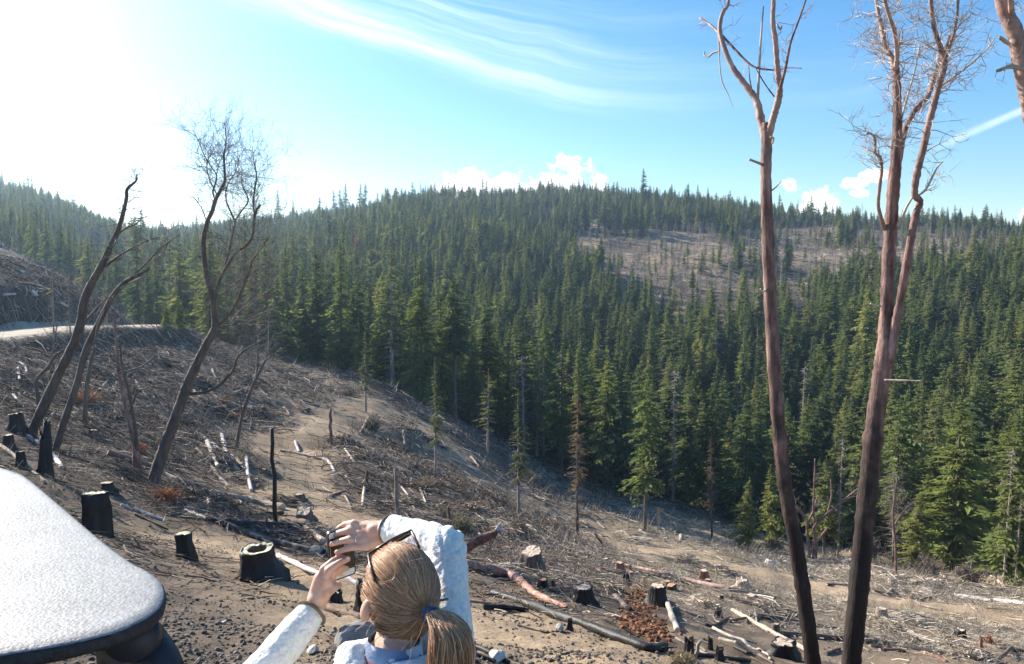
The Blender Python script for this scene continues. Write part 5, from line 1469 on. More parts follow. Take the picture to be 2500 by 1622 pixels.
# many more sticks and logs one can tell apart on the middle slope
LZ = [(60, 420, 880, 1060, 26, 'log on the burnt slope below the gravel road', 'logs strewn on the burnt slope below the road'),
      (420, 760, 890, 1040, 26, 'log on the upper cleared slope left of the skid trail', 'logs strewn above the skid trail'),
      (820, 1120, 1030, 1230, 26, 'log on the slope right of the skid trail', 'logs strewn right of the skid trail'),
      (1120, 1700, 1230, 1370, 26, 'log on the straw-coloured slope below the dead brown conifer', 'logs strewn below the dead brown conifer'),
      (1750, 2480, 1370, 1470, 30, 'log on the flat at the forest foot on the right', 'logs strewn over the right flat'),
      (1650, 2480, 1490, 1610, 26, 'log in the slash at the lower right', 'logs strewn at the lower right'),
      (0, 230, 640, 760, 10, 'stick on the cleared hill above the road', 'sticks on the cleared hill above the road')]
for x0, x1, y0, y1, n_, lab, grp in LZ:
    for _ in range(int(n_ * 1.35)):
        px, py = random.uniform(x0, x1), random.uniform(y0, y1)
        p = hit(px, py)
        if trail_mask(np.array([p.x]), np.array([p.y]))[0] > 0.5 or p.y > treeline(p.x / p.y) or seg_dist(p.x, p.y, ROADP) < 3.2:
            continue
        L = random.uniform(14, 46); a_ = random.gauss(0.45, 0.5)
        w = random.uniform(3.5, 6.0) if random.random() < 0.6 else random.uniform(6, 10)
        m_ = random.choice(['log_grey', 'log_grey', 'log_pale', 'log_brown', 'char'] if 'burnt' in lab else (['log_pale', 'log_pale', 'log_white'] if ('straw' in lab or 'flat' in lab or 'hill' in lab) else ['log_grey', 'log_grey', 'log_brown', 'log_grey']))
        word = ('long ' if L > 32 else 'short ' if L < 22 else '') + ('thick ' if w > 6 else 'thin ') + {'log_grey': 'grey ', 'log_pale': 'pale ', 'log_brown': 'brown ', 'char': 'charred black ', 'log_white': 'whitish '}[m_]
        log([(px, py), (px + L * math.cos(a_), py + L * math.sin(a_) * 0.7)], w, w * 0.8, m_, word + lab, group=word + grp, n=7)
# ------------------------------------------------------------------ slash, clods, brush: what nobody could count
def prisms(a, b, r0, r1, bend=None):
    """three-sided tapering sticks from a to b (n,3)"""
    ax = b - a
    ax /= np.linalg.norm(ax, axis=1)[:, None] + 1e-9
    ref = np.where(np.abs(ax[:, 2:3]) > 0.9, np.array([[1.0, 0, 0]]), np.array([[0, 0, 1.0]]))
    u = np.cross(ax, ref); u /= np.linalg.norm(u, axis=1)[:, None] + 1e-9
    w = np.cross(ax, u)
    secs = [(a, r0)]
    if bend is not None:
        secs.append(((a + b) / 2 + bend, (r0 + r1) / 2))
    secs.append((b, r1))
    V = []
    for c, r in secs:
        for k in range(3):
            q = k * 2.0944
            V.append(c + (u * math.cos(q) + w * math.sin(q)) * r[:, None])
    m = len(secs) * 3
    V = np.stack(V, 1).reshape(-1, 3)
    F0 = []
    for s_ in range(len(secs) - 1):
        for k in range(3):
            F0.append([s_ * 3 + k, s_ * 3 + (k + 1) % 3, s_ * 3 + 3 + (k + 1) % 3, s_ * 3 + 3 + k])
    F0 = np.array(F0)
    n = len(a)
    Fc = (np.arange(n)[:, None, None] * m + F0[None]).reshape(-1, 4)
    return V, Fc

def slash(name, label, n, tr, dr, lenr, radr, mat, seed, dens_fn, lift=0.18, orient=0.5, power=1.0):
    r = np.random.default_rng(seed)
    t = r.uniform(tr[0], tr[1], n)
    y = np.exp(r.uniform(math.log(dr[0]), math.log(dr[1]), n))
    x = t * y
    k = r.random(n) < dens_fn(x, y, t)
    x, y, t = x[k], y[k], t[k]
    n = len(x)
    far = np.clip(y / 45.0, 0.35, 1.25)
    L = (lenr[0] + (lenr[1] - lenr[0]) * r.random(n) ** 2.2) * far
    base = fbm(x / 5.0, y / 5.0, seed + 3, 2) * 5.0 + orient
    ang = base + r.normal(0, 0.75, n) + (r.random(n) < 0.25) * r.uniform(0, 3.14, n)
    dx, dy = np.cos(ang) * L / 2, np.sin(ang) * L / 2
    rad = (radr[0] + (radr[1] - radr[0]) * r.random(n) ** 2.5) * far
    l0 = np.abs(r.normal(0, lift, n)) * far; l1 = np.abs(r.normal(0, lift, n)) * far
    a = np.stack([x - dx, y - dy, zg(x - dx, y - dy) + rad + l0], 1)
    b = np.stack([x + dx, y + dy, zg(x + dx, y + dy) + rad + l1], 1)
    bend = r.normal(0, 0.05, (n, 3)) * L[:, None]
    V, Fc = prisms(a, b, rad, rad * 0.5, bend)
    o = link(name, np_mesh(name, V, Fc, MAT[mat], True))
    tag(o, label, 'slash', kind='stuff')
    return n

def d_common(x, y, t):
    d = 1.0 - 0.93 * trail_mask(x, y)
    d *= (seg_dist(x, y, ROADP) > 2.6)
    d *= (y < treeline(t) + 4)
    clump = np.clip(0.7 + fbm(x / 3.5, y / 3.5, 91, 3) * 2.2, 0.25, 1)
    return d * clump
def d_left(x, y, t):
    return d_common(x, y, t) * np.clip((0.16 - t) / 0.12, 0, 1) * np.clip((y - 9) / 9.0, 0.02, 1)
def d_right(x, y, t):
    return d_common(x, y, t) * np.clip((t + 0.06) / 0.12, 0, 1) * np.clip((y - 11) / 10.0, 0.05, 1) * np.clip(0.35 + np.clip(t - 0.3, 0, 1) * 2.5 + (y > 24) * 0.3, 0, 1)
slash('slash_debris', 'grey broken branches and slash covering the burnt left slope', 90000, (-0.75, 0.18), (9, 92), (0.25, 2.2), (0.010, 0.038), 'slash', 301, d_left, 0.14)
slash('slash_debris', 'straw-coloured twigs and slash covering the right slope', 60000, (-0.08, 0.75), (9, 92), (0.25, 2.0), (0.008, 0.032), 'slash_tan', 302, d_right, 0.12, 0.2)
slash('twig_litter', 'scattered twigs lying on the near bare soil', 2600, (-0.5, 0.7), (4.5, 20), (0.08, 0.6), (0.003, 0.012), 'slash', 303, lambda x, y, t: np.clip(0.5 + fbm(x, y, 5, 2), 0, 1), 0.01)
def d_bank(x, y, t):
    return (t < -0.4) * (seg_dist(x, y, ROADP) > 3.0) * (y < treeline(t) + 1) * 0.9
slash('slash_debris', 'pale sticks littering the cleared hill above the gravel road', 4200, (-0.85, -0.42), (43, 86), (0.3, 1.6), (0.012, 0.05), 'slash', 304, d_bank, 0.12)
def d_patch(x, y, t):
    p1, p2 = bare_patch(x, y)
    return np.clip(p1 + p2 * 0.6, 0, 1)
slash('slash_debris', 'pale dead wood lying over the bare patch on the far hillside', 9000, (0.02, 0.72), (170, 360), (1.2, 5.0), (0.03, 0.10), 'slash_tan', 305, d_patch, 0.25)
# tangled heaps
def heaps(name, label, centres, mat, seed, per=130):
    r = np.random.default_rng(seed)
    A = []; B = []; R0 = []
    for px, py, w in centres:
        p = hit(px, py); d = p.y
        W = w * 0.5 * d / F
        az0 = r.random() * 3.14
        m = per
        q = r.normal(0, 0.45, (m, 2)) * W
        x, y = p.x + q[:, 0], p.y + q[:, 1] * 1.3
        L = r.uniform(0.3, 1.2, m) * W * 0.9
        a_ = az0 + r.normal(0, 0.7, m)
        hh = np.clip(1 - (q ** 2).sum(1) / (W * W), 0.1, 1) * W * 0.42
        l0, l1 = r.random(m) * hh, r.random(m) * hh
        dx, dy = np.cos(a_) * L / 2, np.sin(a_) * L / 2
        rad = (0.007 + 0.035 * r.random(m) ** 3) * np.clip(d / 40, 0.5, 1.3)
        A.append(np.stack([x - dx, y - dy, zg(x - dx, y - dy) + l0 + rad], 1)); B.append(np.stack([x + dx, y + dy, zg(x + dx, y + dy) + l1 + rad], 1)); R0.append(rad)
    A = np.concatenate(A); B = np.concatenate(B); R0 = np.concatenate(R0)
    V, Fc = prisms(A, B, R0, R0 * 0.55, r.normal(0, 0.03, A.shape))
    tag(link(name, np_mesh(name, V, Fc, MAT[mat], True)), label, 'slash', kind='stuff')
heaps('slash_heaps', 'tangled heaps of grey branches on the left and middle slope', [(90, 900, 90), (160, 880, 80), (300, 870, 90), (240, 920, 100), (400, 890, 80), (480, 930, 90), (560, 900, 70), (620, 940, 80), (700, 930, 70), (520, 1000, 90), (620, 1010, 80), (450, 1040, 110), (540, 1120, 120), (600, 1180, 110), (430, 1130, 80), (250, 1060, 110), (160, 1020, 90), (850, 1080, 90), (900, 1120, 100), (960, 1090, 80), (870, 1190, 110), (930, 1240, 130), (1020, 1150, 90), (1000, 1230, 110), (1090, 1200, 90), (1150, 1250, 110), (560, 1240, 140), (480, 1215, 120), (330, 1170, 130), (700, 1230, 90), (750, 1300, 110), (740, 1330, 90), (1060, 1080, 60), (660, 1160, 60), (30, 960, 80), (80, 1000, 80)], 'slash', 341, 170)
heaps('slash_heaps', 'pale tangled heaps of branches over the right slope', [(1230, 1300, 120), (1350, 1340, 100), (1460, 1370, 110), (1560, 1330, 90), (1680, 1370, 90), (1770, 1400, 100), (1240, 1400, 140), (1380, 1420, 120), (1480, 1440, 120), (1860, 1480, 150), (1960, 1470, 130), (2030, 1500, 140), (2150, 1530, 150), (2230, 1520, 130), (2060, 1400, 100), (2180, 1420, 120), (2260, 1430, 110), (2350, 1440, 120), (2440, 1450, 110), (2250, 1580, 170), (2350, 1600, 160), (1900, 1500, 120), (1720, 1480, 100), (2440, 1540, 100), (1980, 1400, 80), (1420, 1290, 70)], 'slash_tan', 342, 150)
# brush standing up in the slash
def brush_tufts(name, label, n, tr, dr, mat, seed, dens, h=(0.25, 0.8), sticks=9, rad=0.006):
    r = np.random.default_rng(seed)
    t = r.uniform(*tr, n); y = np.exp(r.uniform(math.log(dr[0]), math.log(dr[1]), n)); x = t * y
    k = r.random(n) < dens(x, y, t)
    x, y = x[k], y[k]; n = len(x)
    z = zg(x, y)
    X = np.repeat(x, sticks); Y = np.repeat(y, sticks); Z = np.repeat(z, sticks)
    m = len(X)
    H = r.uniform(h[0], h[1], m) * np.clip(Y / 40, 0.4, 1.3)
    sp = H * r.uniform(0.2, 1.1, m); az = r.random(m) * 6.283
    a = np.stack([X + r.normal(0, 0.1, m), Y + r.normal(0, 0.1, m), Z - 0.03], 1)
    b = a + np.stack([np.cos(az) * sp, np.sin(az) * sp, H], 1)
    rr = rad * np.clip(Y / 25, 0.5, 3.0) * r.uniform(0.6, 1.4, m)
    V, Fc = prisms(a, b, rr, rr * 0.3, r.normal(0, 0.12, (m, 3)) * H[:, None])
    tag(link(name, np_mesh(name, V, Fc, MAT[mat], True)), label, 'brush', kind='stuff')
brush_tufts('brush', 'grey leafless brush standing in the left slash', 4500, (-0.7, 0.12), (14, 88), 'slash', 311, lambda x, y, t: d_left(x, y, t) * 0.8)
brush_tufts('brush', 'pale dry brush standing over the right slope', 3500, (0.0, 0.7), (14, 88), 'slash_tan', 312, lambda x, y, t: d_right(x, y, t) * 0.8)
brush_tufts('brush', 'russet dead fronds scattered through the slash', 260, (-0.68, 0.1), (16, 80), 'red_twig', 313, lambda x, y, t: d_left(x, y, t) * np.clip(fbm(x / 4, y / 4, 8, 2) * 6, 0, 1), (0.15, 0.5), 14)

def clods(name, label, n, pts_fn, size, mat, seed):
    r = np.random.default_rng(seed)
    x, y = pts_fn(r, n)
    n = len(x)
    z = zg(x, y)
    s = size[0] + (size[1] - size[0]) * r.random(n) ** 5
    t_ = (1 + 5 ** 0.5) / 2
    ico = np.array([[-1, t_, 0], [1, t_, 0], [-1, -t_, 0], [1, -t_, 0], [0, -1, t_], [0, 1, t_], [0, -1, -t_], [0, 1, -t_], [t_, 0, -1], [t_, 0, 1], [-t_, 0, -1], [-t_, 0, 1]]) / 1.9
    fi = np.array([[0, 11, 5], [0, 5, 1], [0, 1, 7], [0, 7, 10], [0, 10, 11], [1, 5, 9], [5, 11, 4], [11, 10, 2], [10, 7, 6], [7, 1, 8], [3, 9, 4], [3, 4, 2], [3, 2, 6], [3, 6, 8], [3, 8, 9], [4, 9, 5], [2, 4, 11], [6, 2, 10], [8, 6, 7], [9, 8, 1]])
    V = ico[None] * (1 + r.normal(0, 0.22, (n, 12, 1))) * np.array([1, 1, 0.7]) * r.uniform(0.7, 1.3, (n, 1, 3)) * s[:, None, None]
    V += np.stack([x, y, z + s * 0.25], 1)[:, None]
    Fc = (np.arange(n)[:, None, None] * 12 + fi[None]).reshape(-1, 3)
    tag(link(name, np_mesh(name, V.reshape(-1, 3), Fc, MAT[mat], False)), label, 'soil', kind='stuff')
def near_left(r, n):
    t = r.uniform(-0.62, 0.12, n); y = np.exp(r.uniform(math.log(3.6), math.log(15), n)); x = t * y
    k = r.random(n) < np.clip(0.35 + fbm(x / 1.3, y / 1.3, 95, 3) * 4.0 + np.clip(7 - y, 0, 4) * 0.1, 0.05, 1)
    return x[k], y[k]
clods('soil_clods', 'lumpy dark churned soil and gravel in the near left ground', 42000, near_left, (0.003, 0.025), 'clod', 321)
def near_right(r, n):
    t = r.uniform(0.0, 0.66, n); y = np.exp(r.uniform(math.log(6), math.log(26), n)); x = t * y
    k = r.random(n) < np.clip(0.3 + fbm(x / 1.6, y / 1.6, 97, 3) * 2.6, 0.03, 1)
    return x[k], y[k]
clods('soil_clods', 'small clods and bark crumbs on the right ground', 14000, near_right, (0.004, 0.026), 'clod', 322)

# rusty rotten wood heap
p = hit(1562, 1500)
def rust_pts(r, n):
    q = r.random(n)
    cx = np.interp(q, [0, 0.5, 1], [hit(1565, 1425).x, hit(1560, 1495).x, hit(1572, 1555).x]); cy = np.interp(q, [0, 0.5, 1], [hit(1565, 1425).y, hit(1560, 1495).y, hit(1572, 1555).y])
    return cx + r.normal(0, 0.15, n), cy + r.normal(0, 0.3, n)
clods('rotten_wood', 'rusty orange crumbled rotten wood spilling downhill beside charred stump', 9000, rust_pts, (0.005, 0.05), 'rust', 331)

# ------------------------------------------------------------------ rocks, bushes and tufts that can be told apart
def rock(px, py, w, hgt, mat, label, seed, name='boulder', cat='rock', flat=0.7):
    p = hit(px, py); d = p.y
    s = w * 0.5 * d / F
    bm = bmesh.new()
    bmesh.ops.create_icosphere(bm, subdivisions=3, radius=1.0)
    r = np.random.default_rng(seed)
    planes = [(Vector(r.normal(0, 1, 3)).normalized(), r.uniform(0.5, 0.85)) for _ in range(15)]
    for v in bm.verts:
        for nrm, dd in planes:
            k = v.co.dot(nrm)
            if k > dd:
                v.co -= nrm * (k - dd)
        v.co += Vector(r.normal(0, 0.012, 3))
        v.co = Vector((v.co.x * s * 1.2, v.co.y * s * 1.1, v.co.z * s * hgt * 1.25))
    me = bpy.data.meshes.new(name); bm.to_mesh(me); bm.free()
    me.materials.append(MAT[mat])
    o = link(name, me)
    o.location = p + Vector((0, 0, s * hgt * 0.55))
    o.rotation_euler = (0.3, 0.2, seed)
    return tag(o, label, cat)
rock(862, 1585, 105, 0.85, 'rock', 'grey angular boulder on the soil behind the lower sleeve', 3)
rock(545, 1525, 24, 0.6, 'rock_pale', 'small white stone on the dark soil left of the sleeve', 4, 'stone')
rock(765, 1592, 34, 0.5, 'rock_pale', 'flat pale stone beside the grey boulder', 5, 'stone')
rock(1215, 1610, 44, 0.7, 'rock_pale', 'yellowish pale stone at the bottom edge right of the ponytail', 6, 'stone')
rock(1366, 1540, 20, 1.2, 'rock_pale', 'pale wedge of rock by the small charred stake', 7, 'stone')
rock(848, 1325, 40, 0.6, 'rock', 'lumpy light grey rock at the end of the ash-white log', 8, 'stone')
rock(775, 1355, 36, 0.8, 'rock', 'crumbly grey lump on the burnt log near the hands', 9, 'stone')
rock(1500, 1508, 16, 0.6, 'rock_pale', 'small pale stone left of the rusty wood', 10, 'stone')
rock(2062, 1395, 30, 0.6, 'rock_pale', 'cream rock on the flat beyond the forked trunk', 11, 'stone')
rock(1885, 1385, 36, 0.6, 'rock_pale', 'cream rock on the flat left of the single bare trunk', 12, 'stone')

def bush(px, py, w, h, twigm, leafm, label, seed, n=60, leaves=900, name='shrub', cat='shrub', lsize=0.05):
    p = hit(px, py); d = p.y
    W, H = w * 0.5 * d / F, h * d / F
    r = np.random.default_rng(seed)
    e = empty(name, p); tag(e, label, cat)
    az = r.random(n) * 6.283; q = np.sqrt(r.random(n))
    a = np.stack([r.normal(0, W * 0.15, n), r.normal(0, W * 0.15, n), np.full(n, -0.03)], 1)
    b = np.stack([np.cos(az) * W * q, np.sin(az) * W * q * 0.8, H * r.uniform(0.35, 1.05, n) * (1.1 - 0.5 * q)], 1)
    rr = np.full(n, max(0.004, 0.0005 * d))
    V, Fc = prisms(a, b, rr, rr * 0.4, r.normal(0, 0.1, (n, 3)) * H)
    # side twigs
    m = n * 5
    i = r.integers(0, n, m); s_ = r.uniform(0.3, 1, m)[:, None]
    c = a[i] * (1 - s_) + b[i] * s_
    e2 = c + r.normal(0, 1, (m, 3)) * H * 0.16
    V2, F2 = prisms(c, e2, np.full(m, rr[0] * 0.6), np.full(m, rr[0] * 0.2))
    # prisms without a bend have fewer sections; both use quads
    o = link('stems', np_mesh('stems', np.concatenate([V, V2]), np.concatenate([Fc, F2 + len(V)]), MAT[twigm], True), e)
    o['kind'] = 'stuff'
    if leaves:
        i = r.integers(0, m, leaves); s_ = r.random(leaves)[:, None]
        c2 = c[i] * (1 - s_) + e2[i] * s_
        dr = r.normal(0, 1, (leaves, 3)); dr /= np.linalg.norm(dr, axis=1)[:, None]
        sd_ = np.cross(dr, r.normal(0, 1, (leaves, 3))); sd_ /= np.linalg.norm(sd_, axis=1)[:, None]
        Ls = r.uniform(0.5, 1.2, leaves) * max(lsize, 0.0011 * d)
        V3, F3 = kites(c2, dr, sd_, Ls, Ls * 0.6, np.zeros(leaves))
        o = link('foliage', np_mesh('foliage', V3, F3, MAT[leafm]), e)
        o['kind'] = 'stuff'
    return e
bush(400, 1222, 105, 42, 'red_twig', 'needles_red', 'russet dead branch pile behind the tall charred stump', 401, 70, 500, 'dead_brush', 'brush', 0.05)
bush(205, 985, 105, 40, 'red_twig', 'needles_red', 'rust-red dead bough lying under the leaning left trees', 402, 70, 900, 'dead_brush', 'brush', 0.06)
bush(340, 1112, 60, 40, 'red_twig', 'needles_red', 'rust-red dead brush at the twin sapling base', 403, 50, 400, 'dead_brush', 'brush', 0.05)
bush(548, 985, 40, 20, 'red_twig', 'shrub_brown', 'small tawny shrub on the upper slope left of the skid trail', 404, 40, 300)
bush(560, 1020, 60, 16, 'red_twig', 'shrub_brown', 'low tawny shrub just below the small one on the upper slope', 405, 40, 300)
bush(910, 1050, 56, 46, 'twig_grey', 'shrub', 'yellow-green shrub beside the top of the skid trail', 406, 50, 900)
bush(850, 968, 30, 22, 'twig_grey', 'shrub', 'small yellow-green shrub at the trail crest', 407, 30, 400)
bush(1030, 1190, 120, 30, 'twig_grey', 'shrub_brown', 'brown and green low bushes on the slope right of the skid trail', 408, 60, 900)
bush(1130, 1300, 60, 50, 'twig_grey', 'shrub', 'olive bush just above the bent elbow', 409, 50, 900)
bush(1085, 1262, 36, 42, 'twig_grey', 'shrub', 'yellowish sprig left of the olive bush', 410, 16, 160)
bush(1360, 1295, 60, 34, 'twig_grey', 'shrub_brown', 'tawny bush between the sparse grey and brown conifers', 411, 50, 500)
bush(1265, 1290, 60, 26, 'twig_grey', 'shrub_brown', 'tawny bush at the foot of the sparse grey conifer', 412, 40, 300)
bush(1665, 1625, 70, 38, 'straw', 'straw', 'straw-coloured grass tuft at the bottom edge', 413, 260, 0, 'grass_tuft', 'grass')
bush(2420, 1575, 60, 26, 'red_twig', 'needles_red', 'faint rusty brush at the far lower right', 414, 40, 200, 'dead_brush', 'brush')
bush(250, 690, 50, 40, 'twig_grey', 'shrub_brown', 'orange-brown small tree above the road behind the leaning trunks', 415, 40, 900)
bush(1890, 1350, 60, 60, 'twig_grey', 'shrub', 'dark tangled bush at the foot of the yellow-green conifer', 416, 60, 500)
bush(2260, 1410, 90, 70, 'twig_grey', 'shrub_brown', 'brown leafless thicket left of the broad pale conifer', 417, 90, 300)
bush(2370, 1420, 90, 60, 'twig_grey', 'shrub_brown', 'brown thicket right of the broad pale conifer trunk', 418, 90, 300)
bush(2120, 1372, 60, 80, 'twig_grey', 'shrub_brown', 'reddish brown thicket behind the forked trunk', 419, 90, 500)
bush(1290, 1180, 70, 40, 'twig_grey', 'shrub_brown', 'dark brush under the conifers at the second trail end', 420, 60, 500)
# ------------------------------------------------------------------ grey slab table in the lower left corner
def slab_mat():
    m, nt, b = new_mat('rough grey coating')
    tc = N(nt, 'ShaderNodeTexCoord')
    n1 = N(nt, 'ShaderNodeTexNoise', inp={'Scale': 60.0, 'Detail': 5.0, 'Roughness': 0.7})
    n2 = N(nt, 'ShaderNodeTexNoise', inp={'Scale': 5.0, 'Detail': 3.0})
    n3 = N(nt, 'ShaderNodeTexVoronoi', inp={'Scale': 95.0})
    for n in (n1, n2, n3):
        nt.links.new(tc.outputs['Object'], n.inputs['Vector'])
    f = M_(nt, 'ADD', M_(nt, 'MULTIPLY', n1.outputs['Fac'], 0.7), M_(nt, 'MULTIPLY', n2.outputs['Fac'], 0.3))
    nt.links.new(ramp(nt, f, [(0.34, (0.12, 0.12, 0.122)), (0.5, (0.22, 0.22, 0.222)), (0.66, (0.31, 0.31, 0.31))]), b.inputs['Base Color'])
    b.inputs['Roughness'].default_value = 0.5
    b.inputs['Specular IOR Level'].default_value = 0.6
    h = M_(nt, 'ADD', n1.outputs['Fac'], M_(nt, 'MULTIPLY', n3.outputs['Distance'], 0.6))
    bp = N(nt, 'ShaderNodeBump', inp={'Strength': 0.4, 'Distance': 0.004})
    nt.links.new(h, bp.inputs['Height'])
    nt.links.new(bp.outputs[0], b.inputs['Normal'])
    return m
MAT['slab'] = slab_mat()
MAT['slab_rim'] = wood_mat('dark rubbery rim', [(0.3, (0.010, 0.011, 0.014)), (0.6, (0.028, 0.030, 0.036)), (0.8, (0.06, 0.062, 0.07))], 45, (1, 1, 1), 0.6, 0.8, 0.35, objvar=0, bdist=0.008)
MAT['leg_dark'] = wood_mat('dark blue-black leg', [(0.3, (0.008, 0.010, 0.016)), (0.7, (0.022, 0.026, 0.038))], 8, (1, 1, 1), 0.5, 0.15, 0.4, objvar=0)

def build_table():
    ZT_ = -0.98
    def on(px, py):
        x, y, z = ray(px, py)
        k = ZT_ / z
        return Vector((x * k, y * k, ZT_))
    edge = [(-420, 1010), (-200, 1062), (-40, 1128), (30, 1152), (62, 1166), (130, 1222), (200, 1282), (270, 1340), (330, 1382), (352, 1392), (378, 1410), (395, 1428), (401, 1450), (396, 1470), (380, 1492), (345, 1515), (290, 1540), (210, 1562), (120, 1580), (20, 1596), (-200, 1640), (-420, 1690)]
    pts = [on(*p) for p in edge]
    a = catmull([tuple(p) for p in pts], 4)
    cen = a.mean(0)
    base = Vector((cen[0] + 0.4, cen[1] - 0.3, ground_at(cen[0] + 0.4, cen[1] - 0.3)))
    e = empty('slab_table', base)
    tag(e, 'rough grey-white slab table with thick dark rounded edge at the lower left corner', 'table')
    def put(o):
        o.parent = e; o.matrix_parent_inverse = Matrix.Translation(-base); return o
    n = len(a)
    # top with a gently dished edge
    d_in = lambda k: cen + (a - cen) * k
    mb = MB()
    rings = [(1.0, -0.003), (0.992, 0.002), (0.93, 0.004), (0.8, 0.004), (0.5, 0.004), (0.2, 0.004)]
    rr = np.random.default_rng(5)
    V = []
    for k, dz in rings:
        r_ = d_in(k).copy(); r_[:, 2] += dz; V += list(r_)
    V.append(cen + np.array([0, 0, 0.004]))
    fs = []
    for i in range(len(rings) - 1):
        for k in range(n):
            p_, q_ = i * n + k, i * n + (k + 1) % n
            fs.append((p_, q_, q_ + n, p_ + n))
    for k in range(n):
        fs.append(((len(rings) - 1) * n + k, (len(rings) - 1) * n + (k + 1) % n, len(V) - 1))
    mb.add(V, fs)
    o = put(mb.build('table_top', MAT['slab']))
    # rim: rounded section
    mb = MB(); V = []; fs = []
    tg = np.roll(a, -1, 0) - np.roll(a, 1, 0); nrm = np.stack([tg[:, 1], -tg[:, 0]], 1); nrm /= np.linalg.norm(nrm, axis=1)[:, None]
    if ((a[:, :2] - cen[:2]) * nrm).sum() < 0: nrm = -nrm
    prof = [(0.0, -0.0035), (0.004, -0.008), (0.005, -0.018), (0.004, -0.032), (0.0, -0.041), (-0.008, -0.045), (-0.06, -0.047), (-0.10, -0.04)]
    for k, (off, dz) in enumerate(prof):
        r_ = a.copy(); r_[:, :2] += nrm * (off + rr.normal(0, 0.0012, n)[:, None]); r_[:, 2] += dz + rr.normal(0, 0.0012, n)
        V += list(r_)
    for i in range(len(prof) - 1):
        for k in range(n):
            p_, q_ = i * n + k, i * n + (k + 1) % n
            fs.append((p_, q_, q_ + n, p_ + n))
    fs.append(tuple((len(prof) - 1) * n + k for k in range(n)))
    mb.add(V, fs)
    mb.build('rim', MAT['slab_rim'], o)
    # curved legs
    mb = MB()
    L = [on(318, 1500) + Vector((0, 0, -0.06)), P(352, 1570, 2.33), P(392, 1632, 2.30), P(420, 1720, 2.28), P(432, 1850, 2.28)]
    g = ground_at(L[-1].x, L[-1].y)
    L.append(Vector((L[-1].x + 0.01, L[-1].y, g - 0.05)))
    arr = catmull([tuple(p) for p in L], 6)
    mb.tube([Vector(p) for p in arr], list(np.interp(np.linspace(0, 1, len(arr)), [0, 0.15, 0.5, 1], [0.075, 0.066, 0.062, 0.05])), 18, True, 0.01)
    put(mb.build('leg', MAT['leg_dark']))
    for px, d in ((268, 2.55), (-250, 2.7), (-200, 4.0)):
        mb = MB()
        t_ = P(px, 1560, d); x_, y_ = t_.x, t_.y
        g = ground_at(x_, y_)
        mb.tube([Vector((x_, y_, ZT_ - 0.06)), Vector((x_ + 0.01, y_, (ZT_ + g) / 2)), Vector((x_, y_, g - 0.05))], [0.05, 0.042, 0.05], 14, True, 0.02)
        put(mb.build('leg', MAT['log_brown' if px == 268 else 'leg_dark']))
build_table()

# ------------------------------------------------------------------ the woman
def skin_mat():
    m, nt, b = new_mat('skin')
    tc = N(nt, 'ShaderNodeTexCoord')
    nz = N(nt, 'ShaderNodeTexNoise', inp={'Scale': 35.0, 'Detail': 4.0})
    nt.links.new(tc.outputs['Object'], nz.inputs['Vector'])
    nt.links.new(ramp(nt, nz.outputs['Fac'], [(0.3, (0.50, 0.27, 0.19)), (0.55, (0.58, 0.345, 0.25)), (0.75, (0.64, 0.40, 0.30))]), b.inputs['Base Color'])
    b.inputs['Roughness'].default_value = 0.5
    b.inputs['Subsurface Weight'].default_value = 0.18
    b.inputs['Subsurface Radius'].default_value = (0.012, 0.005, 0.003)
    b.inputs['Subsurface Scale'].default_value = 0.6
    bp = N(nt, 'ShaderNodeBump', inp={'Strength': 0.25, 'Distance': 0.002})
    n2 = N(nt, 'ShaderNodeTexNoise', inp={'Scale': 160.0, 'Detail': 3.0})
    nt.links.new(tc.outputs['Object'], n2.inputs['Vector'])
    nt.links.new(n2.outputs['Fac'], bp.inputs['Height'])
    nt.links.new(bp.outputs[0], b.inputs['Normal'])
    return m
MAT['skin'] = skin_mat()
def hair_mat():
    m, nt, b = new_mat('dark blonde hair')
    g = N(nt, 'ShaderNodeNewGeometry')
    c = ramp(nt, g.outputs['Random Per Island'], [(0.0, (0.26, 0.13, 0.068)), (0.5, (0.40, 0.215, 0.115)), (0.85, (0.50, 0.29, 0.165)), (1.0, (0.60, 0.40, 0.25))])
    nt.links.new(c, b.inputs['Base Color'])
    b.inputs['Roughness'].default_value = 0.42
    b.inputs['Specular IOR Level'].default_value = 0.45
    return m
MAT['hair'] = hair_mat()
MAT['hair_base'] = wood_mat('hair underlayer', [(0.3, (0.12, 0.062, 0.030)), (0.7, (0.20, 0.11, 0.055))], 30, (1, 1, 1), 0.6, 0.3, objvar=0)
def fleece_mat():
    m, nt, b = new_mat('white sherpa fleece')
    tc = N(nt, 'ShaderNodeTexCoord')
    nz = N(nt, 'ShaderNodeTexNoise', inp={'Scale': 95.0, 'Detail': 4.0, 'Roughness': 0.6})
    nt.links.new(tc.outputs['Object'], nz.inputs['Vector'])
    nt.links.new(ramp(nt, nz.outputs['Fac'], [(0.3, (0.62, 0.63, 0.60)), (0.6, (0.78, 0.785, 0.76))]), b.inputs['Base Color'])
    b.inputs['Roughness'].default_value = 0.95
    b.inputs['Specular IOR Level'].default_value = 0.1
    b.inputs['Sheen Weight'].default_value = 0.4
    bp = N(nt, 'ShaderNodeBump', inp={'Strength': 0.7, 'Distance': 0.006})
    nt.links.new(nz.outputs['Fac'], bp.inputs['Height'])
    nt.links.new(bp.outputs[0], b.inputs['Normal'])
    return m
MAT['fleece'] = fleece_mat()
def plain(name, col, rough=0.6, spec=0.4, metal=0.0):
    m, nt, b = new_mat(name)
    b.inputs['Base Color'].default_value = (*col, 1)
    b.inputs['Roughness'].default_value = rough
    b.inputs['Specular IOR Level'].default_value = spec
    b.inputs['Metallic'].default_value = metal
    return m
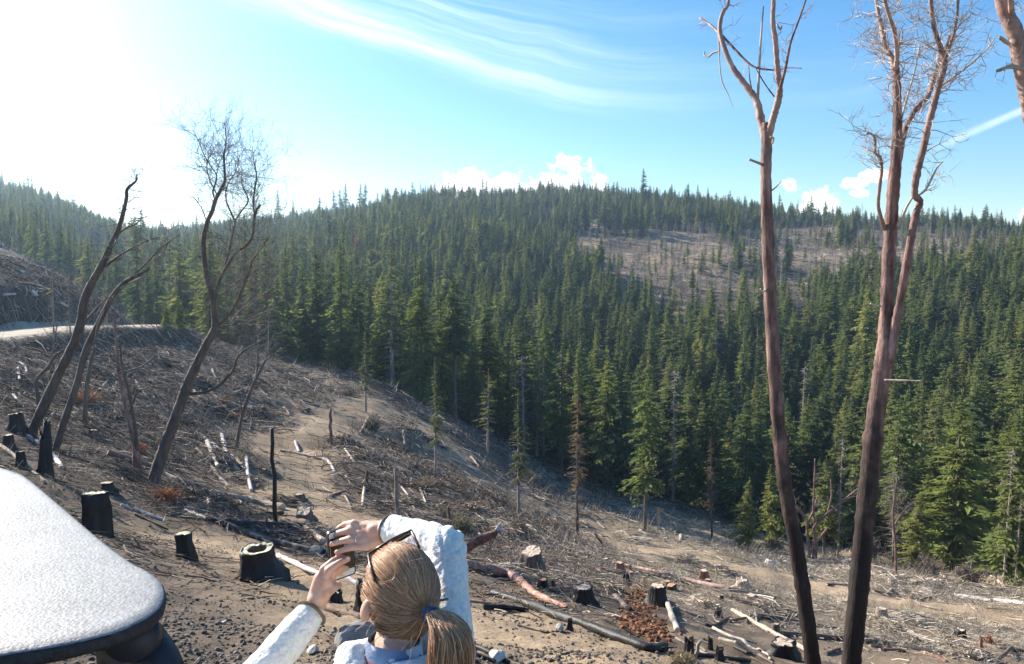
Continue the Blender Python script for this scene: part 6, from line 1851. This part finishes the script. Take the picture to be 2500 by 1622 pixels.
MAT['cuff'] = wood_mat('tan knitted cuff', [(0.3, (0.14, 0.095, 0.065)), (0.7, (0.24, 0.17, 0.12))], 60, (1, 1, 1), 0.9, 0.3, objvar=0)
MAT['tie'] = wood_mat('blue hair tie', [(0.3, (0.035, 0.075, 0.15)), (0.7, (0.06, 0.12, 0.22))], 90, (1, 1, 1), 0.8, 0.4, objvar=0)
MAT['denim'] = wood_mat('denim', [(0.3, (0.03, 0.045, 0.085)), (0.7, (0.06, 0.085, 0.14))], 70, (1, 1, 1), 0.9, 0.2, objvar=0)
MAT['boot'] = wood_mat('brown boot leather', [(0.3, (0.05, 0.032, 0.022)), (0.7, (0.10, 0.065, 0.045))], 30, (1, 1, 1), 0.6, 0.2, objvar=0)
MAT['tortoise'] = wood_mat('tortoiseshell', [(0.35, (0.030, 0.012, 0.007)), (0.6, (0.10, 0.04, 0.018)), (0.75, (0.24, 0.11, 0.04))], 90, (1, 1, 1), 0.25, 0, 0.5, objvar=0)
MAT['lens'] = plain('dark lens', (0.02, 0.018, 0.016), 0.08, 0.6)
MAT['black'] = plain('black phone case', (0.012, 0.012, 0.013), 0.4)
MAT['screen'] = plain('phone screen', (0.035, 0.032, 0.022), 0.15, 0.6)
MAT['white'] = plain('white phone strip', (0.62, 0.64, 0.62), 0.35)
MAT['silver'] = plain('silver ring', (0.7, 0.7, 0.72), 0.25, 0.5, 1.0)
MAT['eye'] = plain('eye', (0.7, 0.7, 0.68), 0.2)

def capsule(mb, a, b, ra, rb, n=14):
    a, b = Vector(a), Vector(b)
    t = (b - a).normalized()
    pts = []; rs = []
    for q in (-0.95, -0.75, -0.4):
        pts.append(a + t * ra * q); rs.append(ra * math.sqrt(1 - q * q))
    pts += [a, b]; rs += [ra, rb]
    for q in (0.4, 0.75, 0.95):
        pts.append(b + t * rb * q); rs.append(rb * math.sqrt(1 - q * q))
    mb.tube(pts, rs, n, True)

def ellip(mb, c, U, V_, W, n=20, m=12):
    c = Vector(c); vs = []; fs = []
    for i in range(m + 1):
        th = math.pi * (i + 0.02) / (m + 0.04)
        for k in range(n):
            ph = 2 * math.pi * k / n
            vs.append(c + U * (math.sin(th) * math.cos(ph)) + V_ * (math.sin(th) * math.sin(ph)) + W * math.cos(th))
    for i in range(m):
        for k in range(n):
            fs.append((i * n + k, i * n + (k + 1) % n, (i + 1) * n + (k + 1) % n, (i + 1) * n + k))
    fs.append(tuple(range(n))[::-1]); fs.append(tuple(m * n + k for k in range(n)))
    mb.add(vs, fs)

def remeshed(mb, name, mat, voxel, smooth_it=4, disp=None):
    o = mb.build(name, mat, link=True)
    md = o.modifiers.new('r', 'REMESH'); md.mode = 'VOXEL'; md.voxel_size = voxel
    md = o.modifiers.new('s', 'SMOOTH'); md.factor = 0.5; md.iterations = smooth_it
    dg = bpy.context.evaluated_depsgraph_get()
    me = bpy.data.meshes.new_from_object(o.evaluated_get(dg))
    o.modifiers.clear()
    old = o.data
    o.data = me
    bpy.data.meshes.remove(old)
    me.name = name
    if not me.materials:
        me.materials.append(mat)
    me.polygons.foreach_set('use_smooth', [True] * len(me.polygons))
    if disp:
        n = len(me.vertices)
        co = np.empty(n * 3, np.float32); me.vertices.foreach_get('co', co); co = co.reshape(-1, 3).astype(float)
        nr = np.empty(n * 3, np.float32); me.vertices.foreach_get('normal', nr); nr = nr.reshape(-1, 3)
        co = co + nr * disp(co)[:, None]
        me.vertices.foreach_set('co', co.astype(np.float32).ravel())
    me.update()
    return o

def build_woman():
    Hc = P(976, 1447, 1.75)
    T = P(1050, 1503, 1.648)
    az = math.radians(-36); up_t = math.radians(16)
    Fw = Vector((math.sin(az) * math.cos(up_t), math.cos(az) * math.cos(up_t), math.sin(up_t)))
    Rt = Vector((math.cos(az), -math.sin(az), 0)).normalized()
    Up = Rt.cross(Fw).normalized()
    Nk = P(962, 1598, 1.70)
    baz = math.radians(-24)
    Br = Vector((math.cos(baz), -math.sin(baz), 0)); Bf = Vector((math.sin(baz), math.cos(baz), 0))
    shL = Nk + Br * -0.165 + Vector((0, 0, -0.055)); shR = P(1098, 1600, 1.78)
    elL = P(604, 1690, 1.86); wrL = P(769, 1486, 2.05)
    elR = P(1088, 1336, 1.95); wrR = P(948, 1291, 2.08)
    hip = Nk + Vector((0, 0, -0.52)) + Bf * 0.0
    base = Vector((hip.x, hip.y, ground_at(hip.x, hip.y)))
    e = empty('person', base)
    tag(e, 'woman seen from behind in white fleece jacket, ponytail, raising phone and shading it with one hand', 'person')
    e['label'] = 'ponytailed person in white fleece seen from behind, raising a phone and shading it'
    def put(o):
        o.parent = e; o.matrix_parent_inverse = Matrix.Translation(-base); return o
    # ---- body: one continuous surface
    mb = MB()
    ellip(mb, Hc - Fw * 0.008, Rt * 0.077, Fw * 0.097, Up * 0.103)
    ellip(mb, Hc + Fw * 0.035 - Up * 0.052, Rt * 0.055, Fw * 0.052, Up * 0.066)        # jaw and cheeks
    capsule(mb, Hc + Fw * 0.072 - Up * 0.098, Hc + Fw * 0.068 - Up * 0.094, 0.018, 0.018)  # chin
    capsule(mb, Hc + Fw * 0.086 + Up * 0.006, Hc + Fw * 0.108 - Up * 0.030, 0.009, 0.013, 8)  # nose
    capsule(mb, Hc + Fw * 0.082 - Up * 0.058 - Rt * 0.014, Hc + Fw * 0.082 - Up * 0.058 + Rt * 0.014, 0.009, 0.009, 8)  # lips
    capsule(mb, Hc + Fw * 0.078 + Up * 0.022 - Rt * 0.034, Hc + Fw * 0.078 + Up * 0.022 + Rt * 0.034, 0.013, 0.013, 8)  # brow
    for s_ in (-1, 1):
        c = Hc + Rt * s_ * 0.081 - Fw * 0.002 - Up * 0.022
        ellip(mb, c, Rt * 0.011, (Fw * 0.9 - Up * 0.2) * 0.019, (Up + Fw * -0.15) * 0.033, 12, 8)
        ellip(mb, Hc + Rt * s_ * 0.040 + Fw * 0.058 - Up * 0.026, Rt * 0.022, Fw * 0.018, Up * 0.02, 12, 8)
    capsule(mb, Hc - Fw * 0.030 - Up * 0.075, Nk + Vector((0, 0, -0.02)), 0.052, 0.058)
    # torso and legs under the clothes
    chest = Nk + Vector((0, 0, -0.20)) + Bf * 0.015
    ellip(mb, chest, Br * 0.155, Bf * 0.098, Vector((0, 0, 0.20)))
    capsule(mb, Nk + Vector((0, 0, -0.05)) - Br * 0.12, Nk + Vector((0, 0, -0.05)) + Br * 0.12, 0.05, 0.05)
    capsule(mb, Nk + Vector((0, 0, -0.35)), hip, 0.105, 0.12)
    feet = []
    for s_ in (-1, 1):
        hj = hip + Br * s_ * 0.085 + Vector((0, 0, -0.06))
        fx, fy = (hj + Br * s_ * 0.03 + Bf * 0.02).xy
        an = Vector((fx, fy, ground_at(fx, fy) + 0.09))
        kn = hj.lerp(an, 0.5) + Bf * 0.03
        feet.append((hj, kn, an))
        capsule(mb, hj, kn, 0.075, 0.050); capsule(mb, kn, an, 0.050, 0.036)
        capsule(mb, an + Vector((0, 0, -0.045)), an + Bf * 0.13 + Vector((0, 0, -0.055)), 0.034, 0.028)
    # arms
    for sh, el, wr in ((shL, elL, wrL), (shR, elR, wrR)):
        capsule(mb, sh, el, 0.042, 0.034); capsule(mb, el, wr, 0.034, 0.025)
    # ---- left hand (lower in the picture)
    D = 2.05
    def chain(pts, rads, n=9):
        for i in range(len(pts) - 1):
            capsule(mb, pts[i], pts[i + 1], rads[i], rads[i + 1], n)
    capsule(mb, wrL, P(776, 1462, 2.045), 0.0255, 0.027)
    capsule(mb, P(770, 1462, 2.05), P(783, 1412, 2.05), 0.022, 0.0185)
    capsule(mb, P(780, 1458, 2.045), P(795, 1420, 2.045), 0.021, 0.0185)
    capsule(mb, P(789, 1460, 2.045), P(800, 1432, 2.045), 0.018, 0.015)
    chain([P(781, 1412, 2.052), P(790, 1389, 2.05), P(815, 1368, 2.065), P(838, 1361, 2.085)], [0.0115, 0.0105, 0.0092, 0.0078])
    chain([P(792, 1418, 2.045), P(802, 1393, 2.04), P(829, 1374, 2.055), P(850, 1365, 2.075)], [0.0115, 0.0108, 0.0095, 0.0082])
    chain([P(800, 1424, 2.055), P(814, 1398, 2.062), P(832, 1385, 2.078), P(846, 1389, 2.092)], [0.0110, 0.0098, 0.0092, 0.0085])
    chain([P(803, 1432, 2.06), P(812, 1408, 2.07), P(822, 1396, 2.082), P(832, 1401, 2.092)], [0.0100, 0.0092, 0.0088, 0.0080])
    chain([P(786, 1466, 2.04), P(799, 1447, 2.035), P(812, 1437, 2.05), P(826, 1429, 2.075)], [0.0160, 0.0135, 0.0125, 0.0102])
    # ---- right hand (upper, shading)
    capsule(mb, wrR, P(915, 1296, 2.085), 0.0245, 0.024)
    capsule(mb, P(918, 1289, 2.09), P(884, 1286, 2.10), 0.020, 0.0145)
    capsule(mb, P(916, 1300, 2.085), P(880, 1302, 2.09), 0.021, 0.0150)
    capsule(mb, P(916, 1310, 2.08), P(884, 1320, 2.08), 0.021, 0.0145)
    capsule(mb, P(922, 1318, 2.075), P(894, 1334, 2.07), 0.018, 0.0135)
    chain([P(886, 1284, 2.10), P(864, 1277, 2.105), P(842, 1281, 2.125), P(826, 1290, 2.14)], [0.0112, 0.0100, 0.0090, 0.0075])
    chain([P(880, 1300, 2.092), P(853, 1295, 2.095), P(824, 1303, 2.11), P(805, 1313, 2.12)], [0.0115, 0.0105, 0.0092, 0.0078])
    chain([P(882, 1319, 2.08), P(856, 1316, 2.08), P(828, 1323, 2.09), P(809, 1329, 2.10)], [0.0112, 0.0102, 0.0090, 0.0076])
    chain([P(892, 1335, 2.07), P(866, 1336, 2.068), P(842, 1342, 2.075), P(822, 1348, 2.08)], [0.0102, 0.0092, 0.0082, 0.0070])
    chain([P(922, 1290, 2.10), P(898, 1282, 2.13), P(872, 1284, 2.15), P(852, 1292, 2.16)], [0.0150, 0.0130, 0.0115, 0.0095])
    body = put(remeshed(mb, 'body', MAT['skin'], 0.0036, 3))
    body['label'] = 'skin of hands, neck, ear and cheek'
    for s_ in (-1, 1):
        mb = MB(); ellip(mb, Hc + Rt * s_ * 0.031 + Fw * 0.080 + Up * 0.004, Rt * 0.012, Fw * 0.012, Up * 0.012, 12, 8)
        mb.build('eye', MAT['eye'], body)
    # finger nails
    for c, d_ in ((P(807, 1311, 2.105), (-1, 0)), (P(811, 1327, 2.085), (-1, 0)), (P(849, 1363, 2.063), (1, 0))):
        mb = MB(); ellip(mb, c, Vector((0.006, 0, 0)), Vector((0, 0.002, 0.001)), Vector((0, 0.0005, 0.0045)), 8, 6)
        mb.build('fingernail', MAT['nail'], body)
    # ---- jacket
    mb = MB()
    ellip(mb, chest + Vector((0, 0, -0.02)), Br * 0.185, Bf * 0.128, Vector((0, 0, 0.235)))
    capsule(mb, Nk + Vector((0, 0, -0.075)) - Br * 0.13, Nk + Vector((0, 0, -0.075)) + Br * 0.10, 0.068, 0.066)
    capsule(mb, Nk + Vector((0, 0, -0.30)), hip + Vector((0, 0, -0.04)), 0.135, 0.155)
    ellip(mb, hip, Br * 0.19, Bf * 0.14, Vector((0, 0, 0.15)))
    capsule(mb, shL, elL, 0.062, 0.056); capsule(mb, elL, wrL.lerp(elL, 0.10), 0.055, 0.040)
    capsule(mb, shR, shR.lerp(elR, 0.5), 0.060, 0.054); capsule(mb, shR.lerp(elR, 0.5), elR, 0.054, 0.054); capsule(mb, elR, wrR.lerp(elR, 0.06), 0.053, 0.038)
    for k in range(14):      # soft stand-up collar folded down round the neck
        q = k / 14 * 2 * math.pi
        c = Nk + (Br * math.cos(q) * 0.096 + Bf * math.sin(q) * 0.088) + Vector((0, 0, -0.020 + 0.012 * math.sin(3 * q)))
        q2 = (k + 1) / 14 * 2 * math.pi
        c2 = Nk + (Br * math.cos(q2) * 0.096 + Bf * math.sin(q2) * 0.088) + Vector((0, 0, -0.020 + 0.012 * math.sin(3 * q2)))
        capsule(mb, c, c2, 0.032 + 0.006 * math.sin(5 * q), 0.032 + 0.006 * math.sin(5 * q2))
    ev = np.array(elR)
    axu = np.array((shR - elR).normalized())
    def dsp(co):
        d = noise3(co * 70, 3) * 0.006 + noise3(co * 150, 9) * 0.006 + noise3(co * 14, 13) * 0.010
        rel = co - ev
        near = np.exp(-(np.linalg.norm(rel, axis=1) / 0.075) ** 2)
        ang = np.arctan2(rel[:, 2], rel[:, 0])
        return d + near * np.minimum(np.cos(ang * 9.0) * 0.008, 0.001)
    j = put(remeshed(mb, 'jacket', MAT['fleece'], 0.0058, 3, dsp))
    j['label'] = 'white sherpa fleece jacket'
    for wr, el, r_ in ((wrL, elL, 0.041), (wrR, elR, 0.0375)):
        t = (wr - el).normalized(); c = wr.lerp(el, 0.055 if el is elL else 0.03)
        mb = MB(); n = 22; u = t.cross(Vector((0, 0, 1))).normalized(); v_ = t.cross(u)
        ring = [c + (u * math.cos(k * 2 * math.pi / n) + v_ * math.sin(k * 2 * math.pi / n)) * r_ for k in range(n + 1)]
        mb.tube(ring, 0.0042, 8, False)
        mb.build('cuff', MAT['cuff'], j)
    # zip of the sleeve pocket
    mb = MB(); mb.tube([P(1058, 1474, 1.74), P(1076, 1466, 1.745), P(1094, 1463, 1.755)], 0.0028, 6); mb.build('zip', MAT['cuff'], j)
    # ---- shirt collar
    mb = MB(); n = 36; V = []; fs = []
    prof = [(0.056, 0.064, 0.030), (0.060, 0.067, 0.012), (0.064, 0.071, -0.008), (0.066, 0.074, -0.03)]
    cc = Nk + Vector((0, 0, 0.008))
    for a_, b_, z_ in prof:
        for k in range(n):
            q = 2 * math.pi * k / n
            V.append(cc + Br * math.cos(q) * a_ + Bf * math.sin(q) * b_ + Vector((0, 0, z_ + 0.004 * math.sin(2 * q))))
    for i in range(3):
        for k in range(n):
            fs.append((i * n + k, i * n + (k + 1) % n, (i + 1) * n + (k + 1) % n, (i + 1) * n + k))
    V = [v_ - cc for v_ in V]
    mb.add(V, fs); o = mb.build('shirt_collar', MAT['collar']); o.location = cc; put(o)
    o['label'] = 'blue patterned shirt collar with red line'
    # ---- trousers and boots
    mb = MB()
    ellip(mb, hip + Vector((0, 0, -0.06)), Br * 0.175, Bf * 0.125, Vector((0, 0, 0.14)))
    for hj, kn, an in feet:
        capsule(mb, hj, kn, 0.092, 0.064); capsule(mb, kn, an + Vector((0, 0, 0.02)), 0.064, 0.054)
    put(remeshed(mb, 'trousers', MAT['denim'], 0.012, 4, lambda co: noise3(co * 22, 4) * 0.012))
    for hj, kn, an in feet:
        mb = MB(); capsule(mb, an + Vector((0, 0, 0.06)), an + Vector((0, 0, -0.03)), 0.047, 0.046); capsule(mb, an + Vector((0, 0, -0.04)), an + Bf * 0.15 + Vector((0, 0, -0.052)), 0.046, 0.038)
        put(remeshed(mb, 'boot', MAT['boot'], 0.009, 3))
    # ---- hair
    r = np.random.default_rng(77)
    rx, ry, rz = 0.083, 0.103, 0.111
    Mh = np.array([[Rt.x, Fw.x, Up.x], [Rt.y, Fw.y, Up.y], [Rt.z, Fw.z, Up.z]])
    hc = np.array(Hc)
    def is_hair(l):      # l unit directions (right, forward, up)
        face = (l[:, 1] > 0.42) & (l[:, 2] < 0.42)
        cheek = (l[:, 1] > -0.02) & (l[:, 2] < -0.12)
        ear = (l[:, 1] > -0.22) & (l[:, 2] < -0.22)
        nape = l[:, 2] < -0.70
        return ~(face | cheek | ear | nape)
    # under-layer shell
    mb = MB(); n_, m_ = 44, 28; idx = {}; V = []; L_ = []
    for i in range(m_ + 1):
        th = math.pi * (i + 0.01) / (m_ + 0.02)
        for k in range(n_):
            ph = 2 * math.pi * k / n_
            L_.append((math.sin(th) * math.cos(ph), math.sin(th) * math.sin(ph), math.cos(th)))
    L_ = np.array(L_); ok = is_hair(L_)
    V = hc + (L_ * np.array([rx, ry, rz]) * 0.975) @ Mh.T
    fs = []
    for i in range(m_):
        for k in range(n_):
            q = (i * n_ + k, i * n_ + (k + 1) % n_, (i + 1) * n_ + (k + 1) % n_, (i + 1) * n_ + k)
            if sum(ok[list(q)]) >= 3:
                fs.append(q)
    mb.add(V, fs)
    put(mb.build('hair_underlayer', MAT['hair_base']))
    # combed strands running over the head to the tie
    tl = (np.array(T) - hc) @ Mh / np.array([rx, ry, rz]); tl /= np.linalg.norm(tl)
    mb = MB(); cnt = 0
    while cnt < 2800:
        l = r.normal(0, 1, 3); l /= np.linalg.norm(l)
        if not is_hair(l[None])[0] or l @ tl > 0.97:
            continue
        om = math.acos(np.clip(l @ tl, -1, 1))
        s = np.linspace(0, 1, 11)
        sl = (np.sin((1 - s) * om)[:, None] * l + np.sin(s * om)[:, None] * tl) / math.sin(om)
        # sag a little downwards on the way (hair falls over the ears)
        sl[:, 2] -= 0.16 * np.sin(s * math.pi) * max(0, om - 0.5) * (0.4 + 0.6 * r.random())
        sl /= np.linalg.norm(sl, axis=1)[:, None]
        lift = 1.0 + r.uniform(-0.006, 0.018) + 0.010 * np.sin(s * 9 + r.random() * 6) * r.random()
        rad_ = np.array([rx, ry, rz]) * lift[:, None]
        rad_ = rad_ * (1 - 0.03 * (s ** 3))[:, None]
        pts = hc + (sl * rad_) @ Mh.T
        w = r.uniform(0.0006, 0.0014)
        mb.tube([Vector(p) for p in pts], list(w * np.interp(s, [0, 0.1, 0.9, 1], [0.3, 1, 1, 0.7])), 3, False)
        cnt += 1
    o = put(mb.build('hair', MAT['hair'])); o['kind'] = 'stuff'; o['label'] = 'dark blonde hair combed back to the ponytail'
    # ponytail
    C = catmull([tuple(p) for p in (T + (Vector(hc) - T) * 0.12, T, P(1076, 1508, 1.605), P(1098, 1540, 1.585), P(1100, 1600, 1.585), P(1088, 1680, 1.60), P(1078, 1760, 1.615))], 5)
    sC = np.linspace(0, 1, len(C))
    mb = MB(); mb.tube([Vector(p) for p in C[13:]], list(np.interp(sC[13:], [0.43, 0.5, 0.6, 0.85, 1], [0.001, 0.008, 0.016, 0.016, 0.004])), 14, True, 0.05)
    put(mb.build('ponytail_core', MAT['hair_base']))
    mb = MB()
    for _ in range(1500):
        a_ = r.random() * 6.283; q = math.sqrt(r.random())
        L1 = r.uniform(0.72, 1.0)
        s = np.linspace(0.02, L1, 13)
        p = np.stack([np.interp(s, sC, C[:, i]) for i in range(3)], 1)
        spread = np.interp(s, [0, 0.16, 0.3, 0.6, 1], [0.010, 0.012, 0.026, 0.046, 0.050])
        off = np.array([math.cos(a_) * q, math.sin(a_) * q * 0.7, 0.25 * math.sin(a_) * q])
        p = p + off[None] * spread[:, None] + 0.004 * np.sin(s * 14 + r.random() * 6)[:, None] * r.normal(0, 1, 3) * s[:, None]
        p[:, 0] += np.clip(s - 0.75, 0, 1) * r.normal(0, 0.10)
        w = r.uniform(0.0006, 0.0014)
        mb.tube([Vector(x) for x in p], list(w * np.interp(s, [0, 0.8, 1], [1, 1, 0.3])), 3, False)
    o = pony = put(mb.build('ponytail', MAT['hair'])); o['kind'] = 'stuff'; o['label'] = 'loose ponytail of dark blonde hair'
    # stray hairs
    mb = MB()
    stray = [[(905, 1505), (890, 1520), (868, 1540)], [(915, 1480), (900, 1512), (872, 1518)], [(925, 1430), (960, 1410), (972, 1385), (968, 1360)], [(900, 1430), (915, 1470), (905, 1505), (880, 1530)], [(1090, 1520), (1135, 1545), (1142, 1580), (1130, 1600)], [(935, 1560), (915, 1585), (890, 1600)],
             [(940, 1545), (905, 1575), (880, 1590)], [(925, 1510), (905, 1530), (895, 1550)], [(893, 1420), (880, 1430), (885, 1450)], [(1150, 1590), (1162, 1600), (1150, 1622)]]
    for s_ in stray:
        for _ in range(3):
            arr = catmull([tuple(P(x + r.normal(0, 3), y + r.normal(0, 3), 1.655 + r.normal(0, 0.01))) for x, y in s_], 6)
            mb.tube([Vector(x) for x in arr], 0.0004, 3, False)
    for _ in range(170):
        l = r.normal(0, 1, 3); l /= np.linalg.norm(l)
        if not is_hair(l[None])[0]:
            continue
        p0 = hc + (l * np.array([rx, ry, rz]) * 1.0) @ Mh.T
        out = (l / np.array([rx, ry, rz])); out /= np.linalg.norm(out); out = out @ Mh.T
        tn = np.cross(out, r.normal(0, 1, 3)); tn /= np.linalg.norm(tn)
        tn = tn + (np.array(T) - p0) * 6; tn /= np.linalg.norm(tn)
        Ls = r.uniform(0.03, 0.09); s_ = np.linspace(0, 1, 7)[:, None]
        pts = p0 + tn * Ls * s_ + out * (r.uniform(0.003, 0.013) * np.sin(s_ * r.uniform(1.6, 3.0)))
        mb.tube([Vector(x) for x in pts], 0.0003, 3, False)
    for _ in range(60):
        j0 = r.integers(8, len(C) - 6)
        p0 = C[j0] + r.normal(0, 0.03, 3) * np.array([1, 0.6, 0.4])
        dv = np.array([r.normal(0.25, 0.6), r.normal(-0.1, 0.4), -1.0]); dv /= np.linalg.norm(dv)
        s_ = np.linspace(0, 1, 7)[:, None]
        pts = p0 + dv * r.uniform(0.05, 0.11) * s_ + r.normal(0, 0.012, 3) * np.sin(s_ * 2.6)
        mb.tube([Vector(x) for x in pts], 0.0003, 3, False)
    o = mb.build('stray_hairs', MAT['hair'], pony); o['kind'] = 'stuff'
    # hair tie
    ax = (Vector(C[9]) - Vector(C[4])).normalized(); c = Vector(np.array(C[6]))
    u = ax.cross(Vector((0, 0, 1))).normalized(); v_ = ax.cross(u)
    mb = MB()
    for dz in (-0.006, 0.0, 0.006):
        mb.tube([c + ax * dz + (u * math.cos(k * 2 * math.pi / 20) + v_ * math.sin(k * 2 * math.pi / 20)) * 0.0155 for k in range(21)], 0.0042, 8, False)
    mb.build('hair_tie', MAT['tie'], pony)
    # ring on the ring finger
    a0, a1 = P(882, 1319, 2.08), P(856, 1316, 2.08); t = (a1 - a0).normalized(); c = a0.lerp(a1, 0.45)
    u = t.cross(Vector((0, 0, 1))).normalized(); v_ = t.cross(u)
    mb = MB(); mb.tube([c + (u * math.cos(k * 2 * math.pi / 18) + v_ * math.sin(k * 2 * math.pi / 18)) * 0.0112 for k in range(19)], 0.0016, 6, False)
    mb.build('ring', MAT['silver'], body)
    # ---- glasses pushed up on the head (a thing of its own)
    def on_head(px, py, k, d=1.77):
        x, y, z = ray(px, py)
        dv = np.array([x, y, z]) @ Mh / np.array([rx, ry, rz]) / k
        oc = (-hc) @ Mh / np.array([rx, ry, rz]) / k
        A, B, C_ = dv @ dv, oc @ dv, oc @ oc - 1
        q = B * B - A * C_
        if q < 0:
            return P(px, py, d)
        return Vector(np.array([x, y, z]) * ((-B - math.sqrt(q)) / A))
    hl, hr = on_head(899, 1353, 1.03), on_head(1004, 1296, 1.03, 1.80)
    g0 = (hl + hr) / 2
    ge = empty('glasses', g0); tag(ge, 'brown tortoiseshell glasses pushed up on top of the head', 'glasses')
    def gput(o):
        o.parent = ge; o.matrix_parent_inverse = Matrix.Translation(-g0); return o
    ex = (hr - hl).normalized(); fw = (Fw * 0.75 + Up * 0.66); fw = (fw - ex * fw.dot(ex)).normalized(); ey = fw.cross(ex).normalized()
    if ey.dot(Fw) < 0: ey = -ey
    W = (hr - hl).length
    for s_ in (-1, 1):
        c = g0 + ex * s_ * W * 0.26 + ey * 0.018
        hw, hh = W * 0.215, 0.022
        loop = []
        for k in range(29):
            q = 2 * math.pi * k / 28
            cx, sy = math.cos(q), math.sin(q)
            loop.append(c + ex * hw * math.copysign(abs(cx) ** 0.6, cx) + ey * hh * math.copysign(abs(sy) ** 0.6, sy))
        mb = MB(); mb.tube(loop, 0.0026, 8, False); rim_o = gput(mb.build('rim', MAT['tortoise']))
        mb = MB(); mb.add([c] + loop[:-1], [(0, 1 + k, 1 + (k + 1) % 28) for k in range(28)]); mb.build('lens', MAT['lens'], rim_o)
        hg = hl if s_ < 0 else hr
        end = on_head(916, 1420, 1.05) if s_ < 0 else on_head(1024, 1338, 1.05)
        mid = on_head(905, 1385, 1.05) if s_ < 0 else on_head(1014, 1316, 1.05)
        mb = MB(); mb.tube(catmull([tuple(hg), tuple(mid), tuple(end)], 5).tolist(), 0.0034, 8); gput(mb.build('temple', MAT['tortoise']))
    mb = MB(); mb.tube([hl, on_head(926, 1336, 1.04), on_head(953, 1319, 1.04), on_head(980, 1306, 1.04, 1.78), hr], [0.0036, 0.0032, 0.003, 0.0032, 0.0036], 8); gput(mb.build('brow_bar', MAT['tortoise']))
    # ---- phone (held: a thing of its own)
    BL = P(808, 1420, 2.115)
    ux = Vector((0.80, 0.58, 0.10)).normalized(); uz = Vector((0.13, 0.02, 1.0)); uz = (uz - ux * uz.dot(ux)).normalized(); un = uz.cross(ux).normalized()
    if un.y > 0: un = -un
    def slab(w0, w1, h0, h1, t0, t1, rc, name, mat, par=None):
        n = 6; out = []
        for (cx, cy, a0) in ((w1 - rc, h1 - rc, 0), (w0 + rc, h1 - rc, 90), (w0 + rc, h0 + rc, 180), (w1 - rc, h0 + rc, 270)):
            for k in range(n + 1):
                q = math.radians(a0 + 90 * k / n); out.append((cx + rc * math.cos(q), cy + rc * math.sin(q)))
        m = len(out); vs = [ux * x + uz * z + un * t0 for x, z in out] + [ux * x + uz * z + un * t1 for x, z in out]
        fs = [tuple(range(m)), tuple(range(2 * m - 1, m - 1, -1))] + [(k, (k + 1) % m, m + (k + 1) % m, m + k) for k in range(m)]
        mb = MB(); mb.add(vs, fs); return mb.build(name, mat, par, smooth=False)
    ph = slab(0, 0.072, 0, 0.142, -0.005, 0.005, 0.010, 'phone', MAT['black'])
    ph.location = BL
    tag(ph, 'dark smartphone with white strip and round button held up in the hand', 'phone')
    fp = slab(0.004, 0.068, 0.004, 0.138, 0.0045, 0.0058, 0.007, 'front_panel', MAT['white'], ph)
    slab(0.0045, 0.0675, 0.022, 0.122, 0.0055, 0.0066, 0.001, 'screen', MAT['screen'], fp)
    mb = MB(); cb = ux * 0.036 + uz * 0.0125 + un * 0.006
    mb.tube([cb + (ux * math.cos(k * 2 * math.pi / 20) + uz * math.sin(k * 2 * math.pi / 20)) * 0.0052 for k in range(21)], 0.0006, 5, False)
    mb.build('home_button', MAT['silver'], fp)

MAT['nail'] = plain('fingernail', (0.66, 0.42, 0.35), 0.3)
def collar_mat():
    m, nt, b = new_mat('blue patterned shirt')
    tc = N(nt, 'ShaderNodeTexCoord'); sp = N(nt, 'ShaderNodeSeparateXYZ')
    nt.links.new(tc.outputs['Object'], sp.inputs[0])
    z = M_(nt, 'MULTIPLY_ADD', sp.outputs[2], 14.0, 0.5)
    c = ramp(nt, z, [(0.0, (0.03, 0.05, 0.11)), (0.40, (0.05, 0.09, 0.18)), (0.47, (0.30, 0.12, 0.10)), (0.49, (0.30, 0.12, 0.10)), (0.52, (0.10, 0.18, 0.33)), (1.0, (0.13, 0.21, 0.36))])
    nz = N(nt, 'ShaderNodeTexNoise', inp={'Scale': 25.0}); nt.links.new(tc.outputs['Object'], nz.inputs['Vector'])
    c2 = mixc(nt, smooth(nt, nz.outputs['Fac'], 0.58, 0.62), c, (0.45, 0.52, 0.6))
    nt.links.new(c2, b.inputs['Base Color']); b.inputs['Roughness'].default_value = 0.9
    return m
MAT['collar'] = collar_mat()
build_woman()

# ------------------------------------------------------------------ valley air
def haze():
    mb = MB()
    x0, x1, y0, y1, z0, z1 = -2100, 2100, -60, 900, -45, 110
    vs = [(x, y, z) for z in (z0, z1) for y in (y0, y1) for x in (x0, x1)]
    mb.add(vs, [(0, 2, 3, 1), (4, 5, 7, 6), (0, 1, 5, 4), (2, 6, 7, 3), (0, 4, 6, 2), (1, 3, 7, 5)])
    m = bpy.data.materials.new('valley haze'); m.use_nodes = True
    nt = m.node_tree; nt.nodes.clear()
    out = N(nt, 'ShaderNodeOutputMaterial')
    pv = N(nt, 'ShaderNodeVolumePrincipled')
    pv.inputs['Color'].default_value = (0.5, 0.72, 1.0, 1)
    pv.inputs['Density'].default_value = 0.0003
    pv.inputs['Anisotropy'].default_value = 0.55
    nt.links.new(pv.outputs[0], out.inputs['Volume'])
    o = mb.build('haze', m, smooth=False)
    tag(o, 'thin blue haze hanging in the valley air', 'haze', kind='stuff')
haze()
